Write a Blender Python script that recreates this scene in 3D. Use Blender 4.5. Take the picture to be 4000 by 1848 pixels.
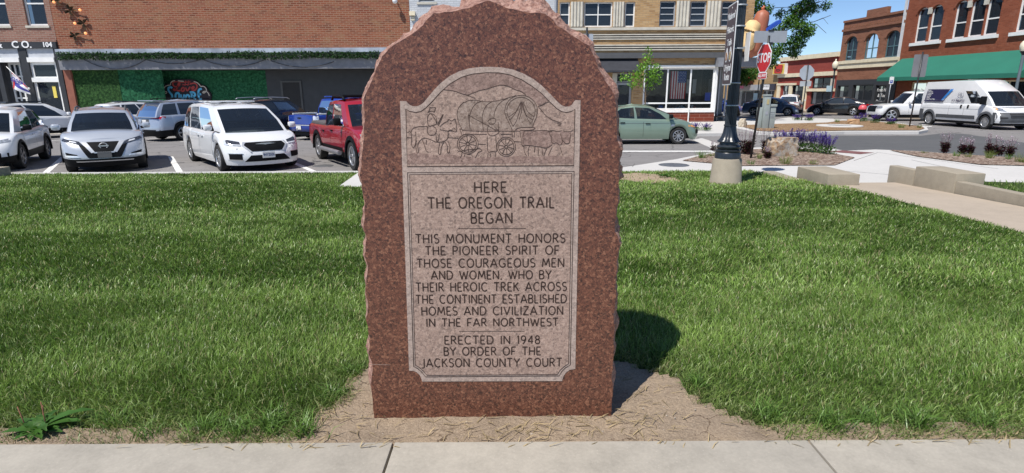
import bpy, bmesh, math, random
import numpy as np
from mathutils import Vector, Matrix, Euler
for o in list(bpy.data.objects): bpy.data.objects.remove(o)
SC = bpy.context.scene
COL = SC.collection
R = math.radians
rng = np.random.default_rng(7)
random.seed(7)
# ------------------------------------------------------------------ camera, sky, sun, exposure
F_PX, PITCH, ROLL, CAM_Z = 2200.0, 14.4, 0.3, 1.6
cam_d = bpy.data.cameras.new('camera'); cam = bpy.data.objects.new('camera', cam_d); COL.objects.link(cam)
cam_d.sensor_width = 36.0; cam_d.lens = F_PX/4000.0*36.0; cam_d.clip_start = 0.05; cam_d.clip_end = 3000
CAM_M = Matrix.Translation((0, 0, CAM_Z)) @ Matrix.Rotation(R(90-PITCH), 4, 'X') @ Matrix.Rotation(R(-ROLL), 4, 'Z')
cam.matrix_world = CAM_M
SC.camera = cam
SUN_EL, SUN_DIR = 58.0, Vector((-0.64, -0.77))     # the sun stands behind the viewer's left shoulder
world = bpy.data.worlds.new('World'); SC.world = world; world.use_nodes = True
wn = world.node_tree; bg = wn.nodes['Background']
sky = wn.nodes.new('ShaderNodeTexSky'); sky.sky_type = 'NISHITA'; sky.sun_disc = False
sky.sun_elevation = R(SUN_EL); sky.sun_rotation = math.atan2(SUN_DIR.x, SUN_DIR.y)
sky.altitude = 800; sky.air_density = 0.75; sky.dust_density = 0.0; sky.ozone_density = 5.0
wn.links.new(sky.outputs[0], bg.inputs[0]); bg.inputs[1].default_value = 0.10
sun_d = bpy.data.lights.new('sun', 'SUN'); sun_d.energy = 4.3; sun_d.angle = R(0.53); sun_d.color = (1.0, 0.955, 0.89)
sun = bpy.data.objects.new('sun', sun_d); COL.objects.link(sun)
ce = math.cos(R(SUN_EL)); sd = SUN_DIR.normalized()
to_sun = Vector((sd.x*ce, sd.y*ce, math.sin(R(SUN_EL))))
sun.rotation_euler = to_sun.to_track_quat('Z', 'Y').to_euler()
SC.view_settings.view_transform = 'Standard'; SC.view_settings.look = 'None'
SC.view_settings.exposure = 0.38; SC.view_settings.gamma = 1.0
SC.render.engine = 'CYCLES'; SC.cycles.max_bounces = 6; SC.cycles.transparent_max_bounces = 8

# ------------------------------------------------------------------ pixel helpers: a point of the photo to a real point of the place
def ray(x, y):
    d = CAM_M.to_3x3() @ Vector(((x-2000)/F_PX, -(y-924)/F_PX, -1))
    return Vector((0, 0, CAM_Z)), d
def G(x, y, z):                      # on the level z
    o, d = ray(x, y); return o + d*((z-o.z)/d.z)
def at(x, y, Y):                     # at the forward distance Y
    o, d = ray(x, y); return o + d*((Y-o.y)/d.y)
def on_plane(x, y, p, n):
    o, d = ray(x, y); return o + d*((Vector(p)-o).dot(n)/d.dot(n))

# ------------------------------------------------------------------ objects
def tag(o, label=None, cat=None, group=None, kind=None):
    if label: o['label'] = label
    if cat: o['category'] = cat
    if group: o['group'] = group
    if kind: o['kind'] = kind
    return o
def thing(name, label, cat, loc=(0, 0, 0), rz=0.0, group=None):
    o = bpy.data.objects.new(name, None); COL.objects.link(o)
    o.empty_display_size = 0.2; o.location = loc; o.rotation_euler = (0, 0, rz)
    return tag(o, label, cat, group)
def children(o): return [c for c in COL.objects if c.parent == o]
def copy_tree(o, parent=None):
    c = o.copy(); COL.objects.link(c)
    if parent: c.parent = parent
    for ch in children(o): copy_tree(ch, c)
    return c
def link_mesh(name, me, mats, parent=None, smooth=False):
    o = bpy.data.objects.new(name, me); COL.objects.link(o)
    for m in (mats if isinstance(mats, (list, tuple)) else [mats]): me.materials.append(m)
    if parent: o.parent = parent
    if smooth and len(me.polygons): me.polygons.foreach_set('use_smooth', np.ones(len(me.polygons), dtype=bool))
    return o
def smooth_by_angle(me, ang=40):
    bm = bmesh.new(); bm.from_mesh(me)
    for f in bm.faces: f.smooth = True
    for e in bm.edges:
        if len(e.link_faces) != 2 or e.calc_face_angle(0) > R(ang): e.smooth = False
    bm.to_mesh(me); bm.free()
def np_obj(name, V, F, mats, parent=None, smooth=False, col=None, mi=None):
    V = np.asarray(V, dtype=np.float32); F = np.asarray(F, dtype=np.int32); n = F.shape[1]
    me = bpy.data.meshes.new(name)
    me.vertices.add(len(V)); me.vertices.foreach_set('co', V.ravel())
    me.loops.add(F.size); me.loops.foreach_set('vertex_index', F.ravel())
    me.polygons.add(len(F)); me.polygons.foreach_set('loop_start', np.arange(0, F.size, n, dtype=np.int32))
    if mi is not None: me.polygons.foreach_set('material_index', np.asarray(mi, dtype=np.int32))
    me.update(calc_edges=True)
    if col is not None:
        a = me.color_attributes.new('Col', 'FLOAT_COLOR', 'POINT')
        c = np.ones((len(V), 4), dtype=np.float32); c[:, :3] = col; a.data.foreach_set('color', c.ravel())
    return link_mesh(name, me, mats, parent, smooth)
def grid_faces(nr, nc, close=False, off=0):
    F = []
    for i in range(nr-1):
        for j in range(nc if close else nc-1):
            k = (j+1) % nc
            F.append((off+i*nc+j, off+i*nc+k, off+(i+1)*nc+k, off+(i+1)*nc+j))
    return F

class MB:                            # collects shapes and links them as ONE mesh object
    def __init__(s): s.v = []; s.f = []; s.m = []; s.cur = 0
    def add(s, vs, fs):
        o = len(s.v); s.v += [tuple(p) for p in vs]
        for f in fs: s.f.append(tuple(o+i for i in f)); s.m.append(s.cur)
        return s
    def box(s, x0, x1, y0, y1, z0, z1, M=None, bev=0.0):
        if bev > 0:
            bm = bmesh.new(); bmesh.ops.create_cube(bm, size=1)
            for v in bm.verts: v.co = Vector(((x0+x1)/2+v.co.x*(x1-x0), (y0+y1)/2+v.co.y*(y1-y0), (z0+z1)/2+v.co.z*(z1-z0)))
            bmesh.ops.bevel(bm, geom=bm.edges[:], offset=bev, segments=2, profile=0.6, affect='EDGES')
            return s.bm(bm, M)
        vs = [Vector(p) for p in ((x0,y0,z0),(x1,y0,z0),(x1,y1,z0),(x0,y1,z0),(x0,y0,z1),(x1,y0,z1),(x1,y1,z1),(x0,y1,z1))]
        if M: vs = [M @ p for p in vs]
        return s.add(vs, ((0,3,2,1),(4,5,6,7),(0,1,5,4),(1,2,6,5),(2,3,7,6),(3,0,4,7)))
    def bm(s, bm, M=None):
        bm.verts.ensure_lookup_table(); bm.verts.index_update()
        vs = [(M @ v.co) if M else v.co.copy() for v in bm.verts]
        s.add(vs, [[v.index for v in f.verts] for f in bm.faces]); bm.free(); return s
    def tube(s, pts, rads, n=8, cap=True):
        pts = [Vector(p) for p in pts]
        if not isinstance(rads, (list, tuple)): rads = [rads]*len(pts)
        up = Vector((0, 0, 1)); rows = []
        for i, p in enumerate(pts):
            t = (pts[min(i+1, len(pts)-1)]-pts[max(i-1, 0)]).normalized()
            a = t.cross(up if abs(t.z) < 0.95 else Vector((1, 0, 0))).normalized(); b = t.cross(a)
            rows += [p+a*(rads[i]*math.cos(2*math.pi*k/n))+b*(rads[i]*math.sin(2*math.pi*k/n)) for k in range(n)]
        fs = grid_faces(len(pts), n, True)
        if cap: fs += [tuple(range(n))[::-1], tuple(range((len(pts)-1)*n, len(pts)*n))]
        return s.add(rows, fs)
    def lathe(s, prof, n=16, M=None, flute=0.0, nf=0, cap=True):   # prof: (r, z)
        vs = []
        for r, z in prof:
            for k in range(n):
                a = 2*math.pi*k/n; rr = r*(1-flute*(0.5-0.5*math.cos(nf*a))) if nf else r
                vs.append(Vector((rr*math.cos(a), rr*math.sin(a), z)))
        if M: vs = [M @ p for p in vs]
        fs = grid_faces(len(prof), n, True)
        if cap: fs += [tuple(range(n))[::-1], tuple(range((len(prof)-1)*n, len(prof)*n))]
        return s.add(vs, fs)
    def prism(s, poly, d0, d1, M=None):     # outline (a, b) in x, z; thickness along y from d0 to d1
        n = len(poly); vs = [Vector((a, d0, b)) for a, b in poly]+[Vector((a, d1, b)) for a, b in poly]
        if M: vs = [M @ p for p in vs]
        return s.add(vs, [tuple(range(n)), tuple(range(n, 2*n))[::-1]]+[(i, i+n, (i+1) % n+n, (i+1) % n) for i in range(n)])
    def slab(s, poly, z0, z1):              # ground outline (x, y), from z0 up to z1
        n = len(poly); vs = [(p[0], p[1], z1) for p in poly]+[(p[0], p[1], z0) for p in poly]
        return s.add(vs, [tuple(range(n)), tuple(range(n, 2*n))[::-1]]+[(i, i+n, (i+1) % n+n, (i+1) % n) for i in range(n)])
    def ribbon(s, pts, w, y, close=False):  # flat stroke in the x, z plane at depth y
        pts = [Vector(p) for p in pts]; n = len(pts); L = []; Rr = []
        for i in range(n):
            if close: a, b = pts[i-1], pts[(i+1) % n]
            else: a, b = pts[max(i-1, 0)], pts[min(i+1, n-1)]
            t = b-a
            if t.length < 1e-9: t = Vector((1, 0))
            t.normalize(); nn = Vector((-t.y, t.x))*(w/2)
            L.append(pts[i]+nn); Rr.append(pts[i]-nn)
        vs = [(p.x, y, p.y) for p in L]+[(p.x, y, p.y) for p in Rr]
        m = n if close else n-1
        return s.add(vs, [(i, (i+1) % n, n+(i+1) % n, n+i) for i in range(m)])
    def build(s, name, mat, parent=None, smooth=False, ang=None, loc=None, recalc=True):
        me = bpy.data.meshes.new(name); me.from_pydata([tuple(p) for p in s.v], [], s.f)
        if isinstance(mat, (list, tuple)): me.polygons.foreach_set('material_index', s.m)
        me.update()
        if recalc:
            bm = bmesh.new(); bm.from_mesh(me); bmesh.ops.recalc_face_normals(bm, faces=bm.faces[:]); bm.to_mesh(me); bm.free()
        o = link_mesh(name, me, mat, parent, smooth)
        if ang: smooth_by_angle(me, ang)
        if loc is not None: o.location = loc
        return o
def text_mesh(txt, size, ext=0.0, align='CENTER', sx=1.0, spacing=1.0, bold=0.0):
    cu = bpy.data.curves.new('t', 'FONT'); cu.body = txt; cu.size = size; cu.align_x = align; cu.align_y = 'CENTER'
    cu.extrude = ext; cu.space_character = spacing; cu.offset = bold; cu.resolution_u = 3
    ob = bpy.data.objects.new('t', cu); COL.objects.link(ob)
    dg = bpy.context.evaluated_depsgraph_get(); me = bpy.data.meshes.new_from_object(ob.evaluated_get(dg))
    bpy.data.objects.remove(ob); bpy.data.curves.remove(cu); me.materials.clear()
    me.transform(Matrix.Scale(sx, 4, (1, 0, 0)))
    return me
def text(name, txt, size, mat, parent, M, ext=0.002, sx=1.0, spacing=1.0, bold=0.0, align='CENTER'):
    """lettering standing on a surface: text x to the surface's right, text y to its up, M places it (local z is outwards)"""
    me = text_mesh(txt, size, ext, align, sx, spacing, bold); me.transform(M); me.name = name
    return link_mesh(name, me, mat, parent)
def face_M(x, y, z, rz=0.0):                # a text plane facing -y (rz turns it about z)
    return Matrix.Translation((x, y, z)) @ Matrix.Rotation(rz, 4, 'Z') @ Matrix.Rotation(R(90), 4, 'X')
def vnoise(x, y, seed=0):                   # value noise 0..1
    x = np.asarray(x, dtype=float); y = np.asarray(y, dtype=float)
    xi = np.floor(x).astype(np.int64); yi = np.floor(y).astype(np.int64); fx = x-xi; fy = y-yi
    fx = fx*fx*(3-2*fx); fy = fy*fy*(3-2*fy)
    def h(a, b):
        n = (a*374761393+b*668265263+seed*1442695041) & 0xffffffff
        n = ((n ^ (n >> 13))*1274126177) & 0xffffffff
        return ((n ^ (n >> 16)) & 0xffff)/65535.0
    return (h(xi, yi)*(1-fx)+h(xi+1, yi)*fx)*(1-fy)+(h(xi, yi+1)*(1-fx)+h(xi+1, yi+1)*fx)*fy

# ------------------------------------------------------------------ materials
def new_mat(name):
    m = bpy.data.materials.new(name); m.use_nodes = True
    nt = m.node_tree; b = nt.nodes['Principled BSDF']; return m, nt, b
def nd(nt, typ, **kw):
    n = nt.nodes.new(typ)
    for k, v in kw.items(): setattr(n, k, v)
    return n
def ramp(nt, fac, stops, interp='LINEAR'):
    r = nd(nt, 'ShaderNodeValToRGB'); r.color_ramp.interpolation = interp; e = r.color_ramp.elements
    while len(e) < len(stops): e.new(0.5)
    for i, (p, c) in enumerate(stops): e[i].position = p; e[i].color = (c[0], c[1], c[2], 1)
    if fac is not None: nt.links.new(fac, r.inputs[0])
    return r.outputs[0]
def noise(nt, vec, scale, detail=4, rough=0.55, out=0):
    n = nd(nt, 'ShaderNodeTexNoise'); n.inputs['Scale'].default_value = scale; n.inputs['Detail'].default_value = detail
    n.inputs['Roughness'].default_value = rough
    if vec is not None: nt.links.new(vec, n.inputs['Vector'])
    return n.outputs[out]
def objvec(nt): return nd(nt, 'ShaderNodeTexCoord').outputs['Object']
def mix(nt, fac, a, b, mode='MIX'):
    n = nd(nt, 'ShaderNodeMix', data_type='RGBA', blend_type=mode)
    for s, v in ((n.inputs[0], fac), (n.inputs[6], a), (n.inputs[7], b)):
        if isinstance(v, (int, float)): s.default_value = v
        elif isinstance(v, (tuple, list)): s.default_value = (v[0], v[1], v[2], 1)
        else: nt.links.new(v, s)
    return n.outputs[2]
def bump(nt, b, h, strength=0.3, dist=0.02):
    n = nd(nt, 'ShaderNodeBump'); n.inputs['Strength'].default_value = strength; n.inputs['Distance'].default_value = dist
    nt.links.new(h, n.inputs['Height']); nt.links.new(n.outputs[0], b.inputs['Normal'])
def sp(b, rough=0.5, metal=0.0, spec=0.5, coat=0.0):
    b.inputs['Roughness'].default_value = rough; b.inputs['Metallic'].default_value = metal
    b.inputs['Specular IOR Level'].default_value = spec; b.inputs['Coat Weight'].default_value = coat
    b.inputs['Coat Roughness'].default_value = 0.04
def plain(name, c, rough=0.5, metal=0.0, spec=0.5, coat=0.0, var=0.12, scale=3.0, bmp=0.0):
    m, nt, b = new_mat(name); sp(b, rough, metal, spec, coat); v = objvec(nt); f = noise(nt, v, scale, 5)
    lo = tuple(x*(1-var) for x in c); hi = tuple(min(1, x*(1+var)) for x in c)
    nt.links.new(ramp(nt, f, [(0.3, lo), (0.7, hi)]), b.inputs['Base Color'])
    if bmp: bump(nt, b, noise(nt, v, scale*12, 4), bmp, 0.01)
    return m
def paint(name, c, metal=0.0, rough=0.32, flake=0.0):
    m, nt, b = new_mat(name); sp(b, rough, metal, 0.5, 1.0)
    v = objvec(nt); f = noise(nt, v, 2.2, 5)
    nt.links.new(ramp(nt, f, [(0.25, tuple(x*0.93 for x in c)), (0.75, c)]), b.inputs['Base Color'])
    dirt = noise(nt, v, 9.0, 6)
    nt.links.new(ramp(nt, dirt, [(0.3, (rough*0.95,)*3), (0.75, (rough*1.08,)*3)]), b.inputs['Roughness'])
    return m
def concrete(name, c, stain=0.5, scale=1.0, bmp=0.25):
    m, nt, b = new_mat(name); sp(b, 0.85, 0, 0.3); v = objvec(nt)
    big = noise(nt, v, 0.9*scale, 6, 0.6); fine = noise(nt, v, 60*scale, 3, 0.7); mid = noise(nt, v, 6*scale, 6, 0.65)
    k = 1-0.28*stain
    c1 = ramp(nt, big, [(0.25, tuple(x*k for x in c)), (0.5, c), (0.8, tuple(min(1, x*1.06) for x in c))])
    c2 = mix(nt, 0.35*stain, c1, ramp(nt, mid, [(0.35, tuple(x*0.66 for x in c)), (0.62, tuple(min(1, x*1.1) for x in c))]))
    sk = nd(nt, 'ShaderNodeTexVoronoi'); sk.inputs['Scale'].default_value = 38*scale; nt.links.new(v, sk.inputs['Vector']); c2 = mix(nt, ramp(nt, sk.outputs['Distance'], [(0.07, (0.55,)*3), (0.15, (0, 0, 0))]), c2, tuple(min(1, x*1.35) for x in c)); c2 = mix(nt, ramp(nt, noise(nt, v, 2.6*scale, 8, 0.75), [(0.60, (0, 0, 0)), (0.72, (0.5*stain,)*3)]), c2, tuple(x*0.55 for x in c))
    c3 = mix(nt, 0.3, c2, ramp(nt, fine, [(0.3, tuple(x*0.72 for x in c)), (0.55, c), (0.8, tuple(min(1, x*1.25) for x in c))]))
    nt.links.new(c3, b.inputs['Base Color']); bump(nt, b, fine, bmp, 0.004)
    return m
def brick(name, cols, mortar, bw=0.30, bh=0.105, ms=0.012, patch=None, rough=0.9):
    m, nt, b = new_mat(name); sp(b, rough, 0, 0.2); v = objvec(nt)
    s = nd(nt, 'ShaderNodeSeparateXYZ'); nt.links.new(v, s.inputs[0])
    ad = nd(nt, 'ShaderNodeMath', operation='ADD'); nt.links.new(s.outputs[0], ad.inputs[0]); nt.links.new(s.outputs[1], ad.inputs[1])
    cb = nd(nt, 'ShaderNodeCombineXYZ'); nt.links.new(ad.outputs[0], cb.inputs[0]); nt.links.new(s.outputs[2], cb.inputs[1])
    br = nd(nt, 'ShaderNodeTexBrick'); nt.links.new(cb.outputs[0], br.inputs['Vector'])
    br.inputs['Scale'].default_value = 1.0; br.inputs['Brick Width'].default_value = bw; br.inputs['Row Height'].default_value = bh
    br.inputs['Mortar Size'].default_value = ms; br.inputs['Mortar Smooth'].default_value = 0.3; br.inputs['Bias'].default_value = 0.0
    br.inputs['Color1'].default_value = (0, 0, 0, 1); br.inputs['Color2'].default_value = (1, 1, 1, 1); br.inputs['Mortar'].default_value = (0, 0, 0, 1)
    n = len(cols); cc = ramp(nt, br.outputs['Color'], [((i+0.02)/max(n-1, 1) if i < n-1 else 1.0, c) for i, c in enumerate(cols)])
    big = noise(nt, v, 0.5, 6, 0.6)
    cc = mix(nt, 0.45, cc, ramp(nt, big, [(0.3, cols[0]), (0.7, cols[-1])]))
    if patch: cc = mix(nt, ramp(nt, noise(nt, v, 1.3, 7, 0.7), [(0.55, (0, 0, 0)), (0.68, (0.75,)*3)]), cc, patch)
    cc = mix(nt, br.outputs['Fac'], cc, mortar)
    gr = noise(nt, v, 25, 4, 0.7)
    cc = mix(nt, 0.5, cc, ramp(nt, gr, [(0.3, (0.6,)*3), (0.7, (1.0,)*3)]), 'MULTIPLY')
    nt.links.new(cc, b.inputs['Base Color'])
    iv = nd(nt, 'ShaderNodeMath', operation='SUBTRACT'); iv.inputs[0].default_value = 1; nt.links.new(br.outputs['Fac'], iv.inputs[1])
    bump(nt, b, iv.outputs[0], 0.5, 0.012)
    return m
def glass(name, tint=(0.25, 0.28, 0.28), dark=0.55, rough=0.02):
    m, nt, b = new_mat(name); nt.nodes.remove(b); out = nt.nodes['Material Output']
    tr = nd(nt, 'ShaderNodeBsdfTransparent'); tr.inputs[0].default_value = (*tint, 1)
    gl = nd(nt, 'ShaderNodeBsdfGlossy'); gl.inputs['Roughness'].default_value = rough; gl.inputs[0].default_value = (0.95, 0.97, 1, 1)
    fr = nd(nt, 'ShaderNodeFresnel'); fr.inputs[0].default_value = 1.42
    bn = nd(nt, 'ShaderNodeBump'); bn.inputs['Strength'].default_value = 0.06; bn.inputs['Distance'].default_value = 0.05
    nt.links.new(noise(nt, objvec(nt), 1.2, 2), bn.inputs['Height']); nt.links.new(bn.outputs[0], gl.inputs['Normal'])
    df = nd(nt, 'ShaderNodeBsdfDiffuse'); df.inputs[0].default_value = (0.038, 0.050, 0.068, 1)
    m1 = nd(nt, 'ShaderNodeMixShader'); m1.inputs[0].default_value = dark; nt.links.new(tr.outputs[0], m1.inputs[1]); nt.links.new(df.outputs[0], m1.inputs[2])
    m2 = nd(nt, 'ShaderNodeMixShader'); nt.links.new(fr.outputs[0], m2.inputs[0]); nt.links.new(m1.outputs[0], m2.inputs[1]); nt.links.new(gl.outputs[0], m2.inputs[2])
    nt.links.new(m2.outputs[0], out.inputs[0]); return m
def leafmat(name, trans=0.35, rough=0.5):
    m, nt, b = new_mat(name); out = nt.nodes['Material Output']; sp(b, rough, 0, 0.35)
    at_ = nd(nt, 'ShaderNodeAttribute', attribute_name='Col'); nt.links.new(at_.outputs[0], b.inputs['Base Color'])
    t = nd(nt, 'ShaderNodeBsdfTranslucent'); nt.links.new(mix(nt, 0.5, at_.outputs[0], (0.9, 1.0, 0.35), 'MULTIPLY'), t.inputs[0])
    mx = nd(nt, 'ShaderNodeMixShader'); mx.inputs[0].default_value = trans
    nt.links.new(b.outputs[0], mx.inputs[1]); nt.links.new(t.outputs[0], mx.inputs[2]); nt.links.new(mx.outputs[0], out.inputs[0])
    return m
M = {}
M['leaf'] = leafmat('leaf_surface')
M['grass'] = leafmat('grass_blade', 0.3, 0.36)
M['concrete_near'] = concrete('old_concrete', (0.405, 0.372, 0.315), 1.3)
M['concrete_new'] = concrete('new_concrete', (0.55, 0.535, 0.51), 0.45, 0.6)
M['concrete_tan'] = concrete('tan_concrete', (0.42, 0.352, 0.278), 0.7, 0.7)
M['concrete_block'] = concrete('cast_concrete', (0.35, 0.305, 0.235), 1.0, 1.4, 0.5)
M['joint'] = plain('joint_grime', (0.05, 0.045, 0.04), 0.95)
M['white_line'] = plain('road_paint', (0.72, 0.71, 0.68), 0.7, var=0.15, scale=9)
M['black_metal'] = plain('black_metal', (0.018, 0.02, 0.024), 0.38, 0.0, 0.5, var=0.25, scale=6)
M['iron'] = plain('painted_iron', (0.022, 0.028, 0.036), 0.34, 0.0, 0.6, var=0.3, scale=8, bmp=0.1)
M['white_trim'] = plain('white_trim', (0.78, 0.78, 0.76), 0.5, var=0.06)
M['cream'] = plain('cream_trim', (0.72, 0.64, 0.46), 0.6, var=0.1)
M['grey_trim'] = plain('grey_trim', (0.34, 0.36, 0.39), 0.6, var=0.12)
M['steel'] = plain('galvanised_steel', (0.42, 0.45, 0.48), 0.45, 0.4, var=0.1, scale=10)
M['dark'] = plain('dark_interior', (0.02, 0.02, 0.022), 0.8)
M['black_flat'] = plain('black_painted_wall', (0.028, 0.03, 0.034), 0.55, var=0.15)
M['stone_trim'] = plain('limestone', (0.52, 0.49, 0.42), 0.8, var=0.14, scale=2.5, bmp=0.15)
M['pane'] = glass('window_pane', (0.5, 0.53, 0.55), 0.45)
M['white_paint'] = plain('lettering_white', (0.8, 0.8, 0.8), 0.5, var=0.04)
M['bark'] = plain('bark', (0.16, 0.11, 0.07), 0.9, var=0.35, scale=14, bmp=0.6)
# ------------------------------------------------------------------ ground, road, pavements, lawn
ZS, ZP = -0.40, -0.27
def zl(y): return -0.25*np.clip((np.asarray(y, dtype=float)-5.0)/8.4, 0, 1)
def struct(o): return tag(o, kind='structure')
def W(pts, z): return [G(x, y, z).xy for x, y in pts]
def asphalt(name, c, crack=0.5):
    m, nt, b = new_mat(name); sp(b, 0.9, 0, 0.25); v = objvec(nt)
    big = noise(nt, v, 0.25, 6, 0.6); mid = noise(nt, v, 2.0, 6, 0.7); fine = noise(nt, v, 45, 3, 0.8)
    c1 = ramp(nt, big, [(0.3, tuple(x*0.75 for x in c)), (0.7, tuple(x*1.15 for x in c))])
    c1 = mix(nt, 0.4, c1, ramp(nt, mid, [(0.3, tuple(x*0.7 for x in c)), (0.7, tuple(x*1.3 for x in c))]))
    c1 = mix(nt, 0.4, c1, ramp(nt, fine, [(0.3, tuple(x*0.5 for x in c)), (0.7, tuple(x*1.6 for x in c))]))
    vo = nd(nt, 'ShaderNodeTexVoronoi', feature='DISTANCE_TO_EDGE'); vo.inputs['Scale'].default_value = 0.45
    wv = nd(nt, 'ShaderNodeVectorMath', operation='ADD'); nt.links.new(v, wv.inputs[0]); nt.links.new(noise(nt, v, 1.2, 4, 0.6, 1), wv.inputs[1])
    nt.links.new(wv.outputs[0], vo.inputs['Vector'])
    c1 = mix(nt, ramp(nt, vo.outputs[0], [(0.004, (crack,)*3), (0.012, (0, 0, 0))]), c1, (0.03, 0.03, 0.03))
    nt.links.new(c1, b.inputs['Base Color']); bump(nt, b, fine, 0.4, 0.006); return m
M['asphalt'] = asphalt('old_asphalt', (0.215, 0.205, 0.20), 0.6)
M['asphalt_dark'] = asphalt('fresh_asphalt', (0.105, 0.107, 0.11), 0.1)
def mulch(name, a, b_, c):
    m, nt, b = new_mat(name); sp(b, 0.95, 0, 0.1); v = objvec(nt)
    vo = nd(nt, 'ShaderNodeTexVoronoi'); vo.inputs['Scale'].default_value = 16; vo.inputs['Randomness'].default_value = 1
    mp = nd(nt, 'ShaderNodeMapping'); mp.inputs['Scale'].default_value = (1, 1.8, 1); nt.links.new(v, mp.inputs[0]); nt.links.new(mp.outputs[0], vo.inputs['Vector'])
    s = nd(nt, 'ShaderNodeSeparateColor'); nt.links.new(vo.outputs['Color'], s.inputs[0])
    nt.links.new(ramp(nt, s.outputs[0], [(0.1, a), (0.5, b_), (0.9, c)]), b.inputs['Base Color'])
    bump(nt, b, vo.outputs['Distance'], 1.0, 0.05); return m
M['mulch'] = mulch('bark_mulch', (0.10, 0.06, 0.045), (0.30, 0.21, 0.16), (0.50, 0.41, 0.34))
M['mulch_far'] = mulch('brown_mulch', (0.16, 0.09, 0.045), (0.33, 0.21, 0.12), (0.45, 0.32, 0.2))
def flat(name, poly, z, mat, thick=0.0):
    b = MB()
    if thick: b.slab(poly, z-thick, z)
    else: b.add([(p[0], p[1], z) for p in poly], [tuple(range(len(poly)))])
    return struct(b.build(name, mat))
M['far_ground'] = plain('far_ground', (0.17, 0.165, 0.155), 0.95, var=0.2, scale=0.2)
flat('ground', [(-1500, -300), (1500, -300), (1500, 2500), (-1500, 2500)], ZS-0.06, M['far_ground'])
flat('road', [(-75, 13.0), (75, 13.0), (75, 140), (-75, 140)], ZS, M['asphalt'])
flat('fresh_road', W([(3075, 532), (3300, 531), (3600, 531), (3680, 521), (3760, 523), (3850, 536), (4060, 566), (4300, 590), (4300, 700), (3560, 600), (3420, 596), (3300, 592), (3230, 566)], ZS), ZS+0.004, M['asphalt_dark'])
# near pavement: separate cast slabs with open joints
jx = [-0.56+1.945*k for k in range(-9, 10)]
b = MB()
for i in range(len(jx)-1): b.box(jx[i]+0.005, jx[i+1]-0.005, -3.0, 2.32+0.0, -0.1, 0.012, bev=0.006)
struct(b.build('sidewalk', M['concrete_near'], smooth=True, ang=30))
flat('joint_bed', [(-20, -3), (20, -3), (20, 2.31), (-20, 2.31)], -0.035, M['joint'])
# lawn bed (soil and thatch under the blades)
m, nt, b_ = new_mat('lawn_soil'); sp(b_, 0.95, 0, 0.1); v = objvec(nt)
nt.links.new(mix(nt, 0.5, ramp(nt, noise(nt, v, 6, 5), [(0.3, (0.028, 0.05, 0.014)), (0.7, (0.05, 0.085, 0.022))]), ramp(nt, noise(nt, v, 60, 3), [(0.3, (0.02, 0.035, 0.012)), (0.7, (0.09, 0.12, 0.04))])), b_.inputs['Base Color'])
M['soil'] = m
def xr(y): return np.interp(y, [2, 6.46, 10.6, 10.7, 11.9, 12.0, 13.45], [6.0, 6.05, 6.3, 6.03, 6.03, 6.0, 5.7])
ys = np.concatenate([np.linspace(2.3, 10.6, 24), np.linspace(10.72, 13.45, 10)])
V = []; NX = 40
for y in ys:
    for k in range(NX+1): V.append((-34+(xr(y)+34)*k/NX, y, float(zl(y))-0.012))
F = grid_faces(len(ys), NX+1)
struct(np_obj('lawn', V, F, M['soil']))
flat('lawn_skirt', [(-34, 2.2), (6.2, 2.2), (6.2, 13.3), (-34, 13.3)], ZS+0.1, M['soil'])
# kerb along the far edge of the lawn, left of the monument
b = MB(); b.box(-34, 0.3, 13.46, 13.66, ZS-0.05, -0.235, bev=0.02); struct(b.build('kerb', M['concrete_new'], smooth=True, ang=30))
flat('gutter', [(-34, 13.66), (0.3, 13.66), (0.3, 13.95), (-34, 13.95)], ZS+0.004, M['concrete_near'])
# corner bulb: pale new concrete with planting beds
bulb = [(-1.9, 13.46), (-1.55, 12.15), (-1.2, 11.75), (0.0, 11.7)]
bulb = W([(1425, 663), (1325, 728), (1440, 732)], -0.25)+[(1.2, 13.2)]+W([(2440, 664)], ZP)+W([(2780, 662)], ZP)
right = W([(2425, 655), (2640, 622), (2735, 603), (2860, 581), (3060, 571), (3225, 577), (3300, 589), (3420, 584), (3560, 589), (3800, 605), (4100, 626), (4500, 655)], ZP)
near = [(14.0, 9.2), (9.6, 10.2), (8.2, 10.75), (7.58, 10.65), (7.58, 11.1), (6.64, 11.1), (6.64, 11.95), (6.02, 12.0), (5.7, 13.46), (2.6, 13.5)]
b = MB(); b.slab([(p[0], p[1]) for p in right]+near, ZS-0.05, ZP); struct(b.build('plaza', M['concrete_new']))
RAMP = np.array([tuple(p) for p in W([(1322, 729), (1414, 664), (1560, 664), (1560, 732)], -0.19)])
b = MB(); b.slab([tuple(p) for p in RAMP], ZS, -0.187)
struct(b.build('ramp', M['concrete_new']))
# paving joints scored in the plaza
b = MB()
for p0, p1 in (((3335, 628), (3430, 596)), ((3430, 596), (3900, 660)), ((3700, 655), (3560, 625)), ((2470, 652), (2480, 640)), ((3300, 668), (3560, 690))):
    a, c = G(*p0, ZP), G(*p1, ZP); t = (c-a).normalized(); n = Vector((-t.y, t.x, 0))*0.008
    b.add([a+n+Vector((0, 0, .003)), c+n+Vector((0, 0, .003)), c-n+Vector((0, 0, .003)), a-n+Vector((0, 0, .003))], [(0, 1, 2, 3)])
struct(b.build('paving_joint', M['joint']))
flat('planting_bed', W([(2665, 629), (2740, 609), (2862, 588), (3060, 580), (3180, 586), (3245, 600), (3340, 617), (3262, 647), (3100, 648), (2940, 649), (2860, 650), (2788, 640)], ZP), ZP+0.02, M['mulch'])
flat('planting_bed', W([(3474, 588), (3560, 592), (3800, 608), (4000, 620), (4300, 640), (4300, 668), (4000, 649), (3830, 645), (3583, 613)], ZP), ZP+0.02, M['mulch'])
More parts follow.
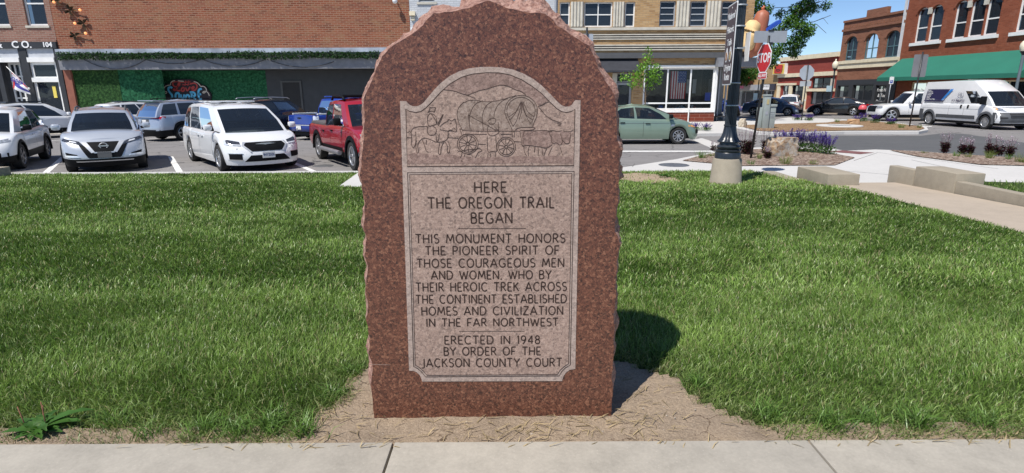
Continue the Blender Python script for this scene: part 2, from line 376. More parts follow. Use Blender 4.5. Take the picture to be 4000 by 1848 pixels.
flat('tactile_pad', W([(3228, 592), (3290, 588), (3415, 597), (3360, 603)], ZP), ZP+0.006, plain('tactile_red', (0.18, 0.075, 0.07), 0.8))
# tan path down the right side and its step
b = MB()
py = [2.0, 4.0, 6.0, 8.0, 9.5, 11.1]
V = []
for y in py: V += [(xr(y)-0.02, y, float(zl(y))+0.0), (7.62, y, float(zl(y))+0.0)]
struct(np_obj('path', V, grid_faces(len(py), 2), M['concrete_tan']))
b = MB(); b.box(6.3, 7.6, 10.85, 11.12, ZS, float(zl(11))-0.004, bev=0.01); struct(b.build('step', M['concrete_near'], smooth=True, ang=30))
# small lawn beyond the low wall
V = []; ys2 = np.linspace(2.5, 10.4, 10)
for y in ys2:
    for x in np.linspace(7.7, 16, 8): V.append((x, y-0.12*(x-7.7), -0.03-0.012*(x-7.7)))
struct(np_obj('lawn_strip', V, grid_faces(10, 8), M['soil']))
# painted lines
b = MB()
dl = Vector((-0.545, 0.839, 0))
for k in range(-4, 3):
    p = Vector((-8.68+3.52*k, 14.7, ZS+0.005)); a = p-dl*0.6; c = p+dl*4.6; n = Vector((dl.y, -dl.x, 0))*0.075
    b.add([a+n, c+n, c-n, a-n], [(0, 1, 2, 3)])
dl2 = Vector((0.5, 0.866, 0))
for k in range(-4, 6):
    p = Vector((-17.6+3.4*k, 24.4, ZS+0.005)); a = p; c = p+dl2*5.4; n = Vector((dl2.y, -dl2.x, 0))*0.06
    b.add([a+n, c+n, c-n, a-n], [(0, 1, 2, 3)])
for (p, q, r, s) in (((2330, 589.5), (2787, 589.5), (2787, 594), (2330, 594)), ((3600, 487), (3660, 487), (3660, 489), (3600, 489)), ((3580, 494), (3640, 494), (3640, 496), (3580, 496))):
    b.add([G(*k, ZS)+Vector((0, 0, 0.008)) for k in (p, q, r, s)], [(0, 1, 2, 3)])
struct(b.build('road_marking', M['white_line']))
flat('crosswalk', W([(2706, 547), (2742, 540), (2838, 572), (2792, 586)], ZS), ZS+0.006, M['concrete_new'])
# far pavements
far = [(-70, 30.2), (7.6, 30.2)]+[tuple(p) for p in W([(2715, 522), (2846, 520), (2872, 500), (2950, 515), (3060, 520), (3300, 514), (3590, 514), (3626, 507), (3618, 493), (3500, 479), (3350, 469), (3230, 463), (3080, 459)], ZP)]+[(16.5, 37.0), (15.4, 60), (14.8, 60), (14.8, 37.4), (-70, 37.4)]
b = MB(); b.slab(far, ZS-0.05, ZP); struct(b.build('far_pavement', M['concrete_new']))
flat('far_planting_bed', W([(2882, 491), (2960, 512), (3060, 517), (3300, 511), (3590, 510), (3612, 503), (3600, 495), (3500, 483), (3390, 473), (3290, 472), (3230, 480), (3050, 485), (2950, 488)], ZP), ZP+0.025, M['mulch_far'])
FA, FB = Vector((29.2, 66.0, 0)), Vector((32.6, 32.0, 0)); FD = (FB-FA).normalized(); FN = Vector((-FD.y, FD.x, 0))
if FN.x < 0: FN = -FN
b = MB(); e0, e1 = FA-FD*20, FB+FD*12
b.slab([(e0-FN*3.2).xy, (e1-FN*3.2).xy, (e1+FN*1).xy, (e0+FN*1).xy], ZS-0.05, ZP); struct(b.build('street_pavement', M['concrete_tan']))
# pale concrete gutter along the far parking row
flat('far_gutter', [(-70, 29.5), (7.0, 29.5), (7.0, 30.2), (-70, 30.2)], ZS+0.004, M['concrete_near'])
# covers
def cover(name, label, c, r, z, mat, ring=None):
    t = thing(name, label, 'manhole cover', (c.x, c.y, z))
    b = MB(); b.lathe([(0.001, 0.0), (0.001, 0.012), (r*0.95, 0.012), (r, 0.004), (r, -0.02)], 32, cap=False); b.build('lid', mat, t, smooth=True, ang=30)
    if ring:
        b = MB(); b.lathe([(r*1.02, -0.02), (r*1.02, 0.05), (r*1.95, 0.05), (r*2.0, 0.03), (r*2.0, -0.02)], 32, cap=False); b.build('collar', ring, t, smooth=True, ang=30)
M['cast_iron'] = plain('cast_iron', (0.13, 0.14, 0.16), 0.6, 0.3, var=0.3, scale=12, bmp=0.3)
cover('manhole_cover', 'dark round iron cover set in the white concrete beside the lawn corner', G(2632, 645, ZP), 0.39, ZP, M['cast_iron'])
cover('manhole_cover', 'round iron cover with pale concrete collar in the brown mulch island', G(3278, 495, ZP), 0.55, ZP+0.03, M['cast_iron'], M['concrete_new'])
cover('manhole_cover', 'worn grey cover in the asphalt between the minivan and the red pickup', G(1262, 648, ZS), 0.3, ZS-0.006, M['asphalt_dark'])

# ------------------------------------------------------------------ dirt, straw and grass
dirt_poly = np.array([(-1.2, 1.9), (-1.0, 2.42), (-.95, 2.6), (-.88, 2.73), (-.9, 2.91), (-.84, 3.03), (-.6, 3.08), (.58, 3.1), (.68, 3.08), (.9, 2.9), (.91, 2.8), (.97, 2.67), (1.14, 2.48), (1.27, 2.38), (1.42, 1.9)])
def poly_sd(px, py, poly):            # + inside
    inside = np.zeros(len(px), bool); d = np.full(len(px), 1e9); n = len(poly)
    for i in range(n):
        (x1, y1), (x2, y2) = poly[i], poly[(i+1) % n]
        c = ((y1 > py) != (y2 > py)) & (px < (x2-x1)*(py-y1)/((y2-y1) if y2 != y1 else 1e-9)+x1); inside ^= c
        t = np.clip(((px-x1)*(x2-x1)+(py-y1)*(y2-y1))/((x2-x1)**2+(y2-y1)**2), 0, 1)
        d = np.minimum(d, np.hypot(px-x1-t*(x2-x1), py-y1-t*(y2-y1)))
    return np.where(inside, d, -d)
m, nt, b_ = new_mat('dry_clay'); sp(b_, 0.95, 0, 0.15); v = objvec(nt)
c1 = ramp(nt, noise(nt, v, 3.5, 7, 0.65), [(0.25, (0.24, 0.185, 0.135)), (0.45, (0.38, 0.295, 0.215)), (0.62, (0.45, 0.345, 0.24)), (0.78, (0.56, 0.44, 0.30))])
c1 = mix(nt, 0.4, c1, ramp(nt, noise(nt, v, 90, 4, 0.7), [(0.35, (0.16, 0.11, 0.075)), (0.65, (0.52, 0.41, 0.29))]))
wv = nd(nt, 'ShaderNodeVectorMath', operation='MULTIPLY_ADD'); nt.links.new(noise(nt, v, 7, 5, 0.6, 1), wv.inputs[0]); wv.inputs[1].default_value = (0.22,)*3; nt.links.new(v, wv.inputs[2])
vo = nd(nt, 'ShaderNodeTexVoronoi', feature='DISTANCE_TO_EDGE'); vo.inputs['Scale'].default_value = 3.6; nt.links.new(wv.outputs[0], vo.inputs['Vector'])
gate = ramp(nt, noise(nt, v, 2.2, 2), [(0.47, (0, 0, 0)), (0.57, (1, 1, 1))])
crk = mix(nt, 1.0, ramp(nt, vo.outputs[0], [(0.005, (0.85,)*3), (0.015, (0,)*3)]), gate, 'MULTIPLY')
nt.links.new(mix(nt, crk, c1, (0.10, 0.065, 0.04)), b_.inputs['Base Color'])
bump(nt, b_, noise(nt, v, 26, 9, 0.75), 0.9, 0.03)
M['dirt'] = m
gx, gy = np.meshgrid(np.linspace(-9, 7, 321), np.linspace(2.3, 3.5, 61))
sdv = poly_sd(gx.ravel(), gy.ravel(), dirt_poly).reshape(gx.shape)
strip = 0.075-(gy-2.32)+0.12*(vnoise(gx*2.3, gy*2.3, 5)-0.5)+0.06*(gx < -1.6)*(gx > -2.6)
keep = (np.maximum(sdv+0.06, strip) > 0) | (gy < 2.48)
hz = zl(gy)+0.006-0.004*np.clip((2.5-gy)/0.2, 0, 1)+0.014*(vnoise(gx*9, gy*9, 3)-0.5)+0.006*(vnoise(gx*30, gy*30, 4)-0.5)
idx = np.arange(gx.size).reshape(gx.shape)
q = keep[:-1, :-1] & keep[1:, 1:]
F = np.stack([idx[:-1, :-1][q], idx[:-1, 1:][q], idx[1:, 1:][q], idx[1:, :-1][q]], 1)
struct(np_obj('dirt_patch', np.stack([gx.ravel(), gy.ravel(), hz.ravel()], 1), F, M['dirt'], smooth=True))
bare_c = G(2520, 692, -0.2)
V = [(bare_c.x, bare_c.y, float(zl(bare_c.y))+.004)]
for i in range(28):
    a = 2*math.pi*i/28; k = 1+.35*(float(vnoise(i*.8, 0, 77))-.5); V.append((bare_c.x+.60*k*math.cos(a), bare_c.y+.95*k*math.sin(a), float(zl(bare_c.y+.95*k*math.sin(a)))-.004))
struct(np_obj('dirt_patch', V, [(0, 1+i, 1+(i+1) % 28) for i in range(28)], M['dirt']))
def blades(x, y, z, h, w, lean_a, lean, col, curl=0.5):
    n = len(x); a = rng.uniform(0, 2*np.pi, n)
    wx, wy = np.cos(a)*w/2, np.sin(a)*w/2
    lx, ly = np.cos(lean_a)*lean*h, np.sin(lean_a)*lean*h
    V = np.zeros((n, 5, 3))
    V[:, 0] = np.stack([x-wx, y-wy, z], 1); V[:, 1] = np.stack([x+wx, y+wy, z], 1)
    mx, my, mz = x+lx*0.4, y+ly*0.4, z+h*0.6
    V[:, 2] = np.stack([mx-wx*0.8, my-wy*0.8, mz], 1); V[:, 3] = np.stack([mx+wx*0.8, my+wy*0.8, mz], 1)
    V[:, 4] = np.stack([x+lx, y+ly, z+h*np.sqrt(np.clip(1-0.5*lean**2, 0.05, 1))], 1)
    o = np.arange(n)[:, None]*5
    F = np.concatenate([o+np.array([0, 1, 3]), o+np.array([0, 3, 2]), o+np.array([2, 3, 4])], 0)
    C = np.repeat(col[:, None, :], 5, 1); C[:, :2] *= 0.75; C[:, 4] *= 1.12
    return V.reshape(-1, 3), F, C.reshape(-1, 3)
def lawn_points(n, y0, y1, spread):
    y = rng.uniform(y0, y1, n); x = rng.uniform(-1, 1, n)*(0.95*y*spread+1.9); return x, y
def grass_colour(x, y):
    n = len(x); t = vnoise(x*0.9, y*2.6, 11); t2 = vnoise(x*3.5, y*5, 12); t3 = rng.random(n)
    band = vnoise(x*0.18+3, y*1.15, 13)                       # mowing passes running across, their light and dark sheen put into the colour
    light = np.clip(0.32*t+0.36*t2+0.32*band, 0, 1)
    a = np.array([0.085, 0.170, 0.022]); bb = np.array([0.26, 0.395, 0.09])
    c = a+(bb-a)*np.clip((light-0.25)*1.7, 0, 1)[:, None]
    c *= (0.50+0.95*t3)[:, None]
    yel = rng.random(n) < 0.10; c[yel] = np.array([0.30, 0.33, 0.13])*(0.8+0.4*rng.random(yel.sum()))[:, None]
    pale = rng.random(n) < 0.09; c[pale] = np.array([0.38, 0.49, 0.19])*(0.8+0.4*rng.random(pale.sum()))[:, None]  # very light blades stand for bright highlights, put into the colour
    straw = rng.random(n) < 0.03; c[straw] = np.array([0.42, 0.36, 0.2])
    return c, band
GV, GF, GC, off = [], [], [], 0
def add_blades(V, F, C):
    global off
    GV.append(V); GF.append(F+off); GC.append(C); off += len(V)
for n, y0, y1, h0, w0, spr in ((265000, 2.33, 4.4, 0.042, 0.0038, 1.12), (225000, 4.2, 8.0, 0.044, 0.0068, 1.12), (185000, 7.8, 13.45, 0.044, 0.0125, 1.12)):
    x, y = lawn_points(n, y0, y1, spr)
    sdd = poly_sd(x, y, dirt_poly)
    st = 0.005-(y-2.32)+0.12*(vnoise(x*2.3, y*2.3, 5)-0.5)+0.10*((x < -1.6) & (x > -2.75))
    edge = np.maximum(sdd, st)+0.10*(vnoise(x*6, y*6, 21)-0.5)+0.05*(rng.random(n)-0.5)
    k = (edge < -0.02) & (x < xr(y)-0.02+0.06*(vnoise(x*3, y*3, 9)-0.3)) & (x > -30)
    db = np.hypot((x-bare_c.x)/0.62, (y-bare_c.y)/0.95)+0.5*(vnoise(x*4, y*4, 31)-0.5); k &= (db > 0.95) | (rng.random(n) < 0.12)
    k &= poly_sd(x, y, RAMP) < -0.01
    x, y, edge = x[k], y[k], edge[k]; n = len(x)
    c, band = grass_colour(x, y)
    near = np.exp(-np.clip(-edge, 0, 1)/0.16)
    h = h0*(0.5+0.95*rng.random(n))*(0.8+0.5*vnoise(x*1.4, y*1.8, 19))*(1+0.9*near*(rng.random(n)-0.25))
    c = c*(1-0.35*near[:, None])+np.array([0.30, 0.29, 0.14])*0.35*near[:, None]
    la = np.where(band+0.35*(vnoise(x*1.7, y*2.2, 17)-0.5) > 0.5, 1.2, -1.4)+rng.normal(0, 1.5, n)
    ln = np.clip(rng.normal(0.62, 0.25, n)+0.3*near, 0.05, 1.25)
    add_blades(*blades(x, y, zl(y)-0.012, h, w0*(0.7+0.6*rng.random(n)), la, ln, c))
# grass of the strip beyond the low wall
n = 16000; x = rng.uniform(7.8, 15, n); y = rng.uniform(4.5, 10.3, n); y = y-0.12*(x-7.7)
k = y < 10.4-0.16*(x-7.7); x, y = x[k], y[k]; c, band = grass_colour(x, y); n = len(x)
add_blades(*blades(x, y, -0.04-0.012*(x-7.7), 0.07*(0.6+0.8*rng.random(n)), np.full(n, 0.012), rng.uniform(0, 6.28, n), np.clip(rng.normal(0.5, 0.2, n), 0, 1), c*0.95))
# thin, half-dry growth in the strip along the pavement
n = 5200; x = rng.uniform(-4.2, 4.2, n); y = 2.335+.12*rng.random(n)**1.3; k = (poly_sd(x, y, dirt_poly) < -0.02) & (vnoise(x*3, y*3, 88) > .28); x, y = x[k], y[k]; n = len(x)
c = np.where((rng.random(n) < .55)[:, None], np.array([[.36, .30, .17]]), np.array([[.12, .22, .05]]))*rng.uniform(.6, 1.25, (n, 1))
add_blades(*blades(x, y, zl(y)-.004, rng.uniform(.015, .055, n), np.full(n, .0034), rng.uniform(0, 6.28, n), np.clip(rng.normal(.95, .3, n), .2, 1.35), c))
# coarse tufts that hang over the pavement edge and the dirt
for cx, cy, num, hh in ((-1.0, 2.40, 90, .11), (-1.18, 2.43, 110, .12), (-1.33, 2.40, 90, .1), (-1.5, 2.42, 80, .1), (1.28, 2.52, 110, .1), (1.55, 2.43, 110, .12), (1.75, 2.47, 90, .1), (1.98, 2.45, 120, .13), (2.3, 2.44, 100, .1), (-.98, 2.72, 80, .09), (-.95, 3.0, 80, .08), (1.02, 2.85, 90, .09), (2.6, 2.42, 70, .08), (-2.0, 2.5, 60, .09), (.92, 3.2, 90, .09), (-1.75, 2.4, 60, .08)):
    x = rng.normal(cx, 0.035, num); y = np.maximum(rng.normal(cy, 0.03, num), 2.335)
    c = np.array([0.125, 0.225, 0.045])*(0.6+0.8*rng.random(num))[:, None]
    add_blades(*blades(x, y, zl(y), hh*(0.6+0.6*rng.random(num)), np.full(num, .005), rng.uniform(0, 6.28, num), np.clip(rng.normal(.9, .25, num), .2, 1.3), c))
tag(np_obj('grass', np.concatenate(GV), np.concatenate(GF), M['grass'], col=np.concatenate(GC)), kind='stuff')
# dry straw lying on the clay
n = 5600; x = rng.uniform(-3.4, 3.6, n); y = rng.uniform(2.27, 3.3, n)
dens = np.clip(vnoise(x*2.6, y*5, 40)*1.5-0.45, 0, 1); cl = np.exp(-((x-0.25)/0.35)**2-((y-2.41)/0.07)**2)*1.1+np.exp(-((x-.7)/.16)**2-((y-2.52)/.09)**2)+np.exp(-((x+.95)/.1)**2-((y-2.55)/.2)**2)
k = (rng.random(n) < dens*0.5+cl) & (np.maximum(poly_sd(x, y, dirt_poly)+0.05, 0.12-(y-2.32)) > 0); x, y = x[k], y[k]; n = len(x)
L = rng.uniform(0.02, 0.085, n); a = rng.normal(0.2, 0.9, n); w = rng.uniform(0.0012, 0.0028, n); z = zl(y)-0.008+0.01*rng.random(n)+0.016
dx, dy = np.cos(a)*L/2, np.sin(a)*L/2; nx, ny = -np.sin(a)*w, np.cos(a)*w; lift = rng.uniform(0, 0.018, n); bow = rng.normal(0, 0.06, n)*L
V = np.stack([np.stack([x-dx-nx, y-dy-ny, z], 1), np.stack([x-dx+nx, y-dy+ny, z], 1), np.stack([x+nx-ny/w*bow*0+(-np.sin(a))*bow, y+ny+np.cos(a)*bow, z+lift*.5+.003], 1), np.stack([x-nx+(-np.sin(a))*bow, y-ny+np.cos(a)*bow, z+lift*.5+.003], 1), np.stack([x+dx+nx*.4, y+dy+ny*.4, z+lift], 1), np.stack([x+dx-nx*.4, y+dy-ny*.4, z+lift], 1)], 1)
o = np.arange(n)[:, None]*6; F = np.concatenate([o+np.array([0, 1, 2, 3]), o+np.array([3, 2, 4, 5])], 0)
cc = np.array([0.46, 0.36, 0.21])*(0.5+0.8*rng.random(n))[:, None]
tag(np_obj('dry_straw', V.reshape(-1, 3), F, M['leaf'], col=np.repeat(cc, 6, 0)), kind='stuff')
# small pebbles on the clay
b = MB()
for i in range(60):
    px_, py_ = rng.uniform(-1.2, 1.3), rng.uniform(2.34, 2.62 if i < 50 else 3.2)
    if abs(px_) < 0.62 and py_ > 2.5: continue
    s = rng.uniform(.002, .005)*(2.2 if i < 4 else 1)
    bm = bmesh.new(); bmesh.ops.create_icosphere(bm, subdivisions=1, radius=s)
    for v_ in bm.verts: v_.co = Vector((v_.co.x*rng.uniform(.8, 1.5), v_.co.y*rng.uniform(.8, 1.3), v_.co.z*.6))
    b.bm(bm, Matrix.Translation((px_, py_, 0.012 if py_ > 2.5 else 0.004)))
tag(b.build('pebbles', plain('pebble', (.36, .31, .25), .9, var=.4, scale=40)), kind='stuff')
# ------------------------------------------------------------------ the granite monument
MON_Y, LEAN = 2.536, R(4.86)
MN = Vector((0, -math.cos(LEAN), math.sin(LEAN)))          # outward normal of the polished face
MU = Vector((0, math.sin(LEAN), math.cos(LEAN)))           # up along the face
MO = Vector((0, MON_Y, 0))
def fuv(x, y):
    p = on_plane(x, y, MO, MN)-MO; return (p.x, p.dot(MU))
MON_M = Matrix(((1, 0, 0, 0), (0, -MN.y, MU.y, 0), (0, -MN.z, MU.z, 0), (0, 0, 0, 1)))   # local (a, inwards, up) to the thing
def granite(name, cols, scale, rough, bmp=0.0, big=0.2, bscale=40):
    m, nt, b = new_mat(name); sp(b, rough, 0, 0.5); v = objvec(nt)
    wv = nd(nt, 'ShaderNodeVectorMath', operation='MULTIPLY_ADD'); nt.links.new(noise(nt, v, scale*0.8, 3, 0.6, 1), wv.inputs[0]); wv.inputs[1].default_value = (0.02,)*3; nt.links.new(v, wv.inputs[2])
    vo = nd(nt, 'ShaderNodeTexVoronoi'); vo.inputs['Scale'].default_value = scale; nt.links.new(wv.outputs[0], vo.inputs['Vector'])
    s = nd(nt, 'ShaderNodeSeparateColor'); nt.links.new(vo.outputs['Color'], s.inputs[0])
    n = len(cols); c = ramp(nt, s.outputs[0], [(i/(n-1), x) for i, x in enumerate(cols)])
    v2 = nd(nt, 'ShaderNodeTexVoronoi'); v2.inputs['Scale'].default_value = scale*2.3; nt.links.new(wv.outputs[0], v2.inputs['Vector'])
    s2 = nd(nt, 'ShaderNodeSeparateColor'); nt.links.new(v2.outputs['Color'], s2.inputs[0])
    c = mix(nt, 0.4, c, ramp(nt, s2.outputs[1], [(i/(n-1), x) for i, x in enumerate(cols)]))
    bigv = noise(nt, v, 1.6, 5, 0.6); c = mix(nt, big*2, c, ramp(nt, bigv, [(0.3, (0.72,)*3), (0.7, (1.12,)*3)]), 'MULTIPLY')
    nt.links.new(c, b.inputs['Base Color'])
    if bmp: bump(nt, b, noise(nt, v, bscale, 7, 0.7), bmp, 0.03)
    return m
M['granite'] = granite('polished_red_granite', [(0.012, 0.007, 0.006), (0.064, 0.0235, 0.0148), (0.102, 0.0365, 0.0218), (0.128, 0.047, 0.0275), (0.172, 0.068, 0.039), (0.31, 0.147, 0.086)], 110, 0.36, 0.03, 0.12)
M['granite_rough'] = granite('broken_pink_granite', [(0.20, 0.09, 0.065), (0.40, 0.21, 0.16), (0.52, 0.30, 0.235), (0.62, 0.40, 0.32)], 52, 0.9, 1.0, 0.35, 30)
M['granite_frost'] = granite('frosted_pink_granite', [(0.125, 0.088, 0.074), (0.272, 0.19, 0.153), (0.318, 0.225, 0.182), (0.36, 0.253, 0.205), (0.44, 0.325, 0.265)], 95, 0.85, 0.25)
M['granite_border'] = granite('frosted_border_granite', [(0.22, 0.172, 0.148), (0.345, 0.265, 0.225), (0.385, 0.298, 0.252), (0.45, 0.355, 0.305)], 95, 0.85, 0.25)
M['granite_relief'] = granite('relief_granite', [(0.12, 0.075, 0.062), (0.22, 0.145, 0.12), (0.265, 0.175, 0.145), (0.35, 0.245, 0.205)], 85, 0.85, 0.25)
M['groove_paint'] = plain('painted_groove', (0.034, 0.018, 0.013), 0.9, var=0.4, scale=30)  # for flat strokes: stain and shade of the cuts put into one dark colour
M['groove_paint_soft'] = plain('painted_shallow_groove', (0.055, 0.032, 0.025), 0.9, var=0.6, scale=25)  # for flat relief lines, the shade of shallow cuts put into the colour
mono = thing('granite_monument', 'rough-edged red granite monument with a carved covered wagon panel and inscription', 'monument', (0, MON_Y, 0))
L_ = [(1465,1640),(1458,1600),(1455,1560),(1449,1500),(1456,1440),(1441,1380),(1446,1320),(1432,1250),(1441,1190),(1428,1130),(1437,1050),(1424,1000),(1433,940),(1421,880),(1425,800),(1415,740),(1408,680),(1413,600),(1420,530),(1424,460),(1420,390),(1440,350),(1470,270),(1490,220),(1518,188),(1560,164),(1600,140),(1650,100),(1693,51),(1760,48),(1830,30),(1908,2),(1970,28),(2040,45),(2130,52),(2180,98),(2230,138),(2300,180),(2320,222),(2345,280),(2370,322),(2398,372),(2404,420),(2408,480),(2410,540),(2424,588),(2416,650),(2419,700),(2414,780),(2404,850),(2403,900),(2423,957),(2408,1028),(2405,1090),(2407,1155),(2396,1219),(2401,1270),(2396,1315),(2400,1360),(2394,1420),(2389,1475),(2396,1520),(2390,1570),(2386,1630)]
out = [Vector(fuv(*p)) for p in L_]; out[0].y = -0.05; out[-1].y = -0.05
dense = []
for i in range(len(out)-1):
    d = (out[i+1]-out[i]).length; k = max(1, int(d/0.012))
    for j in range(k):
        p = out[i].lerp(out[i+1], j/k); s_ = len(dense)
        amp = 0.0035 if 0.25 < p.y else 0.001
        dense.append(p+Vector(((vnoise(s_*0.37, 0.0, 51)-0.5)*2*amp+(vnoise(s_*1.3, 2.0, 52)-0.5)*amp, (vnoise(s_*0.37, 9.0, 53)-0.5)*2*amp)))
dense.append(out[-1]); n = len(dense)
nor = []
for i in range(n):
    a, c = dense[max(i-4, 0)], dense[min(i+4, n-1)]; t = (c-a).normalized(); nor.append(Vector((-t.y, t.x)))
rings = [(0.0, 0.0), (0.010, 0.004), (0.024, 0.011), (0.045, 0.020), (0.075, 0.030), (0.11, 0.040), (0.15, 0.047), (0.19, 0.050), (0.24, 0.046), (0.29, 0.034), (0.33, 0.010), (0.35, -0.03)]
V = []
for r_, (dp, o_) in enumerate(rings):
    for i, p in enumerate(dense):
        edge = min(1, max(0, (p.y-0.0)/0.25)); side_top = 0.55+0.5*max(0, nor[i].y)+(0.25 if (p.x > 0 and p.y > 1.2) else 0)
        k = (0.15+1.5*abs(2*vnoise(i*0.10, r_*0.4, 61)-1)+0.9*vnoise(i*0.045, r_*0.3, 68)+0.5*(vnoise(i*0.33, r_*0.9, 62)-0.5)+0.4*(vnoise(i*0.9, r_*1.7, 66)-0.5))*side_top
        o2 = o_*k*(0.35+0.65*edge); dd = dp+(0.010*(vnoise(i*0.3, r_*0.7, 63)-0.5) if 0 < r_ else 0)
        q = p+nor[i]*o2; V.append(MON_M @ Vector((q.x, dd, max(q.y, -0.05) if p.y > -0.04 else -0.05)))
mb = MB(); mb.add(V, grid_faces(len(rings), n)); mb.f.append(tuple(range((len(rings)-1)*n, len(rings)*n))); mb.m.append(0)
mb.build('rough_edge', M['granite_rough'], mono)
mb = MB(); mb.add([MON_M @ Vector((p.x, -0.0005, p.y)) for p in dense], [tuple(range(n))]); mb.build('polished_face', M['granite'], mono)
# panel: outer border, upper field, lower field
c2 = lambda x, y: fuv(1550+x/2.704, 240+y/2.704)
c3 = lambda x, y: fuv(1550+x/2.587, 640+y/2.587)
c4 = lambda x, y: fuv(1550+x/2.587, 1050+y/2.587)
top = [(35,418),(100,420),(115,440),(140,462),(175,474),(215,474),(250,460),(285,435),(330,380),(400,295),(470,225),(560,155),(660,105),(760,75),(880,60),(1000,58),(1120,66),(1230,88),(1340,130),(1440,185),(1530,255),(1620,345),(1690,420),(1735,460),(1775,478),(1815,476),(1850,458),(1870,425),(1885,410),(1940,410)]
bot = [(1803,1010),(1750,1018),(1710,1045),(1685,1080),(1672,1120),(1670,1132),(257,1137),(250,1110),(235,1075),(205,1045),(170,1030),(125,1028)]
panel_out = [c2(*p) for p in top]+[c4(*p) for p in bot]
PD = 0.0                                             # raised a hair above the polished face
mb = MB(); mb.prism(panel_out, -0.0035, 0.004, MON_M); panel = mb.build('panel', M['granite_border'], mono)
up_in = [(97,502),(130,525),(200,540),(255,530),(310,490),(380,420),(460,330),(560,240),(680,170),(800,135),(950,120),(1080,122),(1200,145),(1320,195),(1430,265),(1530,340),(1620,435),(1690,500),(1740,530),(1790,540),(1840,530),(1880,505),(1868,1100),(112,1110)]
lo_in = [c3(110,88), c3(1790,75), c4(1752,968), c4(1705,995), c4(1665,1035), c4(1640,1078), c4(290,1088), c4(255,1040), c4(205,1000), c4(172,985)]
lo_in2 = [c3(131,107), c3(1768,97), c4(1735,955), c4(1690,985), c4(1650,1020), c4(1622,1064), c4(305,1073), c4(268,1028), c4(218,985), c4(188,972)]
field = MB(); field.prism([c2(*p) for p in up_in], -0.0042, -0.001, MON_M); carved = field.build('carved_scene', M['granite_frost'], mono)
field = MB(); field.prism(lo_in2, -0.0042, -0.001, MON_M); infield = field.build('inscription_panel', M['granite_frost'], mono)
def mon_ribbon(mb, pts, w, y=-0.0050, close=False):
    k = MB(); k.ribbon(pts, w, y, close); mb.add([MON_M @ Vector(p) for p in k.v], k.f)
mb = MB(); mon_ribbon(mb, [c2(*p) for p in up_in], 0.0034, close=True); mb.build('painted_border_groove', M['groove_paint'], carved)
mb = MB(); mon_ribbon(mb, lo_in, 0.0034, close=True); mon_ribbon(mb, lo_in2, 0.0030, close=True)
mb.build('painted_border_groove', M['groove_paint'], infield)
# low relief plates
def smoothed(pts, k=3):
    for _ in range(k-1):
        q = [pts[0]]
        for a, b in zip(pts[:-1], pts[1:]): q += [(a[0]*.75+b[0]*.25, a[1]*.75+b[1]*.25), (a[0]*.25+b[0]*.75, a[1]*.25+b[1]*.75)]
        pts = q+[pts[-1]]
    return pts
plates = {
 'relief_sky': [(505,296),(560,248),(680,176),(800,141),(950,126),(1080,128),(1200,151),(1320,201),(1430,271),(1530,346),(1600,415),(1560,440),(1500,470),(1480,440),(1430,395),(1365,355),(1320,318),(1250,298),(1180,260),(1100,246),(1040,260),(960,288),(880,303),(830,323),(750,353),(680,338),(620,313),(560,303)],
 'relief_ground': [(116,985),(210,960),(300,975),(420,992),(560,980),(700,1005),(850,1015),(960,1010),(1100,1012),(1300,1000),(1500,1008),(1650,995),(1780,1010),(1864,990),(1864,1078),(1400,1072),(900,1080),(400,1078),(116,1082)],
 'relief_oxen': [(1320,740),(1440,735),(1560,728),(1640,742),(1740,735),(1840,745),(1825,860),(1780,868),(1720,885),(1650,868),(1600,912),(1500,898),(1400,885),(1330,880)],
}
for k_, poly in plates.items():
    mb = MB(); mb.prism([c2(*p) for p in poly], -0.0049, -0.002, MON_M); mb.build(k_, M['granite_relief'], carved)
cover_poly = [(690,720),(655,650),(636,580),(642,520),(665,470),(710,430),(760,412),(840,409),(900,425),(1000,428),(1100,408),(1180,385),(1260,362),(1330,358),(1400,378),(1450,420),(1482,480),(1482,560),(1462,620),(1438,690),(1225,715)]
mb = MB(); mb.prism([c2(*p) for p in cover_poly], -0.0050, -0.002, MON_M); mb.build('relief_wagon', granite('relief_wagon_granite', [(0.13,.09,.07),(.24,.175,.14),(.29,.22,.18),(.36,.28,.235)], 80, .85, .25), carved)
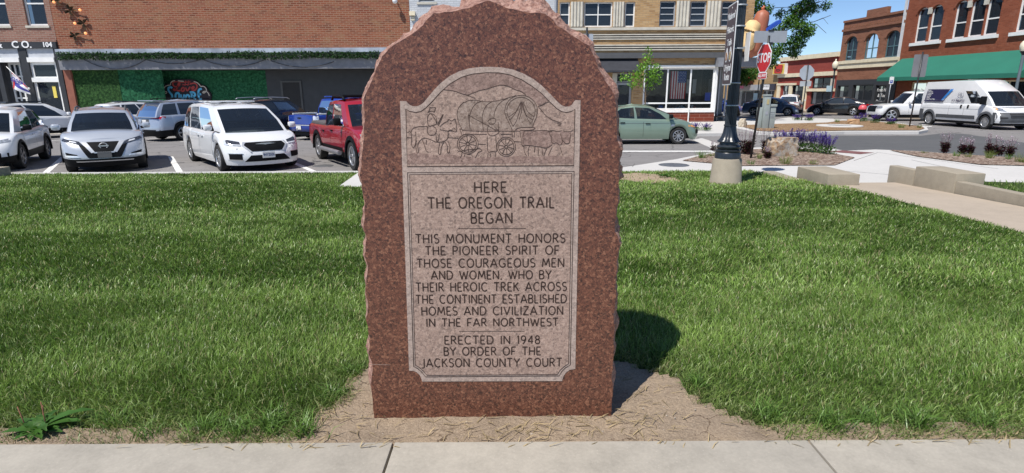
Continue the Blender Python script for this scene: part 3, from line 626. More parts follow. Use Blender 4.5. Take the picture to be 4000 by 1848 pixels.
lines = [
 [(500,300),(560,305),(620,315),(680,340),(750,358),(790,375),(830,392)],[(750,355),(830,325),(880,305),(960,290),(1040,262),(1100,248),(1180,262),(1250,300),(1320,320),(1365,360)],[(1490,475),(1530,465),(1570,440),(1610,425)],[(1490,475),(1530,520),(1570,570),(1620,610),(1680,630),(1740,655)],[(1690,650),(1735,668)],[(1700,672),(1730,680)],
 [(1215,715),(1180,640),(1145,570),(1140,500),(1165,430),(1220,380),(1290,358),(1360,362),(1430,400),(1475,455),(1487,520),(1475,590),(1445,650),(1435,690)],[(1230,690),(1195,620),(1165,560),(1160,500),(1185,440),(1235,400),(1290,378),(1350,380),(1410,415),(1450,465),(1462,520),(1450,590),(1425,645)],
 [(700,440),(760,412),(840,408),(900,425),(1000,428),(1100,408),(1180,385),(1260,360)],[(690,720),(655,650),(635,580),(640,520),(665,470),(710,430)],[(775,720),(765,640),(770,560),(800,490),(840,440),(890,425)],[(905,650),(900,590),(915,520),(950,460),(1000,430)],[(1025,600),(1030,540),(1060,470),(1110,420),(1180,385)],
 [(1305,430),(1280,500),(1240,570),(1190,620)],[(1315,430),(1300,520),(1260,640),(1225,690)],[(1325,430),(1330,500),(1370,580),(1440,620)],[(1330,440),(1350,540),(1390,630),(1420,660)],[(1310,440),(1260,530),(1180,590)],[(1335,430),(1380,530),(1450,590)],[(1318,430),(1315,540),(1290,620)],
 [(665,715),(690,710),(690,735),(1300,735)],[(665,715),(690,780)],[(700,770),(950,770)],[(1215,715),(1220,800)],[(1240,800),(1240,735)],[(1250,725),(1290,695),(1475,695),(1440,725),(1300,730)],[(1300,745),(1320,850),(1320,890),(1345,900)],[(860,875),(940,875)],[(1100,770),(1210,770)],
 [(755,560),(775,720)],[(905,650),(915,730)],[(1070,640),(1075,740)],[(760,565),(830,610),(910,650),(1000,700),(1060,735)],
 [(960,640),(975,615),(1010,600),(1045,605),(1045,630),(1030,660),(990,665),(965,645)],[(970,670),(955,720),(965,770),(1000,790),(1060,770),(1085,740),(1060,720),(1030,690)],[(955,790),(955,880),(960,965),(1010,945),(1060,960),(1050,880),(1045,790)],[(965,965),(960,1010)],[(1040,965),(1045,1010)],[(985,965),(985,1005)],
 [(330,540),(355,500),(345,485),(375,490),(415,485),(405,505),(400,540),(370,520),(330,540)],[(350,550),(325,580),(325,640),(335,690),(400,670),(425,660),(420,600),(400,560),(350,550)],[(360,550),(400,600),(420,650)],[(325,690),(320,740),(340,780),(400,780),(420,740),(415,700),(380,685)],[(440,680),(495,560),(485,560),(430,670)],[(415,780),(420,850),(440,840),(450,760)],
 [(150,750),(165,710),(210,690),(280,685),(325,685)],[(455,690),(490,655),(540,630),(550,605),(570,630),(590,625),(620,600),(625,640),(632,690),(635,740),(610,745),(570,720),(540,735),(545,790),(530,830),(480,850),(420,855),(370,830),(290,800),(230,850),(220,900),(235,970),(210,965),(200,880),(210,830)],[(150,750),(160,800),(155,870),(170,920),(190,900),(205,840),(200,740)],[(270,830),(300,900),(310,945),(335,960)],[(315,830),(310,880)],[(455,860),(440,930),(440,980),(465,985),(470,900),(500,850)],[(510,850),(540,900),(530,960),(555,970),(565,900),(540,840)],[(455,720),(540,735),(605,735)],[(560,660),(580,650)],[(600,700),(620,715)],
 [(640,935),(650,950),(690,945),(760,930),(850,930),(860,910),(900,935),(895,950),(860,955),(840,1000),(825,1020)],[(690,950),(685,990),(670,1020)],[(720,980),(710,1010)],[(740,980),(790,985),(800,1010)],
 [(1345,735),(1440,735),(1560,725),(1600,735),(1640,740)],[(1600,740),(1640,725),(1700,745),(1740,730)],[(1760,740),(1800,745),(1850,735),(1855,720)],[(1610,750),(1620,790),(1640,800),(1625,840),(1650,870),(1690,855),(1720,890),(1750,860),(1740,810),(1730,760)],[(1750,830),(1780,870),(1820,870),(1830,820),(1835,770)],[(1320,890),(1400,885),(1500,900),(1580,920),(1640,880)],[(1340,900),(1345,950),(1370,1000)],[(1400,890),(1385,950),(1390,1000)],[(1460,900),(1450,960)],[(1490,905),(1500,1000)],[(1530,905),(1540,990)],[(1580,920),(1550,1000)],[(1720,895),(1740,960),(1755,1000)],[(1640,900),(1600,990)],[(1345,735),(1330,800),(1335,870)],
 [(105,805),(155,805)],[(545,805),(650,810)],[(1240,845),(1310,850)],[(110,750),(140,740),(155,760)]]
mb = MB()
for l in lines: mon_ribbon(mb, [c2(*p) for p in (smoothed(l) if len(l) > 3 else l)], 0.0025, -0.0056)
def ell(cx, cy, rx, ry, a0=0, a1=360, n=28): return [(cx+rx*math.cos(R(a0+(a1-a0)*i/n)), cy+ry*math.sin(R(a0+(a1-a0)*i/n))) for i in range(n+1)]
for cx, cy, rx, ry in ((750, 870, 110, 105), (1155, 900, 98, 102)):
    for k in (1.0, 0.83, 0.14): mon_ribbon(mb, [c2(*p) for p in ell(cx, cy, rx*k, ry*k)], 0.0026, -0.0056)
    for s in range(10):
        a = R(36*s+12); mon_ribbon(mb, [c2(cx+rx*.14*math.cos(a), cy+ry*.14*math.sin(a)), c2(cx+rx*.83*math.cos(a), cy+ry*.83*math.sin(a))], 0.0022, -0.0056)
mb.build('relief_outline', M['groove_paint_soft'], carved)
mb = MB(); mon_ribbon(mb, [fuv(1443, 1423), fuv(1522, 1425)], 0.0025, -0.0012); mb.build('scratch', M['granite_frost'], mono)
# the inscription: narrow capitals in flat strokes, the cuts' shade and stain in their colour
def arc(cx, cy, rx, ry, a0, a1, n=10): return [(cx+rx*math.cos(R(a0+(a1-a0)*i/n)), cy+ry*math.sin(R(a0+(a1-a0)*i/n))) for i in range(n+1)]
O_ = arc(.42, .5, .40, .5, 0, 360, 20)
FONT = {
 'A': (.80, [[(0, 0), (.40, 1), (.80, 0)], [(.14, .32), (.66, .32)]]),
 'B': (.60, [[(.04, 0), (.04, 1)], [(.04, 1)]+arc(.30, .77, .24, .23, 90, -90)+[(.04, .54)], [(.04, .54)]+arc(.33, .27, .26, .27, 90, -90)+[(.04, 0)]]),
 'C': (.76, [arc(.43, .5, .40, .5, 48, 312, 16)]),
 'D': (.76, [[(.04, 0), (.04, 1)], [(.04, 1)]+arc(.30, .5, .42, .5, 90, -90, 14)+[(.04, 0)]]),
 'E': (.54, [[(.52, 1), (.04, 1), (.04, 0), (.54, 0)], [(.04, .48), (.44, .48)]]),
 'F': (.54, [[(.54, 1), (.04, 1), (.04, 0)], [(.04, .48), (.44, .48)]]),
 'G': (.82, [arc(.43, .5, .40, .5, 48, 300, 16)+[(.74, .10), (.74, .42), (.50, .42)]]),
 'H': (.70, [[(.04, 0), (.04, 1)], [(.66, 0), (.66, 1)], [(.04, .50), (.66, .50)]]),
 'I': (.14, [[(.07, 0), (.07, 1)]]),
 'J': (.40, [[(.34, 1), (.34, .12)]+arc(.14, .04, .20, .16, 20, -90, 6)+[(.0, -.10)]]),
 'K': (.66, [[(.04, 0), (.04, 1)], [(.60, 1), (.06, .46)], [(.22, .60), (.64, 0)]]),
 'L': (.50, [[(.04, 1), (.04, 0), (.50, 0)]]),
 'M': (.92, [[(.02, 0), (.14, 1), (.46, .22), (.78, 1), (.90, 0)]]),
 'N': (.74, [[(.04, 0), (.04, 1), (.70, 0), (.70, 1)]]),
 'O': (.84, [O_]),
 'P': (.56, [[(.04, 0), (.04, 1)]+arc(.28, .73, .26, .27, 90, -90)+[(.04, .46)]]),
 'R': (.64, [[(.04, 0), (.04, 1)]+arc(.28, .75, .26, .25, 90, -90)+[(.04, .50)], [(.26, .50), (.62, 0)]]),
 'S': (.56, [arc(.28, .755, .24, .245, 40, 270, 10)+arc(.28, .255, .26, .255, 90, -140, 10)]),
 'T': (.66, [[(0, 1), (.66, 1)], [(.33, 1), (.33, 0)]]),
 'U': (.70, [[(.04, 1), (.04, .32)]+arc(.35, .32, .31, .32, 180, 360, 10)+[(.66, 1)]]),
 'V': (.76, [[(0, 1), (.38, 0), (.76, 1)]]),
 'W': (1.06, [[(0, 1), (.29, 0), (.54, .86), (.78, 0), (1.06, 1)]]),
 'X': (.7, [[(0, 0), (.7, 1)], [(0, 1), (.7, 0)]]),
 'Y': (.70, [[(0, 1), (.35, .48), (.70, 1)], [(.35, .48), (.35, 0)]]),
 'Z': (.66, [[(.03, 1), (.64, 1), (.0, 0), (.66, 0)]]),
 '1': (.22, [[(.02, .82), (.15, 1), (.15, 0)]]),
 '9': (.60, [arc(.29, .70, .25, .29, 0, 360, 16), [(.54, .70), (.50, .40), (.36, .12), (.20, 0)]]),
 '4': (.62, [[(.46, 0), (.46, 1), (.02, .28), (.62, .28)]]),
 '8': (.58, [arc(.28, .76, .21, .235, 0, 360, 14), arc(.28, .26, .26, .265, 0, 360, 14)]),
 ',': (.16, [[(.10, .08), (.08, -.02), (.04, -.10)]]), ' ': (.42, []),
}
def carve(mb, s, x0, x1, yt, yb, w):
    a0, _ = fuv(x0, (yt+yb)/2); a1, _ = fuv(x1, (yt+yb)/2); _, bt = fuv((x0+x1)/2, yt); _, bb = fuv((x0+x1)/2, yb)
    h = bt-bb; gap = .22; tot = sum(FONT[c][0] for c in s)+gap*(len(s)-1); k = (a1-a0)/tot; cx = a0
    for ch in s:
        wd, strokes = FONT[ch]
        for st in strokes:
            q = [Vector((cx+px*k, bb+py*h)) for px, py in st]; run = [q[0], q[1]]
            for p in q[2:]:
                a, b_ = run[-1]-run[-2], p-run[-1]
                if a.length > 1e-9 and b_.length > 1e-9 and a.angle(b_) > 0.7:
                    mon_ribbon(mb, run, w, -0.0052); run = [run[-1], p]
                else: run.append(p)
            mon_ribbon(mb, run, w, -0.0052)
        cx += (wd+gap)*k
INS = [('HERE',1853,1979,711,751),('THE OREGON TRAIL',1673,2165,771,812),('BEGAN',1840,2001,831,871),('THIS MONUMENT HONORS',1624,2207,914,948),('THE PIONEER SPIRIT OF',1662,2184,961,994),('THOSE COURAGEOUS MEN',1629,2203,1010,1043),('AND WOMEN, WHO BY',1685,2153,1057,1089),('THEIR HEROIC TREK ACROSS',1625,2213,1103,1136),('THE CONTINENT ESTABLISHED',1625,2213,1151,1183),('HOMES AND CIVILIZATION',1647,2199,1197,1229),('IN THE FAR NORTHWEST',1666,2180,1243,1273),('ERECTED IN 1948',1737,2109,1311,1342),('BY ORDER OF THE',1734,2112,1355,1386),('JACKSON COUNTY COURT',1647,2194,1399,1431)]
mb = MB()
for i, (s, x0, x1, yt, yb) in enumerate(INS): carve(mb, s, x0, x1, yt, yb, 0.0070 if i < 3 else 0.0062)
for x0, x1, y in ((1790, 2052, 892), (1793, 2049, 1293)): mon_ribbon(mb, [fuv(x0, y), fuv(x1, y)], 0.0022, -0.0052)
mb.build('inscription', M['groove_paint'], infield)
# ------------------------------------------------------------------ vehicles
M['tyre'] = plain('tyre_rubber', (0.022, 0.022, 0.022), 0.85, var=0.3, scale=12)
M['alloy'] = plain('alloy_rim', (0.55, 0.56, 0.58), 0.3, 0.75, var=0.1)
M['alloy_dark'] = plain('dark_alloy_rim', (0.22, 0.22, 0.23), 0.35, 0.6, var=0.2)
M['plastic'] = plain('black_plastic', (0.008, 0.0085, 0.0095), 0.5, spec=0.12, var=0.25, scale=5)
M['plastic_grey'] = plain('grey_plastic', (0.075, 0.08, 0.088), 0.6, var=0.2, scale=4)
M['chrome'] = plain('chrome_trim', (0.66, 0.67, 0.68), 0.35, 0.55, var=0.03)
M['lamp'] = plain('headlamp_lens', (0.30, 0.32, 0.35), 0.08, 0.2, 0.8, 1.0, var=0.5, scale=16)
M['lamp_dark'] = plain('smoked_lamp', (0.05, 0.052, 0.06), 0.08, 0.1, 0.8, 1.0, var=0.5, scale=16)
M['lamp_white'] = plain('bright_lamp_strip', (0.85, 0.86, 0.88), 0.2, 0.3, 0.8, 1.0, var=0.05)
M['tail'] = plain('tail_lamp', (0.38, 0.012, 0.015), 0.12, 0, 0.7, 1.0, var=0.4, scale=14)
M['amber'] = plain('amber_lamp', (0.75, 0.32, 0.08), 0.15, 0, 0.7, 1.0, var=0.2, scale=14)
M['seat'] = plain('seat_cloth', (0.045, 0.045, 0.05), 0.9, var=0.2)
M['cabin'] = plain('cabin_dark', (0.03, 0.03, 0.033), 0.8, var=0.2)
M['autoglass'] = glass('auto_glass', (0.42, 0.47, 0.48), 0.28)
M['autoglass_tint'] = glass('privacy_glass', (0.06, 0.065, 0.07), 0.85)
M['plate'] = plain('licence_plate', (0.72, 0.72, 0.70), 0.5, var=0.06, scale=20)
M['plate_ink'] = plain('plate_ink', (0.03, 0.05, 0.16), 0.6)
GT = [(0, .95), (.1, .975), (.28, 1.0), (.5, 1.0), (.66, .99), (.84, .985), (.94, .965), (1, .92)]
class Car:
    def __init__(s, P):
        s.P = P; s.L, s.W, s.H = P['L'], P['W'], P['H']; s.hw = s.W/2; s.r = P.get('r', .34)
        s.xfa = s.L/2-P['fo']; s.xra = s.xfa-P['wb']; s.n = P.get('n', 2.7)
        s.rcF, s.rcR = P.get('rcF', .55), P.get('rcR', .45); s.zrock = P.get('zrock', .24)
        s.tx = [p[0] for p in P['top']]; s.tz = [p[1] for p in P['top']]
        s.nose_dx = P.get('nose_dx', [(0, -.06), (.25, 0), (.55, -.03), (.8, -.12), (1, -.28)])
        s.tail_dx = P.get('tail_dx', [(0, .08), (.25, 0), (.6, .03), (1, .10)])
    def g(s, t): return np.interp(t, [a for a, _ in GT], [b for _, b in GT])
    def zt(s, x):
        o = 0
        for d in (-.12, -.06, 0, .06, .12): o = o+np.interp(np.asarray(x)+d, s.tx, s.tz)
        return o/5
    def zb(s, x):
        x = np.asarray(x, dtype=float); e = np.clip((np.abs(x)-(s.L/2-.7))/.7, 0, 1); z = s.zrock+s.P.get('rise', -.03)*e+0*x; Ra = s.r*s.P.get('arch', 1.16)
        for xa in (s.xfa, s.xra):
            d = Ra**2-(x-xa)**2; z = np.maximum(z, np.where(d > 0, s.r*.98+np.sqrt(np.maximum(d, 0)), 0))
        return z
    def stations(s):
        ph = np.linspace(0, math.pi/2, 12); c = np.cos(ph)**(2/s.n); sn = np.sin(ph)**(2/s.n); c[-1] = 0
        x0F, x0R = s.L/2-s.rcF, -s.L/2+s.rcR
        mid = np.linspace(x0R, x0F, 74)[1:-1]
        Ra = s.r*s.P.get('arch', 1.16)
        ex = [xa+k*Ra*0.9995 for xa in (s.xfa, s.xra) for k in (-1, 1)]+[xa+k*Ra*1.003 for xa in (s.xfa, s.xra) for k in (-1, 1)]
        mid = np.unique(np.concatenate([mid, [e for e in ex if x0R < e < x0F]]))
        xs = np.concatenate([(x0R-s.rcR*sn)[::-1], mid, x0F+s.rcF*sn])
        ws = np.concatenate([(s.hw*c)[::-1], np.full(len(mid), s.hw), s.hw*c])
        ws = ws*(1-.02*(np.abs(xs)/(s.L/2))**2)
        return xs, ws
    def dx(s, x, t):
        bF = np.clip((x-(s.L/2-s.rcF-.35))/(s.rcF+.35), 0, 1)**1.4; bR = np.clip((-x-(s.L/2-s.rcR-.3))/(s.rcR+.3), 0, 1)**1.4
        return np.interp(t, [a for a, _ in s.nose_dx], [b for _, b in s.nose_dx])*bF+np.interp(t, [a for a, _ in s.tail_dx], [b for _, b in s.tail_dx])*bR
    def end_x(s, y, z, end):
        rc = s.rcF if end > 0 else s.rcR; x0 = s.L/2-rc; x = end*(s.L/2-.03)
        for _ in range(3):
            zb, zt = float(s.zb(x)), float(s.zt(x)); t = min(1, max(0, (z-zb)/(zt-zb))); v = min(.999, abs(y)/(s.hw*float(s.g(t))*.98))
            xr_ = end*(x0+rc*(1-v**s.n)**(1/s.n)); x = xr_
        return xr_+float(s.dx(xr_, t))
    def side_y(s, x, z):
        zb, zt = float(s.zb(x)), float(s.zt(x)); t = min(1, max(0, (z-zb)/(zt-zb)))
        xs, ws = s.stations(); return float(np.interp(x, xs, ws))*float(s.g(t))
    def patch(s, name, mat, q, end, root, off=.010, nu=8, nv=4, both=False):
        res = []
        for sg in ((1, -1) if both else (1,)):
            mb = MB(); vs = []
            for j in range(nv+1):
                for i in range(nu+1):
                    u, v = i/nu, j/nv; y = (q[0][0]*(1-u)+q[1][0]*u)*(1-v)+(q[3][0]*(1-u)+q[2][0]*u)*v; z = (q[0][1]*(1-u)+q[1][1]*u)*(1-v)+(q[3][1]*(1-u)+q[2][1]*u)*v
                    vs.append((s.end_x(y, z, end)+end*off, sg*y, z))
            k = (nu+1)*(nv+1); fs = grid_faces(nv+1, nu+1)
            rim = [i for i in range(nu+1)]+[(j+1)*(nu+1)-1 for j in range(1, nv+1)]+[nv*(nu+1)+i for i in range(nu-1, -1, -1)]+[j*(nu+1) for j in range(nv-1, 0, -1)]
            vs2 = [(vs[i][0]-end*(off+.02), vs[i][1], vs[i][2]) for i in rim]; m_ = len(rim)
            fs += [(rim[i], rim[(i+1) % m_], k+(i+1) % m_, k+i) for i in range(m_)]
            mb.add(vs+vs2, fs); res.append(mb.build(name, mat, root, smooth=True, ang=35))
        return res
    def side_strip(s, mb, pts, w, off=.004, sg=1):
        P3 = [Vector((x, sg*(s.side_y(x, z)+off), z)) for x, z in pts]
        for a, c in zip(P3[:-1], P3[1:]):
            t = (c-a).normalized(); n_ = t.cross(Vector((0, sg, 0))).normalized()*(w/2); mb.add([a+n_, c+n_, c-n_, a-n_], [(0, 1, 2, 3)])
    def side_quad(s, name, mat, x0, x1, z0, z1, root, sg=1, off=.006, nx=6, nz=3, slant=0):
        vs = [(x0+(x1-x0)*i/nx+slant*j/nz, sg*(s.side_y(x0+(x1-x0)*i/nx, z0+(z1-z0)*j/nz)+off), z0+(z1-z0)*j/nz) for j in range(nz+1) for i in range(nx+1)]
        mb = MB(); mb.add(vs, grid_faces(nz+1, nx+1)); return mb.build(name, mat, root, smooth=True)
def wheel_set(c, root, rim_mat, spokes, steer=0):
    r, tw = c.r, c.P.get('tw', .23); rr = r*c.P.get('rim', .68)
    def wheel(x, sg, st):
        mb = MB(); mb.lathe([(rr*.97, -tw/2+.02), (r*.93, -tw/2), (r*.99, -tw/2+.03), (r, 0), (r*.99, tw/2-.03), (r*.93, tw/2), (rr*1.02, tw/2-.004), (rr*.97, tw/2-.03), (rr*.5, 0), (.001, 0)], 30, Matrix.Rotation(R(-90), 4, 'X'), cap=False)
        w = mb.build('wheel', M['tyre'], root, smooth=True, ang=50, loc=(x, sg*(c.hw-tw/2-.015), r)); w.rotation_euler = (0, 0, (0 if sg > 0 else math.pi)+st)
        mb = MB(); RX = Matrix.Rotation(R(-90), 4, 'X')
        mb.lathe([(rr*1.0, tw/2-.012), (rr*.93, tw/2-.004), (rr*.88, tw/2-.02), (rr*.88, tw/2-.05)], 30, RX, cap=False)
        mb.lathe([(.001, tw/2-.012), (rr*.2, tw/2-.016), (rr*.24, tw/2-.04)], 14, RX, cap=False)
        for k in range(spokes):
            a = 2*math.pi*k/spokes; hwid = rr*(.30 if spokes <= 6 else .16)
            Mx = RX @ Matrix.Rotation(a, 4, 'Z')
            mb.add([Mx @ Vector(p) for p in ((rr*.15, -hwid*.42, tw/2-.022), (rr*.92, -hwid*.5, tw/2-.014), (rr*.92, hwid*.5, tw/2-.014), (rr*.15, hwid*.42, tw/2-.022), (rr*.15, -hwid*.42, tw/2-.055), (rr*.92, -hwid*.5, tw/2-.055), (rr*.92, hwid*.5, tw/2-.055), (rr*.15, hwid*.42, tw/2-.055))], [(0, 1, 2, 3), (0, 4, 5, 1), (2, 6, 7, 3), (1, 5, 6, 2), (0, 3, 7, 4)])
        mb.build('rim', rim_mat, w, smooth=True, ang=30)
    for x, st in ((c.xfa, steer), (c.xra, 0)):
        for sg in (1, -1): wheel(x, sg, st)
def make_car(name, label, cat, P, body_mat, loc, rz, clad=None, rim=None, spokes=5, group=None, steer=0):
    c = Car(P); root = thing(name, label, cat, loc, rz, group); c.root = root
    xs, ws = c.stations(); zt, zb = c.zt(xs), c.zb(xs); zb = np.minimum(zb, zt-.08)
    T = np.array([0, .12, .28, .45, .6, .74, .86, .95, 1.0]); crown = P.get('crown', .05)
    cb = P['cab']; x_in0, x_in1 = cb['xb0']+.05, cb['xb1']-.05
    mb = MB(); clad_t = P.get('clad_t', 0)
    for sg in (1, -1):
        vs = []
        for t in T:
            x = xs+c.dx(xs, t); y = sg*ws*c.g(t); z = zb+t*(zt-zb); vs += list(zip(x, y, z))
        n = len(xs); o = len(mb.v); mb.v += vs
        for i in range(len(T)-1):
            for j in range(n-1):
                mb.f.append((o+i*n+j, o+i*n+j+1, o+(i+1)*n+j+1, o+(i+1)*n+j)); mb.m.append(1 if T[i] < clad_t else 0)
    vv = np.linspace(-1, 1, 11); o = len(mb.v); n = len(xs); xt = xs+c.dx(xs, 1.0)
    for v in vv: mb.v += list(zip(xt, v*ws*c.g(1.0), zt+crown*(1-v*v)*np.minimum(1, ws/c.hw)-(np.where((xs > P['bed'][0]) & (xs < P['bed'][1]) & (abs(v) < .95), .12, 0) if 'bed' in P else 0)))
    for i in range(len(vv)-1):
        for j in range(n-1):
            xm = (xs[j]+xs[j+1])/2; dk = x_in0 < xm < x_in1 or ('bed' in P and P['bed'][0] < xm < P['bed'][1])
            mb.f.append((o+i*n+j, o+i*n+j+1, o+(i+1)*n+j+1, o+(i+1)*n+j)); mb.m.append(2 if dk else 0)
    # cabin: pillars and roof belong to the body, every window is a part of its own
    def ring(t):
        pts = []; us = sorted(set([0, 1]+[u for w in cb['win'] for u in w])); yb = c.hw*.915*cb.get('wb', .985); yr = c.hw*cb.get('wr', .74)
        def side(u, sg):
            xb = cb['xb0']+(cb['xb1']-cb['xb0'])*u; xr_ = cb['xr0']+(cb['xr1']-cb['xr0'])*u; bow = cb.get('bow', .10)*(u**3)-cb.get('bowr', .05)*((1-u)**3)
            x = xb+(xr_-xb)*t+bow*4*t*(1-t); y = yb+(yr-yb)*t+.05*4*t*(1-t)*.6; y *= 1-cb.get('pl', .07)*abs(2*u-1)**4
            zr_ = cb['zr']-cb.get('arc', .05)*(2*u-1)**2-.03*max(0, 1-2*u); zz = float(c.zt(xb))-.03
            return Vector((x, sg*y, zz+(zr_-zz)*t))
        L_ = [side(u, 1) for u in us]; Rr_ = [side(u, -1) for u in us]
        fr = []; a, d = L_[-1], Rr_[-1]
        for k in range(1, 10):
            v = 1-2*k/10*1.0; v = .9*(1-2*(k-1)/8); q = a.lerp(d, (1-v)/2); q.x += cb.get('bf', .16)*(1-v*v); q.z += .03*(1-v*v)*t; fr.append(q)
        re = []; a, d = Rr_[0], L_[0]
        for k in range(1, 10):
            v = .9*(1-2*(k-1)/8); q = a.lerp(d, (1-v)/2); q.x -= cb.get('br', .10)*(1-v*v); q.z += .02*(1-v*v)*t; re.append(q)
        return us, L_+fr+Rr_[::-1]+re, len(us)
    wt0, wt1 = cb.get('wt', (.05, .88)); swt = cb.get('swt', (.05, .88)); TT = sorted(set([0, wt0, wt1, swt[0], swt[1], (wt0+wt1)/2, 1.0]))
    rows = []; 
    for t in TT: us, r_, nu = ring(t); rows.append(r_)
    nr = len(rows[0]); glassq = {}
    o = len(mb.v)
    for r_ in rows: mb.v += [tuple(p) for p in r_]
    def seg(j):
        if j < nu-1:
            u = (us[j]+us[j+1])/2
            for k, w in enumerate(cb['win']):
                if w[0] <= u <= w[1]: return ('side_window', k, 1)
        elif nu <= j < nu+8: return ('windshield', 0, 0)
        elif nu+9 <= j < nu+9+nu-1:
            u = (us[nu-1-(j-nu-9)]+us[nu-2-(j-nu-9)])/2
            for k, w in enumerate(cb['win']):
                if w[0] <= u <= w[1]: return ('side_window', k, -1)
        elif j >= nu*2+9 and j < nr-1 and cb.get('rear', True): return ('rear_window', 0, 0)
        return None
    for i in range(len(TT)-1):
        tm = (TT[i]+TT[i+1])/2
        for j in range(nr):
            k = (j+1) % nr; f = (o+i*nr+j, o+i*nr+k, o+(i+1)*nr+k, o+(i+1)*nr+j); sgm = seg(j)
            lo, hi = (swt if sgm and sgm[0] != 'windshield' else (wt0, wt1))
            if sgm and lo < tm < hi: glassq.setdefault(sgm, []).append([Vector(mb.v[q]) for q in f])
            else: mb.f.append(f); mb.m.append(0)
    topr = rows[-1]; cx = sum(p.x for p in topr)/nr; prev = o+(len(TT)-1)*nr
    for s_ in (.94, .78, .55, .28, .04):
        o2 = len(mb.v); mb.v += [(cx+(p.x-cx)*s_, p.y*s_, p.z+cb.get('rcrown', .07)*(1-s_*s_)) for p in topr]
        for j in range(nr): mb.f.append((prev+j, prev+(j+1) % nr, o2+(j+1) % nr, o2+j)); mb.m.append(0)
        prev = o2
    mb.f.append(tuple(range(prev, prev+nr))); mb.m.append(0)
    me = bpy.data.meshes.new('body'); me.from_pydata([tuple(map(float, p)) for p in mb.v], [], mb.f); me.polygons.foreach_set('material_index', mb.m)
    bm = bmesh.new(); bm.from_mesh(me); bmesh.ops.remove_doubles(bm, verts=bm.verts[:], dist=.002); bmesh.ops.dissolve_degenerate(bm, dist=.0005, edges=bm.edges[:]); bmesh.ops.recalc_face_normals(bm, faces=bm.faces[:]); bm.to_mesh(me); bm.free()
    link_mesh('body', me, [body_mat, clad or M['plastic'], M['cabin']], root); smooth_by_angle(me, 38)
    tint_from = cb.get('tint', -1)
    for (nm, k, sg), qs in glassq.items():
        g_ = MB()
        for q in qs: g_.add(q, [(0, 1, 2, 3)])
        dark = (nm == 'side_window' and k <= tint_from) or (nm == 'rear_window' and tint_from >= 0)
        g_.build(nm, M['autoglass_tint'] if dark else M['autoglass'], root, smooth=True)
    # seats, under-body, arches, mirrors
    zb_ = float(c.zt(cb['xb1']-.9))
    for x_ in cb.get('seats', [(cb['xb1']+cb['xr1'])/2-.95, (cb['xb1']+cb['xr1'])/2-1.85]):
        for sy in (.37, -.37):
            st = MB(); st.box(x_-.10, x_+.06, sy-.24, sy+.24, zb_-.2, zb_+.12, bev=.05); st.box(x_-.13, x_-.02, sy-.13, sy+.13, zb_+.10, zb_+.32, bev=.04)
            st.build('seat', M['seat'], root, smooth=True, ang=40)
    bx = cb['xb1']-.55; sw = MB()
    sw.tube([(bx-.12+.06*math.cos(a), .37+.19*math.cos(a+1.57), zb_+.05+.17*math.sin(a+1.57)) for a in np.linspace(0, 6.283, 19)], .014, 6); sw.build('steering_wheel', M['plastic'], root, smooth=True)
    ub = MB(); ub.box(-c.L/2+.22, c.L/2-.22, -c.hw+.30, c.hw-.30, .20, .62)
    for xa in (c.xfa, c.xra): ub.box(xa-.05, xa+.05, -c.hw+.12, c.hw-.12, c.r-.05, c.r+.05)
    ub.build('underbody', M['dark'], root)
    if P.get('lip'):
        for xa in (c.xfa, c.xra):
            for sg in (1, -1):
                lp = MB(); Ra = c.r*P.get('arch', 1.16); pr = P.get('lipw', .07); vs = []
                for k in range(17):
                    a = R(-8+196*k/16)
                    for rr_, dy in ((Ra-.01, -.05), (Ra-.01, .022), (Ra+pr*.6, .022), (Ra+pr, .004)): vs.append((xa+rr_*math.cos(a), sg*(c.hw*.995+dy), max(.16, c.r*.98+rr_*math.sin(a))))
                lp.add(vs, grid_faces(17, 4)); lp.build('wheel_arch', clad or M['plastic'], root, smooth=True, ang=40)
    mr = P.get('mirror', True)
    if mr:
        xm, zm = cb['xb1']+(cb['xr1']-cb['xb1'])*.18-.12, float(c.zt(cb['xb1']-.3))+.06
        for sg in (1, -1):
            mb2 = MB(); yy = c.hw*.95; s_ = P.get('ms', 1.0); hgt = P.get('mh', .16)
            mb2.box(xm-.07*s_, xm+.07*s_, yy+.04, yy+.04+.20*s_, zm-.02, zm-.02+hgt, bev=.05)
            mb2.build('mirror', P.get('mmat') or body_mat, root, smooth=True, ang=60) if sg > 0 else None
            if sg < 0:
                mb2.v = [(x, -y, z) for x, y, z in mb2.v]; mb2.build('mirror', P.get('mmat') or body_mat, root, smooth=True, ang=60)
            ar = MB(); ar.box(xm-.04, xm+.04, min(sg*yy-.0, sg*(yy+.08)), max(sg*yy, sg*(yy+.08)), zm-.03, zm+.03); ar.v = ar.v; ar.build('mirror_arm', M['plastic'], root)
    # door gaps and handles
    for sg in (1, -1):
        for xg in P.get('doors', []):
            dg = MB()
            if abs(xg-c.xra) < c.r*1.16: c.side_strip(dg, [(xg, z) for z in np.linspace(float(c.zb(xg))+.03, float(c.zt(xg))-.02, 5)], .010, sg=sg)
            else: c.side_strip(dg, [(xg, z) for z in np.linspace(c.zrock+.10, float(c.zt(xg))-.02, 7)], .010, sg=sg)
            dg.build('door_gap', M['dark'], root)
        for xh in P.get('handles', []):
            hb = MB(); zh = float(c.zt(xh))-P.get('hz', .14); yh = c.side_y(xh, zh)
            hb.box(xh-.09, xh+.09, min(sg*(yh-.01), sg*(yh+.035)), max(sg*(yh-.01), sg*(yh+.035)), zh-.018, zh+.018, bev=.012); hb.build('door_handle', P.get('hmat') or body_mat, root, smooth=True, ang=40)
    wheel_set(c, root, rim or M['alloy'], spokes, steer)
    return c
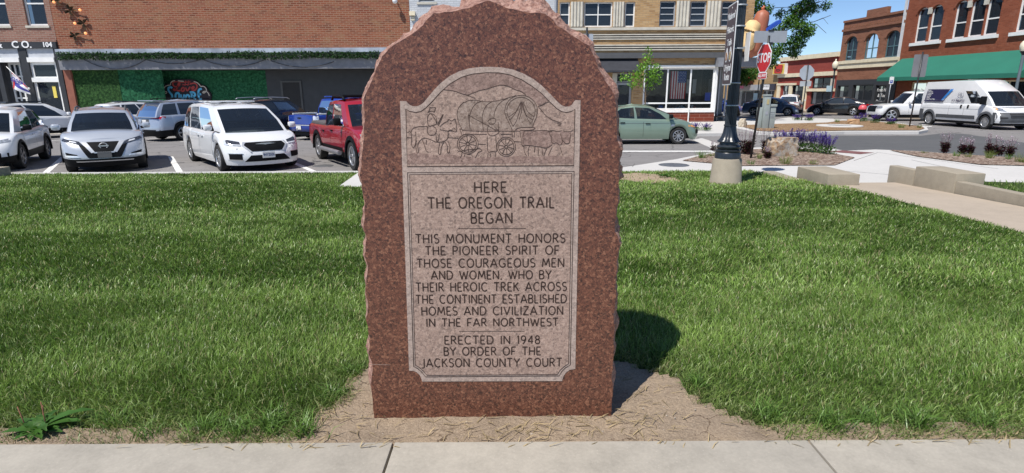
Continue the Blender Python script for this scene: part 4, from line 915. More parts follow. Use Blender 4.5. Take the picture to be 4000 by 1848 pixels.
def plate(c, end, z, txt=None, y=0.0, size=.30, mat=None):
    x = c.end_x(y, z, end)+end*.028; mb = MB(); mb.box(x-.008, x+.008, y-size/2, y+size/2, z-size*.25, z+size*.25, bev=.004); p = mb.build('licence_plate', mat or M['plate'], c.root)
    if txt:
        Mx = Matrix.Translation((x+end*.0085, y, z)) @ Matrix.Rotation(R(90)*end, 4, 'Z') @ Matrix.Rotation(R(90), 4, 'X')
        text('plate_lettering', txt, size*.30, M['plate_ink'], p, Mx, .001, .75, bold=.002)
    return p
def rails(c, x0, x1, y, z, mat):
    for sg in (1, -1):
        mb = MB(); mb.tube([(x0, sg*y, z-.05), (x0+.1, sg*y, z), ((x0+x1)/2, sg*y, z+.03), (x1-.15, sg*y, z), (x1, sg*y, z-.06)], .022, 6); mb.build('roof_rail', mat, c.root, smooth=True)
SUV = dict(L=4.5, W=1.86, H=1.65, wb=2.66, fo=.92, r=.345, zrock=.26, clad_t=.13, lip=True,
    top=[(-2.25, .98), (-2.0, 1.04), (-1.2, 1.06), (.2, 1.00), (.9, .98), (1.3, .98), (1.75, .93), (2.1, .84), (2.25, .78)],
    cab=dict(xb0=-2.12, xr0=-1.72, xr1=.25, xb1=1.22, zr=1.60, win=[(.04, .22), (.25, .52), (.545, .86)], tint=1, wr=.70), doors=[-1.15, -.15, .98], handles=[-.95, .05])
SEDAN = dict(L=4.6, W=1.80, H=1.47, wb=2.65, fo=.92, r=.325, zrock=.20,
    top=[(-2.3, .86), (-2.1, 1.0), (-1.5, 1.03), (-.8, .97), (.3, .94), (1.1, .94), (1.6, .88), (2.05, .76), (2.3, .66)],
    cab=dict(xb0=-1.75, xr0=-.95, xr1=.30, xb1=1.28, zr=1.43, win=[(.12, .42), (.45, .85)], wr=.68, arc=.06), doors=[-1.0, -.05, 1.0], handles=[-.85, .12])
VAN = dict(rise=-.02, L=5.18, W=2.02, H=1.77, wb=3.09, fo=.98, r=.345, zrock=.20, rcF=.75, n=2.4,
    top=[(-2.59, 1.0), (-2.3, 1.03), (-1, 1.02), (.6, 1.0), (1.3, 1.02), (1.75, .98), (2.2, .88), (2.5, .78), (2.59, .74)],
    cab=dict(xb0=-2.5, xr0=-2.2, xr1=.55, xb1=1.75, zr=1.72, win=[(.03, .25), (.28, .56), (.585, .87)], tint=1, wr=.74, arc=.07), doors=[-1.3, -.1, 1.2], handles=[-.15, .25])
TRUCK = dict(L=5.35, W=1.86, H=1.82, wb=3.32, fo=.90, r=.38, zrock=.42, clad_t=.0, rcF=.45, rcR=.28, n=3.5, lip=True, lipw=.1, tail_dx=[(0, .06), (.2, 0), (1, .02)], nose_dx=[(0, -.03), (.3, 0), (.8, -.03), (1, -.14)],
    top=[(-2.68, 1.06), (-.6, 1.06), (-.2, 1.10), (1.2, 1.10), (1.5, 1.10), (2.2, 1.06), (2.68, .98)], bed=(-2.55, -1.05),
    cab=dict(xb0=-1.0, xr0=-.80, xr1=.62, xb1=1.32, zr=1.78, win=[(.06, .45), (.49, .86)], wr=.74, arc=.03, bow=.05, seats=[.35, -.5]), doors=[-1.02, -.05, 1.05], handles=[-.75, .12])
def mod(base, **kw):
    d = dict(base); cabkw = kw.pop('cabkw', None); d.update(kw); d['cab'] = dict(base['cab'])
    if cabkw: d['cab'].update(cabkw)
    return d
ZL = ZS+0.005
SILVER = paint('silver_car_paint', (0.52, 0.55, 0.60), 0.30, 0.30); WHITE = paint('white_car_paint', (0.78, 0.79, 0.80), 0, 0.3); REDP = paint('red_car_paint', (0.36, 0.012, 0.022), 0.1, 0.3)
BLUEP = paint('blue_car_paint', (0.012, 0.05, 0.33), 0.25, 0.3); BLACKP = paint('black_car_paint', (0.012, 0.013, 0.016), 0.1, 0.25); GREENP = paint('sage_green_car_paint', (0.235, 0.32, 0.245), 0.35, 0.32)
STEELBLUE = paint('steel_blue_car_paint', (0.38, 0.43, 0.52), 0.35, 0.3); NAVY = paint('grey_blue_car_paint', (0.05, 0.09, 0.17), 0.3, 0.28)
HA = math.radians(33); hx, hy = math.sin(HA), -math.cos(HA)
def front_row(xc, L): return (xc-hx*L/2, 14.62-hy*L/2, ZL)
RZ1 = math.atan2(hy, hx)
# silver crossover, front row
P = mod(SUV, L=4.38, W=1.84, fo=.92, wb=2.65, zrock=.23, rise=-.05, top=[(-2.19, .98), (-1.9, 1.05), (-1.0, 1.05), (.3, 1.02), (.95, 1.03), (1.3, 1.03), (1.7, 1.0), (2.0, .93), (2.19, .84)], clad_t=.13)
P['cab'].update(xb0=-2.0, xr0=-1.62, xr1=.22, xb1=1.18, zr=1.585, tint=1)
c = make_car('parked_car', 'silver crossover facing the lawn with a dark V-shaped grille and roof rails', 'car', P, SILVER, front_row(-10.5, 4.38), RZ1, rim=M['alloy'], group='cars parked nose to the lawn')
c.patch('grille', M['plastic'], [(-.40, .80), (.40, .80), (.22, .55), (-.22, .55)], 1, c.root, .012)
for sg in (1, -1):
    c.patch('chrome_trim', M['chrome'], [(sg*.47, .81), (sg*.36, .82), (sg*.20, .56), (sg*.27, .53)], 1, c.root, .022)
    c.patch('headlight', M['lamp_dark'], [(sg*.42, .73), (sg*.86, .84), (sg*.87, .92), (sg*.50, .82)], 1, c.root, .014)
    c.patch('headlight_glint', M['lamp_white'], [(sg*.55, .78), (sg*.70, .82), (sg*.70, .85), (sg*.57, .82)], 1, c.root, .02)
    c.patch('air_duct', M['plastic'], [(sg*.34, .70), (sg*.52, .74), (sg*.36, .42), (sg*.20, .42)], 1, c.root, .008)
    c.patch('fog_lamp', M['plastic'], [(sg*.58, .50), (sg*.82, .56), (sg*.80, .44), (sg*.56, .44)], 1, c.root, .012)
    c.patch('fog_trim', M['lamp_white'], [(sg*.58, .475), (sg*.84, .49), (sg*.82, .44), (sg*.52, .43)], 1, c.root, .02)
c.patch('chrome_trim', M['chrome'], [(-.22, .555), (.22, .555), (.22, .525), (-.22, .525)], 1, c.root, .022)
c.patch('lower_grille', M['plastic'], [(-.30, .53), (.30, .53), (.34, .40), (-.34, .40)], 1, c.root, .010)
c.patch('front_lip', M['plastic'], [(-.80, .38), (.80, .38), (.72, .27), (-.72, .27)], 1, c.root, .014)
c.patch('front_lip_trim', M['alloy'], [(-.62, .335), (.62, .335), (.60, .31), (-.60, .31)], 1, c.root, .022)
plate(c, 1, .48, None, mat=plain('shaded_plate', (.13, .13, .13), .5))
xe = c.end_x(0, .70, 1)+.03; mb = MB(); mb.tube([(xe, .085*math.cos(a), .70+.075*math.sin(a)) for a in np.linspace(0, 6.283, 21)], .011, 6); mb.box(xe-.008, xe+.01, -.11, .11, .685, .715); mb.build('emblem', M['chrome'], c.root, smooth=True, ang=40)
rails(c, -1.5, .2, .58, 1.625, M['plastic_grey'])
# white minivan, front row
P = mod(VAN); P['cab'] = dict(VAN['cab'], bow=.12)
c = make_car('parked_car', 'white minivan facing the lawn with a black oval grille and numbered front plate', 'car', P, WHITE, front_row(-6.65, 5.18), RZ1+R(8), rim=M['alloy'], spokes=10, group='cars parked nose to the lawn')
c.patch('grille', M['plastic'], [(-.46, .76), (.46, .76), (.52, .69), (-.52, .69)], 1, c.root, .012)
c.patch('grille', M['plastic'], [(-.52, .69), (.52, .69), (.38, .54), (-.38, .54)], 1, c.root, .012)
for sg in (1, -1):
    c.patch('grille_trim', M['chrome'], [(sg*.48, .775), (sg*.53, .77), (sg*.58, .69), (sg*.53, .69)], 1, c.root, .02)
    c.patch('grille_trim', M['chrome'], [(sg*.58, .69), (sg*.53, .69), (sg*.39, .535), (sg*.42, .52)], 1, c.root, .02)
    c.patch('headlight', M['lamp_dark'], [(sg*.60, .70), (sg*.92, .74), (sg*.93, .86), (sg*.60, .78)], 1, c.root, .012)
    c.patch('headlight_strip', M['lamp_white'], [(sg*.60, .715), (sg*.91, .745), (sg*.91, .715), (sg*.60, .69)], 1, c.root, .02)
    c.patch('headlight_strip', M['lamp_white'], [(sg*.89, .86), (sg*.93, .87), (sg*.93, .72), (sg*.89, .72)], 1, c.root, .02)
    c.patch('fog_lamp', M['plastic'], [(sg*.62, .48), (sg*.88, .49), (sg*.88, .35), (sg*.62, .33)], 1, c.root, .010)
    c.patch('fog_trim', M['chrome'], [(sg*.60, .335), (sg*.90, .35), (sg*.90, .33), (sg*.60, .31)], 1, c.root, .018)
    c.patch('fog_trim', M['chrome'], [(sg*.60, .50), (sg*.90, .51), (sg*.90, .495), (sg*.60, .485)], 1, c.root, .018)
xe = c.end_x(0, .70, 1)+.03
mb = MB(); mb.prism([(-.26, .715), (-.05, .70), (0, .69), (.05, .70), (.26, .715), (.10, .735), (-.10, .735)], 0, .012, Matrix.Translation((xe+.006, 0, 0)) @ Matrix.Rotation(R(90), 4, 'Z')); mb.build('emblem', M['chrome'], c.root)
c.patch('lower_grille', M['plastic'], [(-.42, .44), (.42, .44), (.58, .28), (-.58, .28)], 1, c.root, .010)
plate(c, 1, .44, '9HYZ626', size=.32)
for x0 in (-1.2, -.7, -.2):
    mb = MB(); mb.box(x0-.2, x0+.2, -.6, .6, 1.755, 1.785, bev=.014); mb.build('roof_rib', WHITE, c.root, smooth=True, ang=40)
# red pickup, front row, partly behind the monument
P = mod(TRUCK, mmat=M['plastic'], hmat=M['plastic'], mh=.2)
c = make_car('parked_pickup', 'red crew-cab pickup with black wheel arches and a silver running board beside the monument', 'pickup', P, REDP, front_row(-2.95, 5.35), RZ1, rim=M['alloy'], spokes=5, group='cars parked nose to the lawn')
for sg in (1, -1):
    mb = MB(); mb.tube([(-.9, sg*.98, .40), (.95, sg*.98, .40)], .065, 8); mb.build('running_board', M['alloy'], c.root, smooth=True, ang=60)
    c.patch('headlight', M['lamp'], [(sg*.50, .80), (sg*.86, .80), (sg*.86, .98), (sg*.50, .96)], 1, c.root)
    c.patch('tail_light', M['tail'], [(sg*.76, .80), (sg*.90, .80), (sg*.90, 1.02), (sg*.76, 1.02)], -1, c.root)
    c.side_quad('rocker_panel', M['plastic'], -1.0, 1.0, .44, .54, c.root, sg)
c.patch('grille', M['plastic'], [(-.48, .72), (.48, .72), (.48, .97), (-.48, .97)], 1, c.root)
c.patch('bumper', M['plastic_grey'], [(-.9, .42), (.9, .42), (.9, .66), (-.9, .66)], 1, c.root, .04)
mb = MB(); mb.box(-2.6, -1.06, -.80, .80, 1.0, 1.14, bev=.06); mb.build('bed_cover', plain('bed_cover_cloth', (.10, .09, .09), .8), c.root, smooth=True, ang=50)
for sg in (1, -1):
    mb = MB(); mb.tube([(-.7, sg*.6, 1.80), (-.55, sg*.6, 1.90), (.3, sg*.6, 1.90), (.5, sg*.6, 1.80)], .035, 8); mb.build('roof_rail', M['plastic'], c.root, smooth=True)
mb = MB(); mb.box(-.50, .1, -.6, .6, 1.86, 1.95, bev=.04); mb.build('roof_rack', M['plastic'], c.root, smooth=True, ang=40)
# white crossover at the left edge of the photo
P = mod(SUV, L=4.55, mmat=M['plastic'])
c = make_car('parked_car', 'white crossover with dark mirror and black sills, cut off at the left edge', 'car', P, WHITE, front_row(-13.75, 4.55), RZ1-R(6), rim=M['alloy_dark'], group='cars parked nose to the lawn')
for sg in (1, -1):
    c.patch('headlight', M['lamp'], [(sg*.50, .72), (sg*.88, .78), (sg*.89, .88), (sg*.52, .80)], 1, c.root)
    c.patch('tail_light', M['tail'], [(sg*.62, .92), (sg*.90, .92), (sg*.90, 1.0), (sg*.62, 1.02)], -1, c.root)
c.patch('grille', M['plastic'], [(-.5, .58), (.5, .58), (.5, .76), (-.5, .76)], 1, c.root); c.patch('front_lip', M['plastic'], [(-.8, .28), (.8, .28), (.8, .5), (-.8, .5)], 1, c.root)
# far row, noses to the far kerb
RA = math.radians(30); rx_, ry_ = math.sin(RA), math.cos(RA); RZ2 = math.atan2(ry_, rx_)
def far_row(xr_, yr_, L): return (xr_+rx_*L/2, yr_+ry_*L/2, ZL)
gB = 'cars parked along the far side'
P = mod(SUV, L=4.65, W=1.84, H=1.6); P['cab'].update(xr0=-1.80, xr1=.2, tint=1, win=[(.06, .50), (.53, .87)])
c = make_car('parked_car', 'white crossover seen from its side in front of the shop with the white windows', 'car', P, WHITE, far_row(-23.6, 25.2, 4.65), RZ2, group=gB)
mb = MB(); mb.box(-1.2, .1, -.5, .5, 1.645, 1.672, bev=.01); mb.build('sunroof', M['autoglass_tint'], c.root)
mb = MB(); mb.box(-.5, .5, -.05, .05, 1.67, 1.70, bev=.01); mb.build('roof_bar', M['plastic'], c.root)
P = mod(SUV, L=4.6); P['cab'].update(tint=2)
c = make_car('parked_car', 'white crossover with dark roof glass showing behind the silver crossover', 'car', P, WHITE, far_row(-19.3, 26.4, 4.6), RZ2, group=gB)
mb = MB(); mb.box(-1.1, .1, -.5, .5, 1.645, 1.672, bev=.01); mb.build('sunroof', M['autoglass_tint'], c.root)
for sg in (1, -1): c.patch('tail_light', M['tail'], [(sg*.55, .90), (sg*.88, .90), (sg*.88, 1.0), (sg*.55, .98)], -1, c.root)
P = mod(SUV, L=4.95, W=1.93, H=1.73, wb=2.85, fo=.98, top=[(-2.48, 1.0), (-2.2, 1.10), (-1.2, 1.12), (.4, 1.06), (1.1, 1.05), (1.5, 1.04), (2.0, .98), (2.35, .88), (2.48, .82)])
P['cab'] = dict(SUV['cab'], xb0=-2.36, xr0=-1.98, xr1=.40, xb1=1.42, zr=1.69, tint=2, win=[(.05, .24), (.27, .54), (.565, .87)])
c = make_car('parked_car', 'steel blue silver family utility car with slim red tail lamps, tail to the viewer', 'car', P, STEELBLUE, far_row(-15.75, 24.6, 4.95), RZ2, group=gB)
for sg in (1, -1): c.patch('tail_light', M['tail'], [(sg*.40, .98), (sg*.93, .94), (sg*.93, 1.06), (sg*.42, 1.06)], -1, c.root, .014)
c.patch('tailgate_recess', M['plastic_grey'], [(-.34, .76), (.34, .76), (.26, .94), (-.26, .94)], -1, c.root, .008); plate(c, -1, .84)
c.patch('rear_bumper', M['plastic'], [(-.85, .30), (.85, .30), (.85, .50), (-.85, .50)], -1, c.root); rails(c, -1.7, .3, .64, 1.78, M['plastic'])
mb = MB(); mb.box(-2.28, -1.86, -.60, .60, 1.68, 1.725, bev=.018); mb.build('roof_spoiler', STEELBLUE, c.root, smooth=True, ang=40)
P = mod(SUV, L=4.75, W=1.9, H=1.74); P['cab'] = dict(SUV['cab'], zr=1.69, xb0=-2.2, xr0=-1.9, tint=2)
c = make_car('parked_car', 'black sport utility car half hidden between the white minivan and the blue pickup', 'car', P, BLACKP, far_row(-12.2, 25.0, 4.75), RZ2, rim=M['alloy_dark'], group=gB)
rails(c, -1.6, .3, .62, 1.79, M['alloy'])
for sg in (1, -1): c.patch('tail_light', M['tail'], [(sg*.6, .9), (sg*.9, .9), (sg*.9, 1.05), (sg*.6, 1.05)], -1, c.root)
P = mod(TRUCK, lip=False, L=5.4, mmat=BLUEP); P['cab'] = dict(TRUCK['cab'])
c = make_car('parked_pickup', 'blue pickup with closed tailgate and tow hook, tail to the viewer', 'pickup', P, BLUEP, far_row(-9.1, 24.7, 5.4), RZ2, group=gB)
for sg in (1, -1): c.patch('tail_light', M['lamp_white'], [(sg*.76, .80), (sg*.91, .80), (sg*.91, 1.04), (sg*.76, 1.04)], -1, c.root, .014); c.patch('tail_light', M['tail'], [(sg*.76, .72), (sg*.91, .72), (sg*.91, .82), (sg*.76, .82)], -1, c.root, .016)
c.patch('tailgate', BLUEP, [(-.74, .70), (.74, .70), (.74, 1.055), (-.74, 1.055)], -1, c.root, .02); c.patch('bumper', BLUEP, [(-.9, .46), (.9, .46), (.9, .64), (-.9, .64)], -1, c.root, .07)
c.patch('bumper_trim', M['chrome'], [(-.9, .64), (.9, .64), (.9, .67), (-.9, .67)], -1, c.root, .085)
x_ = c.end_x(0, .95, -1)-.03; mb = MB(); mb.box(x_-.02, x_, -.10, .10, .93, .98, bev=.012); mb.build('tailgate_handle', M['plastic'], c.root)
p_ = plate(c, -1, .55); p_.location.x -= .07
mb = MB(); mb.tube([(x_+.1, 0, .46), (x_-.18, 0, .46)], .03, 8); bm = bmesh.new(); bmesh.ops.create_icosphere(bm, subdivisions=2, radius=.035); mb.bm(bm, Matrix.Translation((x_-.16, 0, .52))); mb.build('tow_hook', M['alloy'], c.root, smooth=True, ang=50)
for sg in (-1, 1):
    mb = MB(); mb.box(-2.4, -1.05, sg*.77-.03, sg*.77+.03, 1.07, 1.14, bev=.02); mb.build('bed_rail', M['white_trim'], c.root, smooth=True, ang=40)
mb = MB(); mb.box(-.8, -.3, -.5, .5, 1.80, 1.86, bev=.02); mb.build('cab_spoiler', BLUEP, c.root, smooth=True, ang=40)
# sage green sedan passing on the street
P = mod(SEDAN, L=4.45, W=1.73, H=1.49, wb=2.61, fo=.90, r=.315, mmat=M['plastic'], hmat=M['plastic'], hz=.17,
    top=[(-2.22, .90), (-2.0, 1.02), (-1.5, 1.04), (-.6, .98), (.4, .95), (1.0, .94), (1.5, .90), (1.95, .80), (2.22, .70)])
P['cab'] = dict(SEDAN['cab'], xb0=-1.70, xr0=-.90, xr1=.18, xb1=1.28, zr=1.46, seats=[.22, -.7], win=[(.10, .44), (.475, .87)], bow=.16)
c = make_car('moving_car', 'sage green sedan on the street to the right of the monument', 'car', P, GREENP, (5.12, 22.85, ZL), 0.0, spokes=9)
for sg in (1, -1):
    c.patch('headlight', M['lamp'], [(sg*.46, .62), (sg*.84, .66), (sg*.83, .80), (sg*.52, .74)], 1, c.root, .012); c.patch('turn_signal', M['amber'], [(sg*.72, .63), (sg*.85, .66), (sg*.85, .74), (sg*.72, .70)], 1, c.root, .018)
    c.side_quad('fender_vent', M['chrome'], 1.0, 1.13, .68, .75, c.root, sg, slant=.03); c.side_quad('bumper_corner', M['plastic'], 2.0, 2.16, .40, .56, c.root, sg)
    mb = MB(); c.side_strip(mb, [(x, .80) for x in np.linspace(-2.0, 1.2, 14)], .012, .003, sg); mb.build('body_crease', M['plastic_grey'], c.root)
c.patch('grille', M['plastic'], [(-.4, .38), (.4, .38), (.4, .60), (-.4, .60)], 1, c.root)
mb = MB(); mb.tube([(-1.0, -.55, 1.462), (-.3, -.57, 1.49), (.2, -.56, 1.475)], .014, 6); mb.build('roof_moulding', GREENP, c.root, smooth=True)
# the driver, a dim figure behind the wheel; cabin shade is put into its colour
bmx = bmesh.new(); pts = [(.22, .37, .55), (.18, .37, .80), (.16, .37, .98), (.17, .37, 1.06), (.18, .37, 1.15), (.19, .37, 1.26), (.18, .16, .95), (.36, .13, .80), (.58, .25, .92), (.18, .58, .95), (.36, .60, .80), (.58, .48, .92)]
vs = [bmx.verts.new(p) for p in pts]
for a, b2 in ((0, 1), (1, 2), (2, 3), (3, 4), (4, 5), (2, 6), (6, 7), (7, 8), (2, 9), (9, 10), (10, 11)): bmx.edges.new((vs[a], vs[b2]))
me = bpy.data.meshes.new('person'); bmx.to_mesh(me); bmx.free()
drv = bpy.data.objects.new('person', me); COL.objects.link(drv); drv.location = (5.12, 22.85, ZL); me.materials.append(plain('driver_silhouette', (.05, .04, .04), .9))
tag(drv, 'driver coloured as a dim silhouette, sitting behind the wheel of the green sedan', 'person')
md = drv.modifiers.new('skin', 'SKIN'); rad = [.17, .18, .17, .07, .10, .085, .07, .05, .04, .07, .05, .04]
for i, r_ in enumerate(rad): me.skin_vertices[0].data[i].radius = (r_, r_)
me.skin_vertices[0].data[0].use_root = True; ms = drv.modifiers.new('sub', 'SUBSURF'); ms.levels = 2; ms.render_levels = 2
# white cargo van coming down the right-hand street
P = dict(L=5.96, W=2.05, H=2.55, wb=4.04, fo=.95, r=.36, zrock=.36, clad_t=.0, rcF=.60, rcR=.22, n=3.2, lip=True, lipw=.11, arch=1.22, crown=.03, ms=1.25, mh=.42, mmat=M['plastic'],
    tail_dx=[(0, .0), (1, .03)], nose_dx=[(0, -.05), (.3, 0), (.6, -.04), (1, -.40)],
    top=[(-2.98, 1.26), (1.2, 1.26), (1.7, 1.24), (2.2, 1.16), (2.6, 1.08), (2.98, .98)],
    cab=dict(xb0=-2.93, xr0=-2.80, xr1=.62, xb1=2.28, zr=2.47, win=[(.735, .89)], wb=1.02, wr=.84, arc=.02, rear=False, wt=(.04, .58), swt=(.05, .56), bow=.22, bf=.22, pl=.05, rcrown=.05, seats=[.95, .93]), doors=[-.55, .52, 1.62], handles=[])
c = make_car('cargo_van', 'white high-roof cargo van with dark grey bumpers and a navy panel of lettering', 'van', P, WHITE, (25.4, 31.6, ZL), R(-90), clad=M['plastic_grey'], spokes=16)
gp = M['plastic_grey']; van = c
c.patch('bumper', gp, [(-.98, .36), (.98, .36), (.98, .86), (-.98, .86)], 1, c.root, .03, 14, 6)
for z in (.60, .68, .76): c.patch('grille_slot', M['dark'], [(-.50, z), (.50, z), (.50, z+.045), (-.50, z+.045)], 1, c.root, .045)
for sg in (1, -1):
    c.patch('headlight', M['lamp'], [(sg*.52, .90), (sg*.92, .95), (sg*.95, 1.12), (sg*.66, 1.04)], 1, c.root, .02); c.patch('turn_signal', M['amber'], [(sg*.86, .98), (sg*.95, 1.0), (sg*.96, 1.12), (sg*.88, 1.10)], 1, c.root, .026)
    c.patch('fog_slot', M['dark'], [(sg*.62, .58), (sg*.88, .58), (sg*.88, .64), (sg*.62, .64)], 1, c.root, .045)
    c.side_quad('sill_moulding', gp, -1.45, 1.35, .47, .66, c.root, sg, .012, 12); c.side_quad('corner_bumper', gp, -2.85, -2.50, .36, .92, c.root, sg, .014); c.side_quad('front_corner', gp, 2.45, 2.62, .38, .86, c.root, sg, .014)
    mb = MB(); c.side_strip(mb, [(x, .98) for x in np.linspace(-2.7, 1.5, 16)], .02, .003, sg); mb.build('body_crease', M['grey_trim'], c.root)
    for x_ in (.30, .78): c.side_quad('door_handle', M['plastic'], x_-.06, x_+.06, 1.02, 1.20, c.root, sg, .02)
    c.patch('tail_light', M['tail'], [(sg*.90, .95), (sg*.98, .95), (sg*.98, 1.24), (sg*.90, 1.24)], -1, c.root)
# its lettering on the right-hand (street) side
def vy(z): return -(1.025*.92*1.02+(1.025*.84-1.025*.92*1.02)*((z-1.23)/1.24)+.03)-.022
NAVYS = plain('navy_vinyl', (.025, .022, .075), .4); BLS = plain('blue_vinyl', (.03, .22, .62), .4); GRYS = plain('silver_vinyl', (.35, .36, .40), .4)
def vpoly(name, pts, mat, off=0.0):
    mb = MB(); vs = [(x, vy(z)-off, z) for x, z in pts]; mb.add(vs, [tuple(range(len(vs)))]); return mb.build(name, mat, c.root)
vpoly('lettering_panel', [(-2.58, 1.42), (-1.30, 1.42), (-.78, 2.02), (-2.50, 2.02)], NAVYS)
vpoly('lettering_stripe', [(-1.27, 1.42), (-1.17, 1.42), (-.52, 2.02), (-.74, 2.02)], BLS)
vpoly('lettering_stripe', [(-2.60, 1.34), (-1.05, 1.34), (-1.05, 1.40), (-2.60, 1.40)], NAVYS, .003)
def vtext(txt, x, z, size, mat, align='LEFT', sx=1.0, bold=.0):
    ang = math.atan2(vy(1.9)-vy(1.5), .4); Mx = Matrix.Translation((x, vy(z)-.006, z)) @ Matrix.Rotation(-ang, 4, 'X') @ Matrix.Rotation(R(90), 4, 'X')
    text('lettering', txt, size, mat, c.root, Mx, .001, sx, bold=bold, align=align)
for i, s_ in enumerate(('Services:', '• Residential', '• Commercial', '• Windows', '• Janitorial', '• Carpet', '• Steam Power Wash')): vtext(s_, -2.50+.0*i, 1.965-.083*i, .085, M['white_paint'], bold=.001)
vtext('CB', .02, 1.74, .22, GRYS, 'CENTER', 1.1, .006); vtext('913-709-2703', -.02, 1.40, .17, NAVYS, 'CENTER', .95, .003); vtext('Cleaning LLC', 0, 1.52, .06, GRYS, 'CENTER')
mb = MB(); mb.tube([(.02+.25*math.cos(a), vy(1.74+.24*math.sin(a))-.006, 1.74+.24*math.sin(a)) for a in np.linspace(R(200), R(400), 22)], [.004+.012*math.sin(math.pi*i/21) for i in range(22)], 6); mb.build('logo_ring', GRYS, c.root)
# parked cars up the side street
P = mod(SEDAN, L=4.65)
c = make_car('parked_car', 'dark grey blue sedan with a wide black grille behind the utility cabinet', 'car', P, NAVY, (21.6, 47.8, ZL), math.atan2(-.62, .78), group='cars parked up the side street')
c.patch('grille', M['plastic'], [(-.62, .26), (.62, .26), (.70, .50), (-.70, .50)], 1, c.root, .02); 
for sg in (1, -1): c.patch('headlight', M['lamp'], [(sg*.40, .58), (sg*.84, .60), (sg*.84, .68), (sg*.42, .64)], 1, c.root); c.patch('bumper_corner', M['lamp_white'], [(sg*.72, .30), (sg*.86, .34), (sg*.86, .50), (sg*.74, .50)], 1, c.root, .02)
P = mod(SUV, L=4.6); P['cab'].update(tint=2)
c = make_car('parked_car', 'white utility car with black rear bumper parked before the pizza shop', 'car', P, WHITE, (25.6, 53.0, ZL), R(58), group='cars parked up the side street')
for sg in (1, -1): c.patch('tail_light', M['tail'], [(sg*.50, .92), (sg*.88, .92), (sg*.88, .98), (sg*.5, .98)], -1, c.root)
c.patch('rear_bumper', M['plastic'], [(-.85, .30), (.85, .30), (.85, .55), (-.85, .55)], -1, c.root, .02); plate(c, -1, .70)
P = mod(SEDAN, L=4.7); P['cab'] = dict(SEDAN['cab'], tint=1)
c = make_car('parked_car', 'glossy black sedan with red tail lamp in front of the black shopfront', 'car', P, BLACKP, (27.0, 47.6, ZL), R(140), group='cars parked up the side street')
for sg in (1, -1): c.patch('tail_light', M['tail'], [(sg*.45, .80), (sg*.86, .80), (sg*.86, .92), (sg*.45, .90)], -1, c.root)
plate(c, -1, .62)
P = mod(TRUCK, L=5.8, W=2.0, H=1.92, wb=3.75, r=.41, lip=False); P['cab'] = dict(TRUCK['cab'], zr=1.88, xb0=-1.1, xr0=-.9, win=[(.06, .45), (.49, .86)])
c = make_car('parked_pickup', 'white crew-cab pickup with turned front wheel behind the cargo van', 'pickup', P, WHITE, (27.15, 38.6, ZL), math.atan2(.10, -1.0), steer=R(-28), group='cars parked up the side street')
for sg in (1, -1): c.patch('headlight', M['lamp'], [(sg*.55, .82), (sg*.93, .82), (sg*.93, .98), (sg*.55, .98)], 1, c.root)
c.patch('grille', M['plastic'], [(-.52, .60), (.52, .60), (.52, .98), (-.52, .98)], 1, c.root)
P = mod(SEDAN)
c = make_car('parked_car', 'blue car mostly hidden behind the fluted lamp post', 'car', P, BLUEP, (18.2, 51.5, ZL), math.atan2(-.62, .78), group='cars parked up the side street')
# ------------------------------------------------------------------ buildings
class Facade:
    """a street front: local x along it (to the viewer's right), y into the building, z up; px() reads local x, z off the photo"""
    def __init__(s, p, rz): s.p = Vector(p); s.rz = rz; s.ux = Vector((math.cos(rz), math.sin(rz), 0)); s.n = Vector((math.sin(rz), -math.cos(rz), 0))
    def px(s, x, y, d=0.0):
        q = on_plane(x, y, s.p-s.n*d, s.n)-s.p; return (q.dot(s.ux), q.z)
    def X(s, x, y, d=0.0): return s.px(x, y, d)[0]
    def Z(s, x, y, d=0.0): return s.px(x, y, d)[1]
def wall(mb, x0, x1, z0, z1, holes, y0=0.0, y1=0.3):
    xs = sorted(set([x0, x1]+[min(max(h[i], x0), x1) for h in holes for i in (0, 1)])); zs = sorted(set([z0, z1]+[min(max(h[i], z0), z1) for h in holes for i in (2, 3)]))
    def solid(i, j):
        if not (0 <= i < len(xs)-1 and 0 <= j < len(zs)-1): return False
        cx, cz = (xs[i]+xs[i+1])/2, (zs[j]+zs[j+1])/2
        return not any(h[0] < cx < h[1] and h[2] < cz < h[3] for h in holes)
    for i in range(len(xs)-1):
        for j in range(len(zs)-1):
            if not solid(i, j): continue
            a, b_, c, d = xs[i], xs[i+1], zs[j], zs[j+1]
            mb.add([(a, y0, c), (b_, y0, c), (b_, y0, d), (a, y0, d)], [(0, 1, 2, 3)]); mb.add([(a, y1, c), (a, y1, d), (b_, y1, d), (b_, y1, c)], [(0, 1, 2, 3)])
            if not solid(i-1, j): mb.add([(a, y0, c), (a, y0, d), (a, y1, d), (a, y1, c)], [(0, 1, 2, 3)])
            if not solid(i+1, j): mb.add([(b_, y0, c), (b_, y1, c), (b_, y1, d), (b_, y0, d)], [(0, 1, 2, 3)])
            if not solid(i, j-1): mb.add([(a, y0, c), (a, y1, c), (b_, y1, c), (b_, y0, c)], [(0, 1, 2, 3)])
            if not solid(i, j+1): mb.add([(a, y0, d), (b_, y0, d), (b_, y1, d), (a, y1, d)], [(0, 1, 2, 3)])
def arch_fill(mb, x0, x1, zs, zc, y0, y1, n=12):
    """masonry left above a segmental arch in the opening x0..x1 between its spring zs and crown zc"""
    for i in range(n):
        a, b_ = i/n, (i+1)/n; za, zb_ = zs+(zc-zs)*(1-(2*a-1)**2)**.6, zs+(zc-zs)*(1-(2*b_-1)**2)**.6; xa, xb = x0+(x1-x0)*a, x0+(x1-x0)*b_; zt = zc+.004
        mb.add([(xa, y0, za), (xb, y0, zb_), (xb, y0, zt), (xa, y0, zt), (xa, y1, za), (xb, y1, zb_), (xb, y1, zt), (xa, y1, zt)], [(0, 1, 2, 3), (7, 6, 5, 4), (0, 4, 5, 1), (3, 2, 6, 7)])
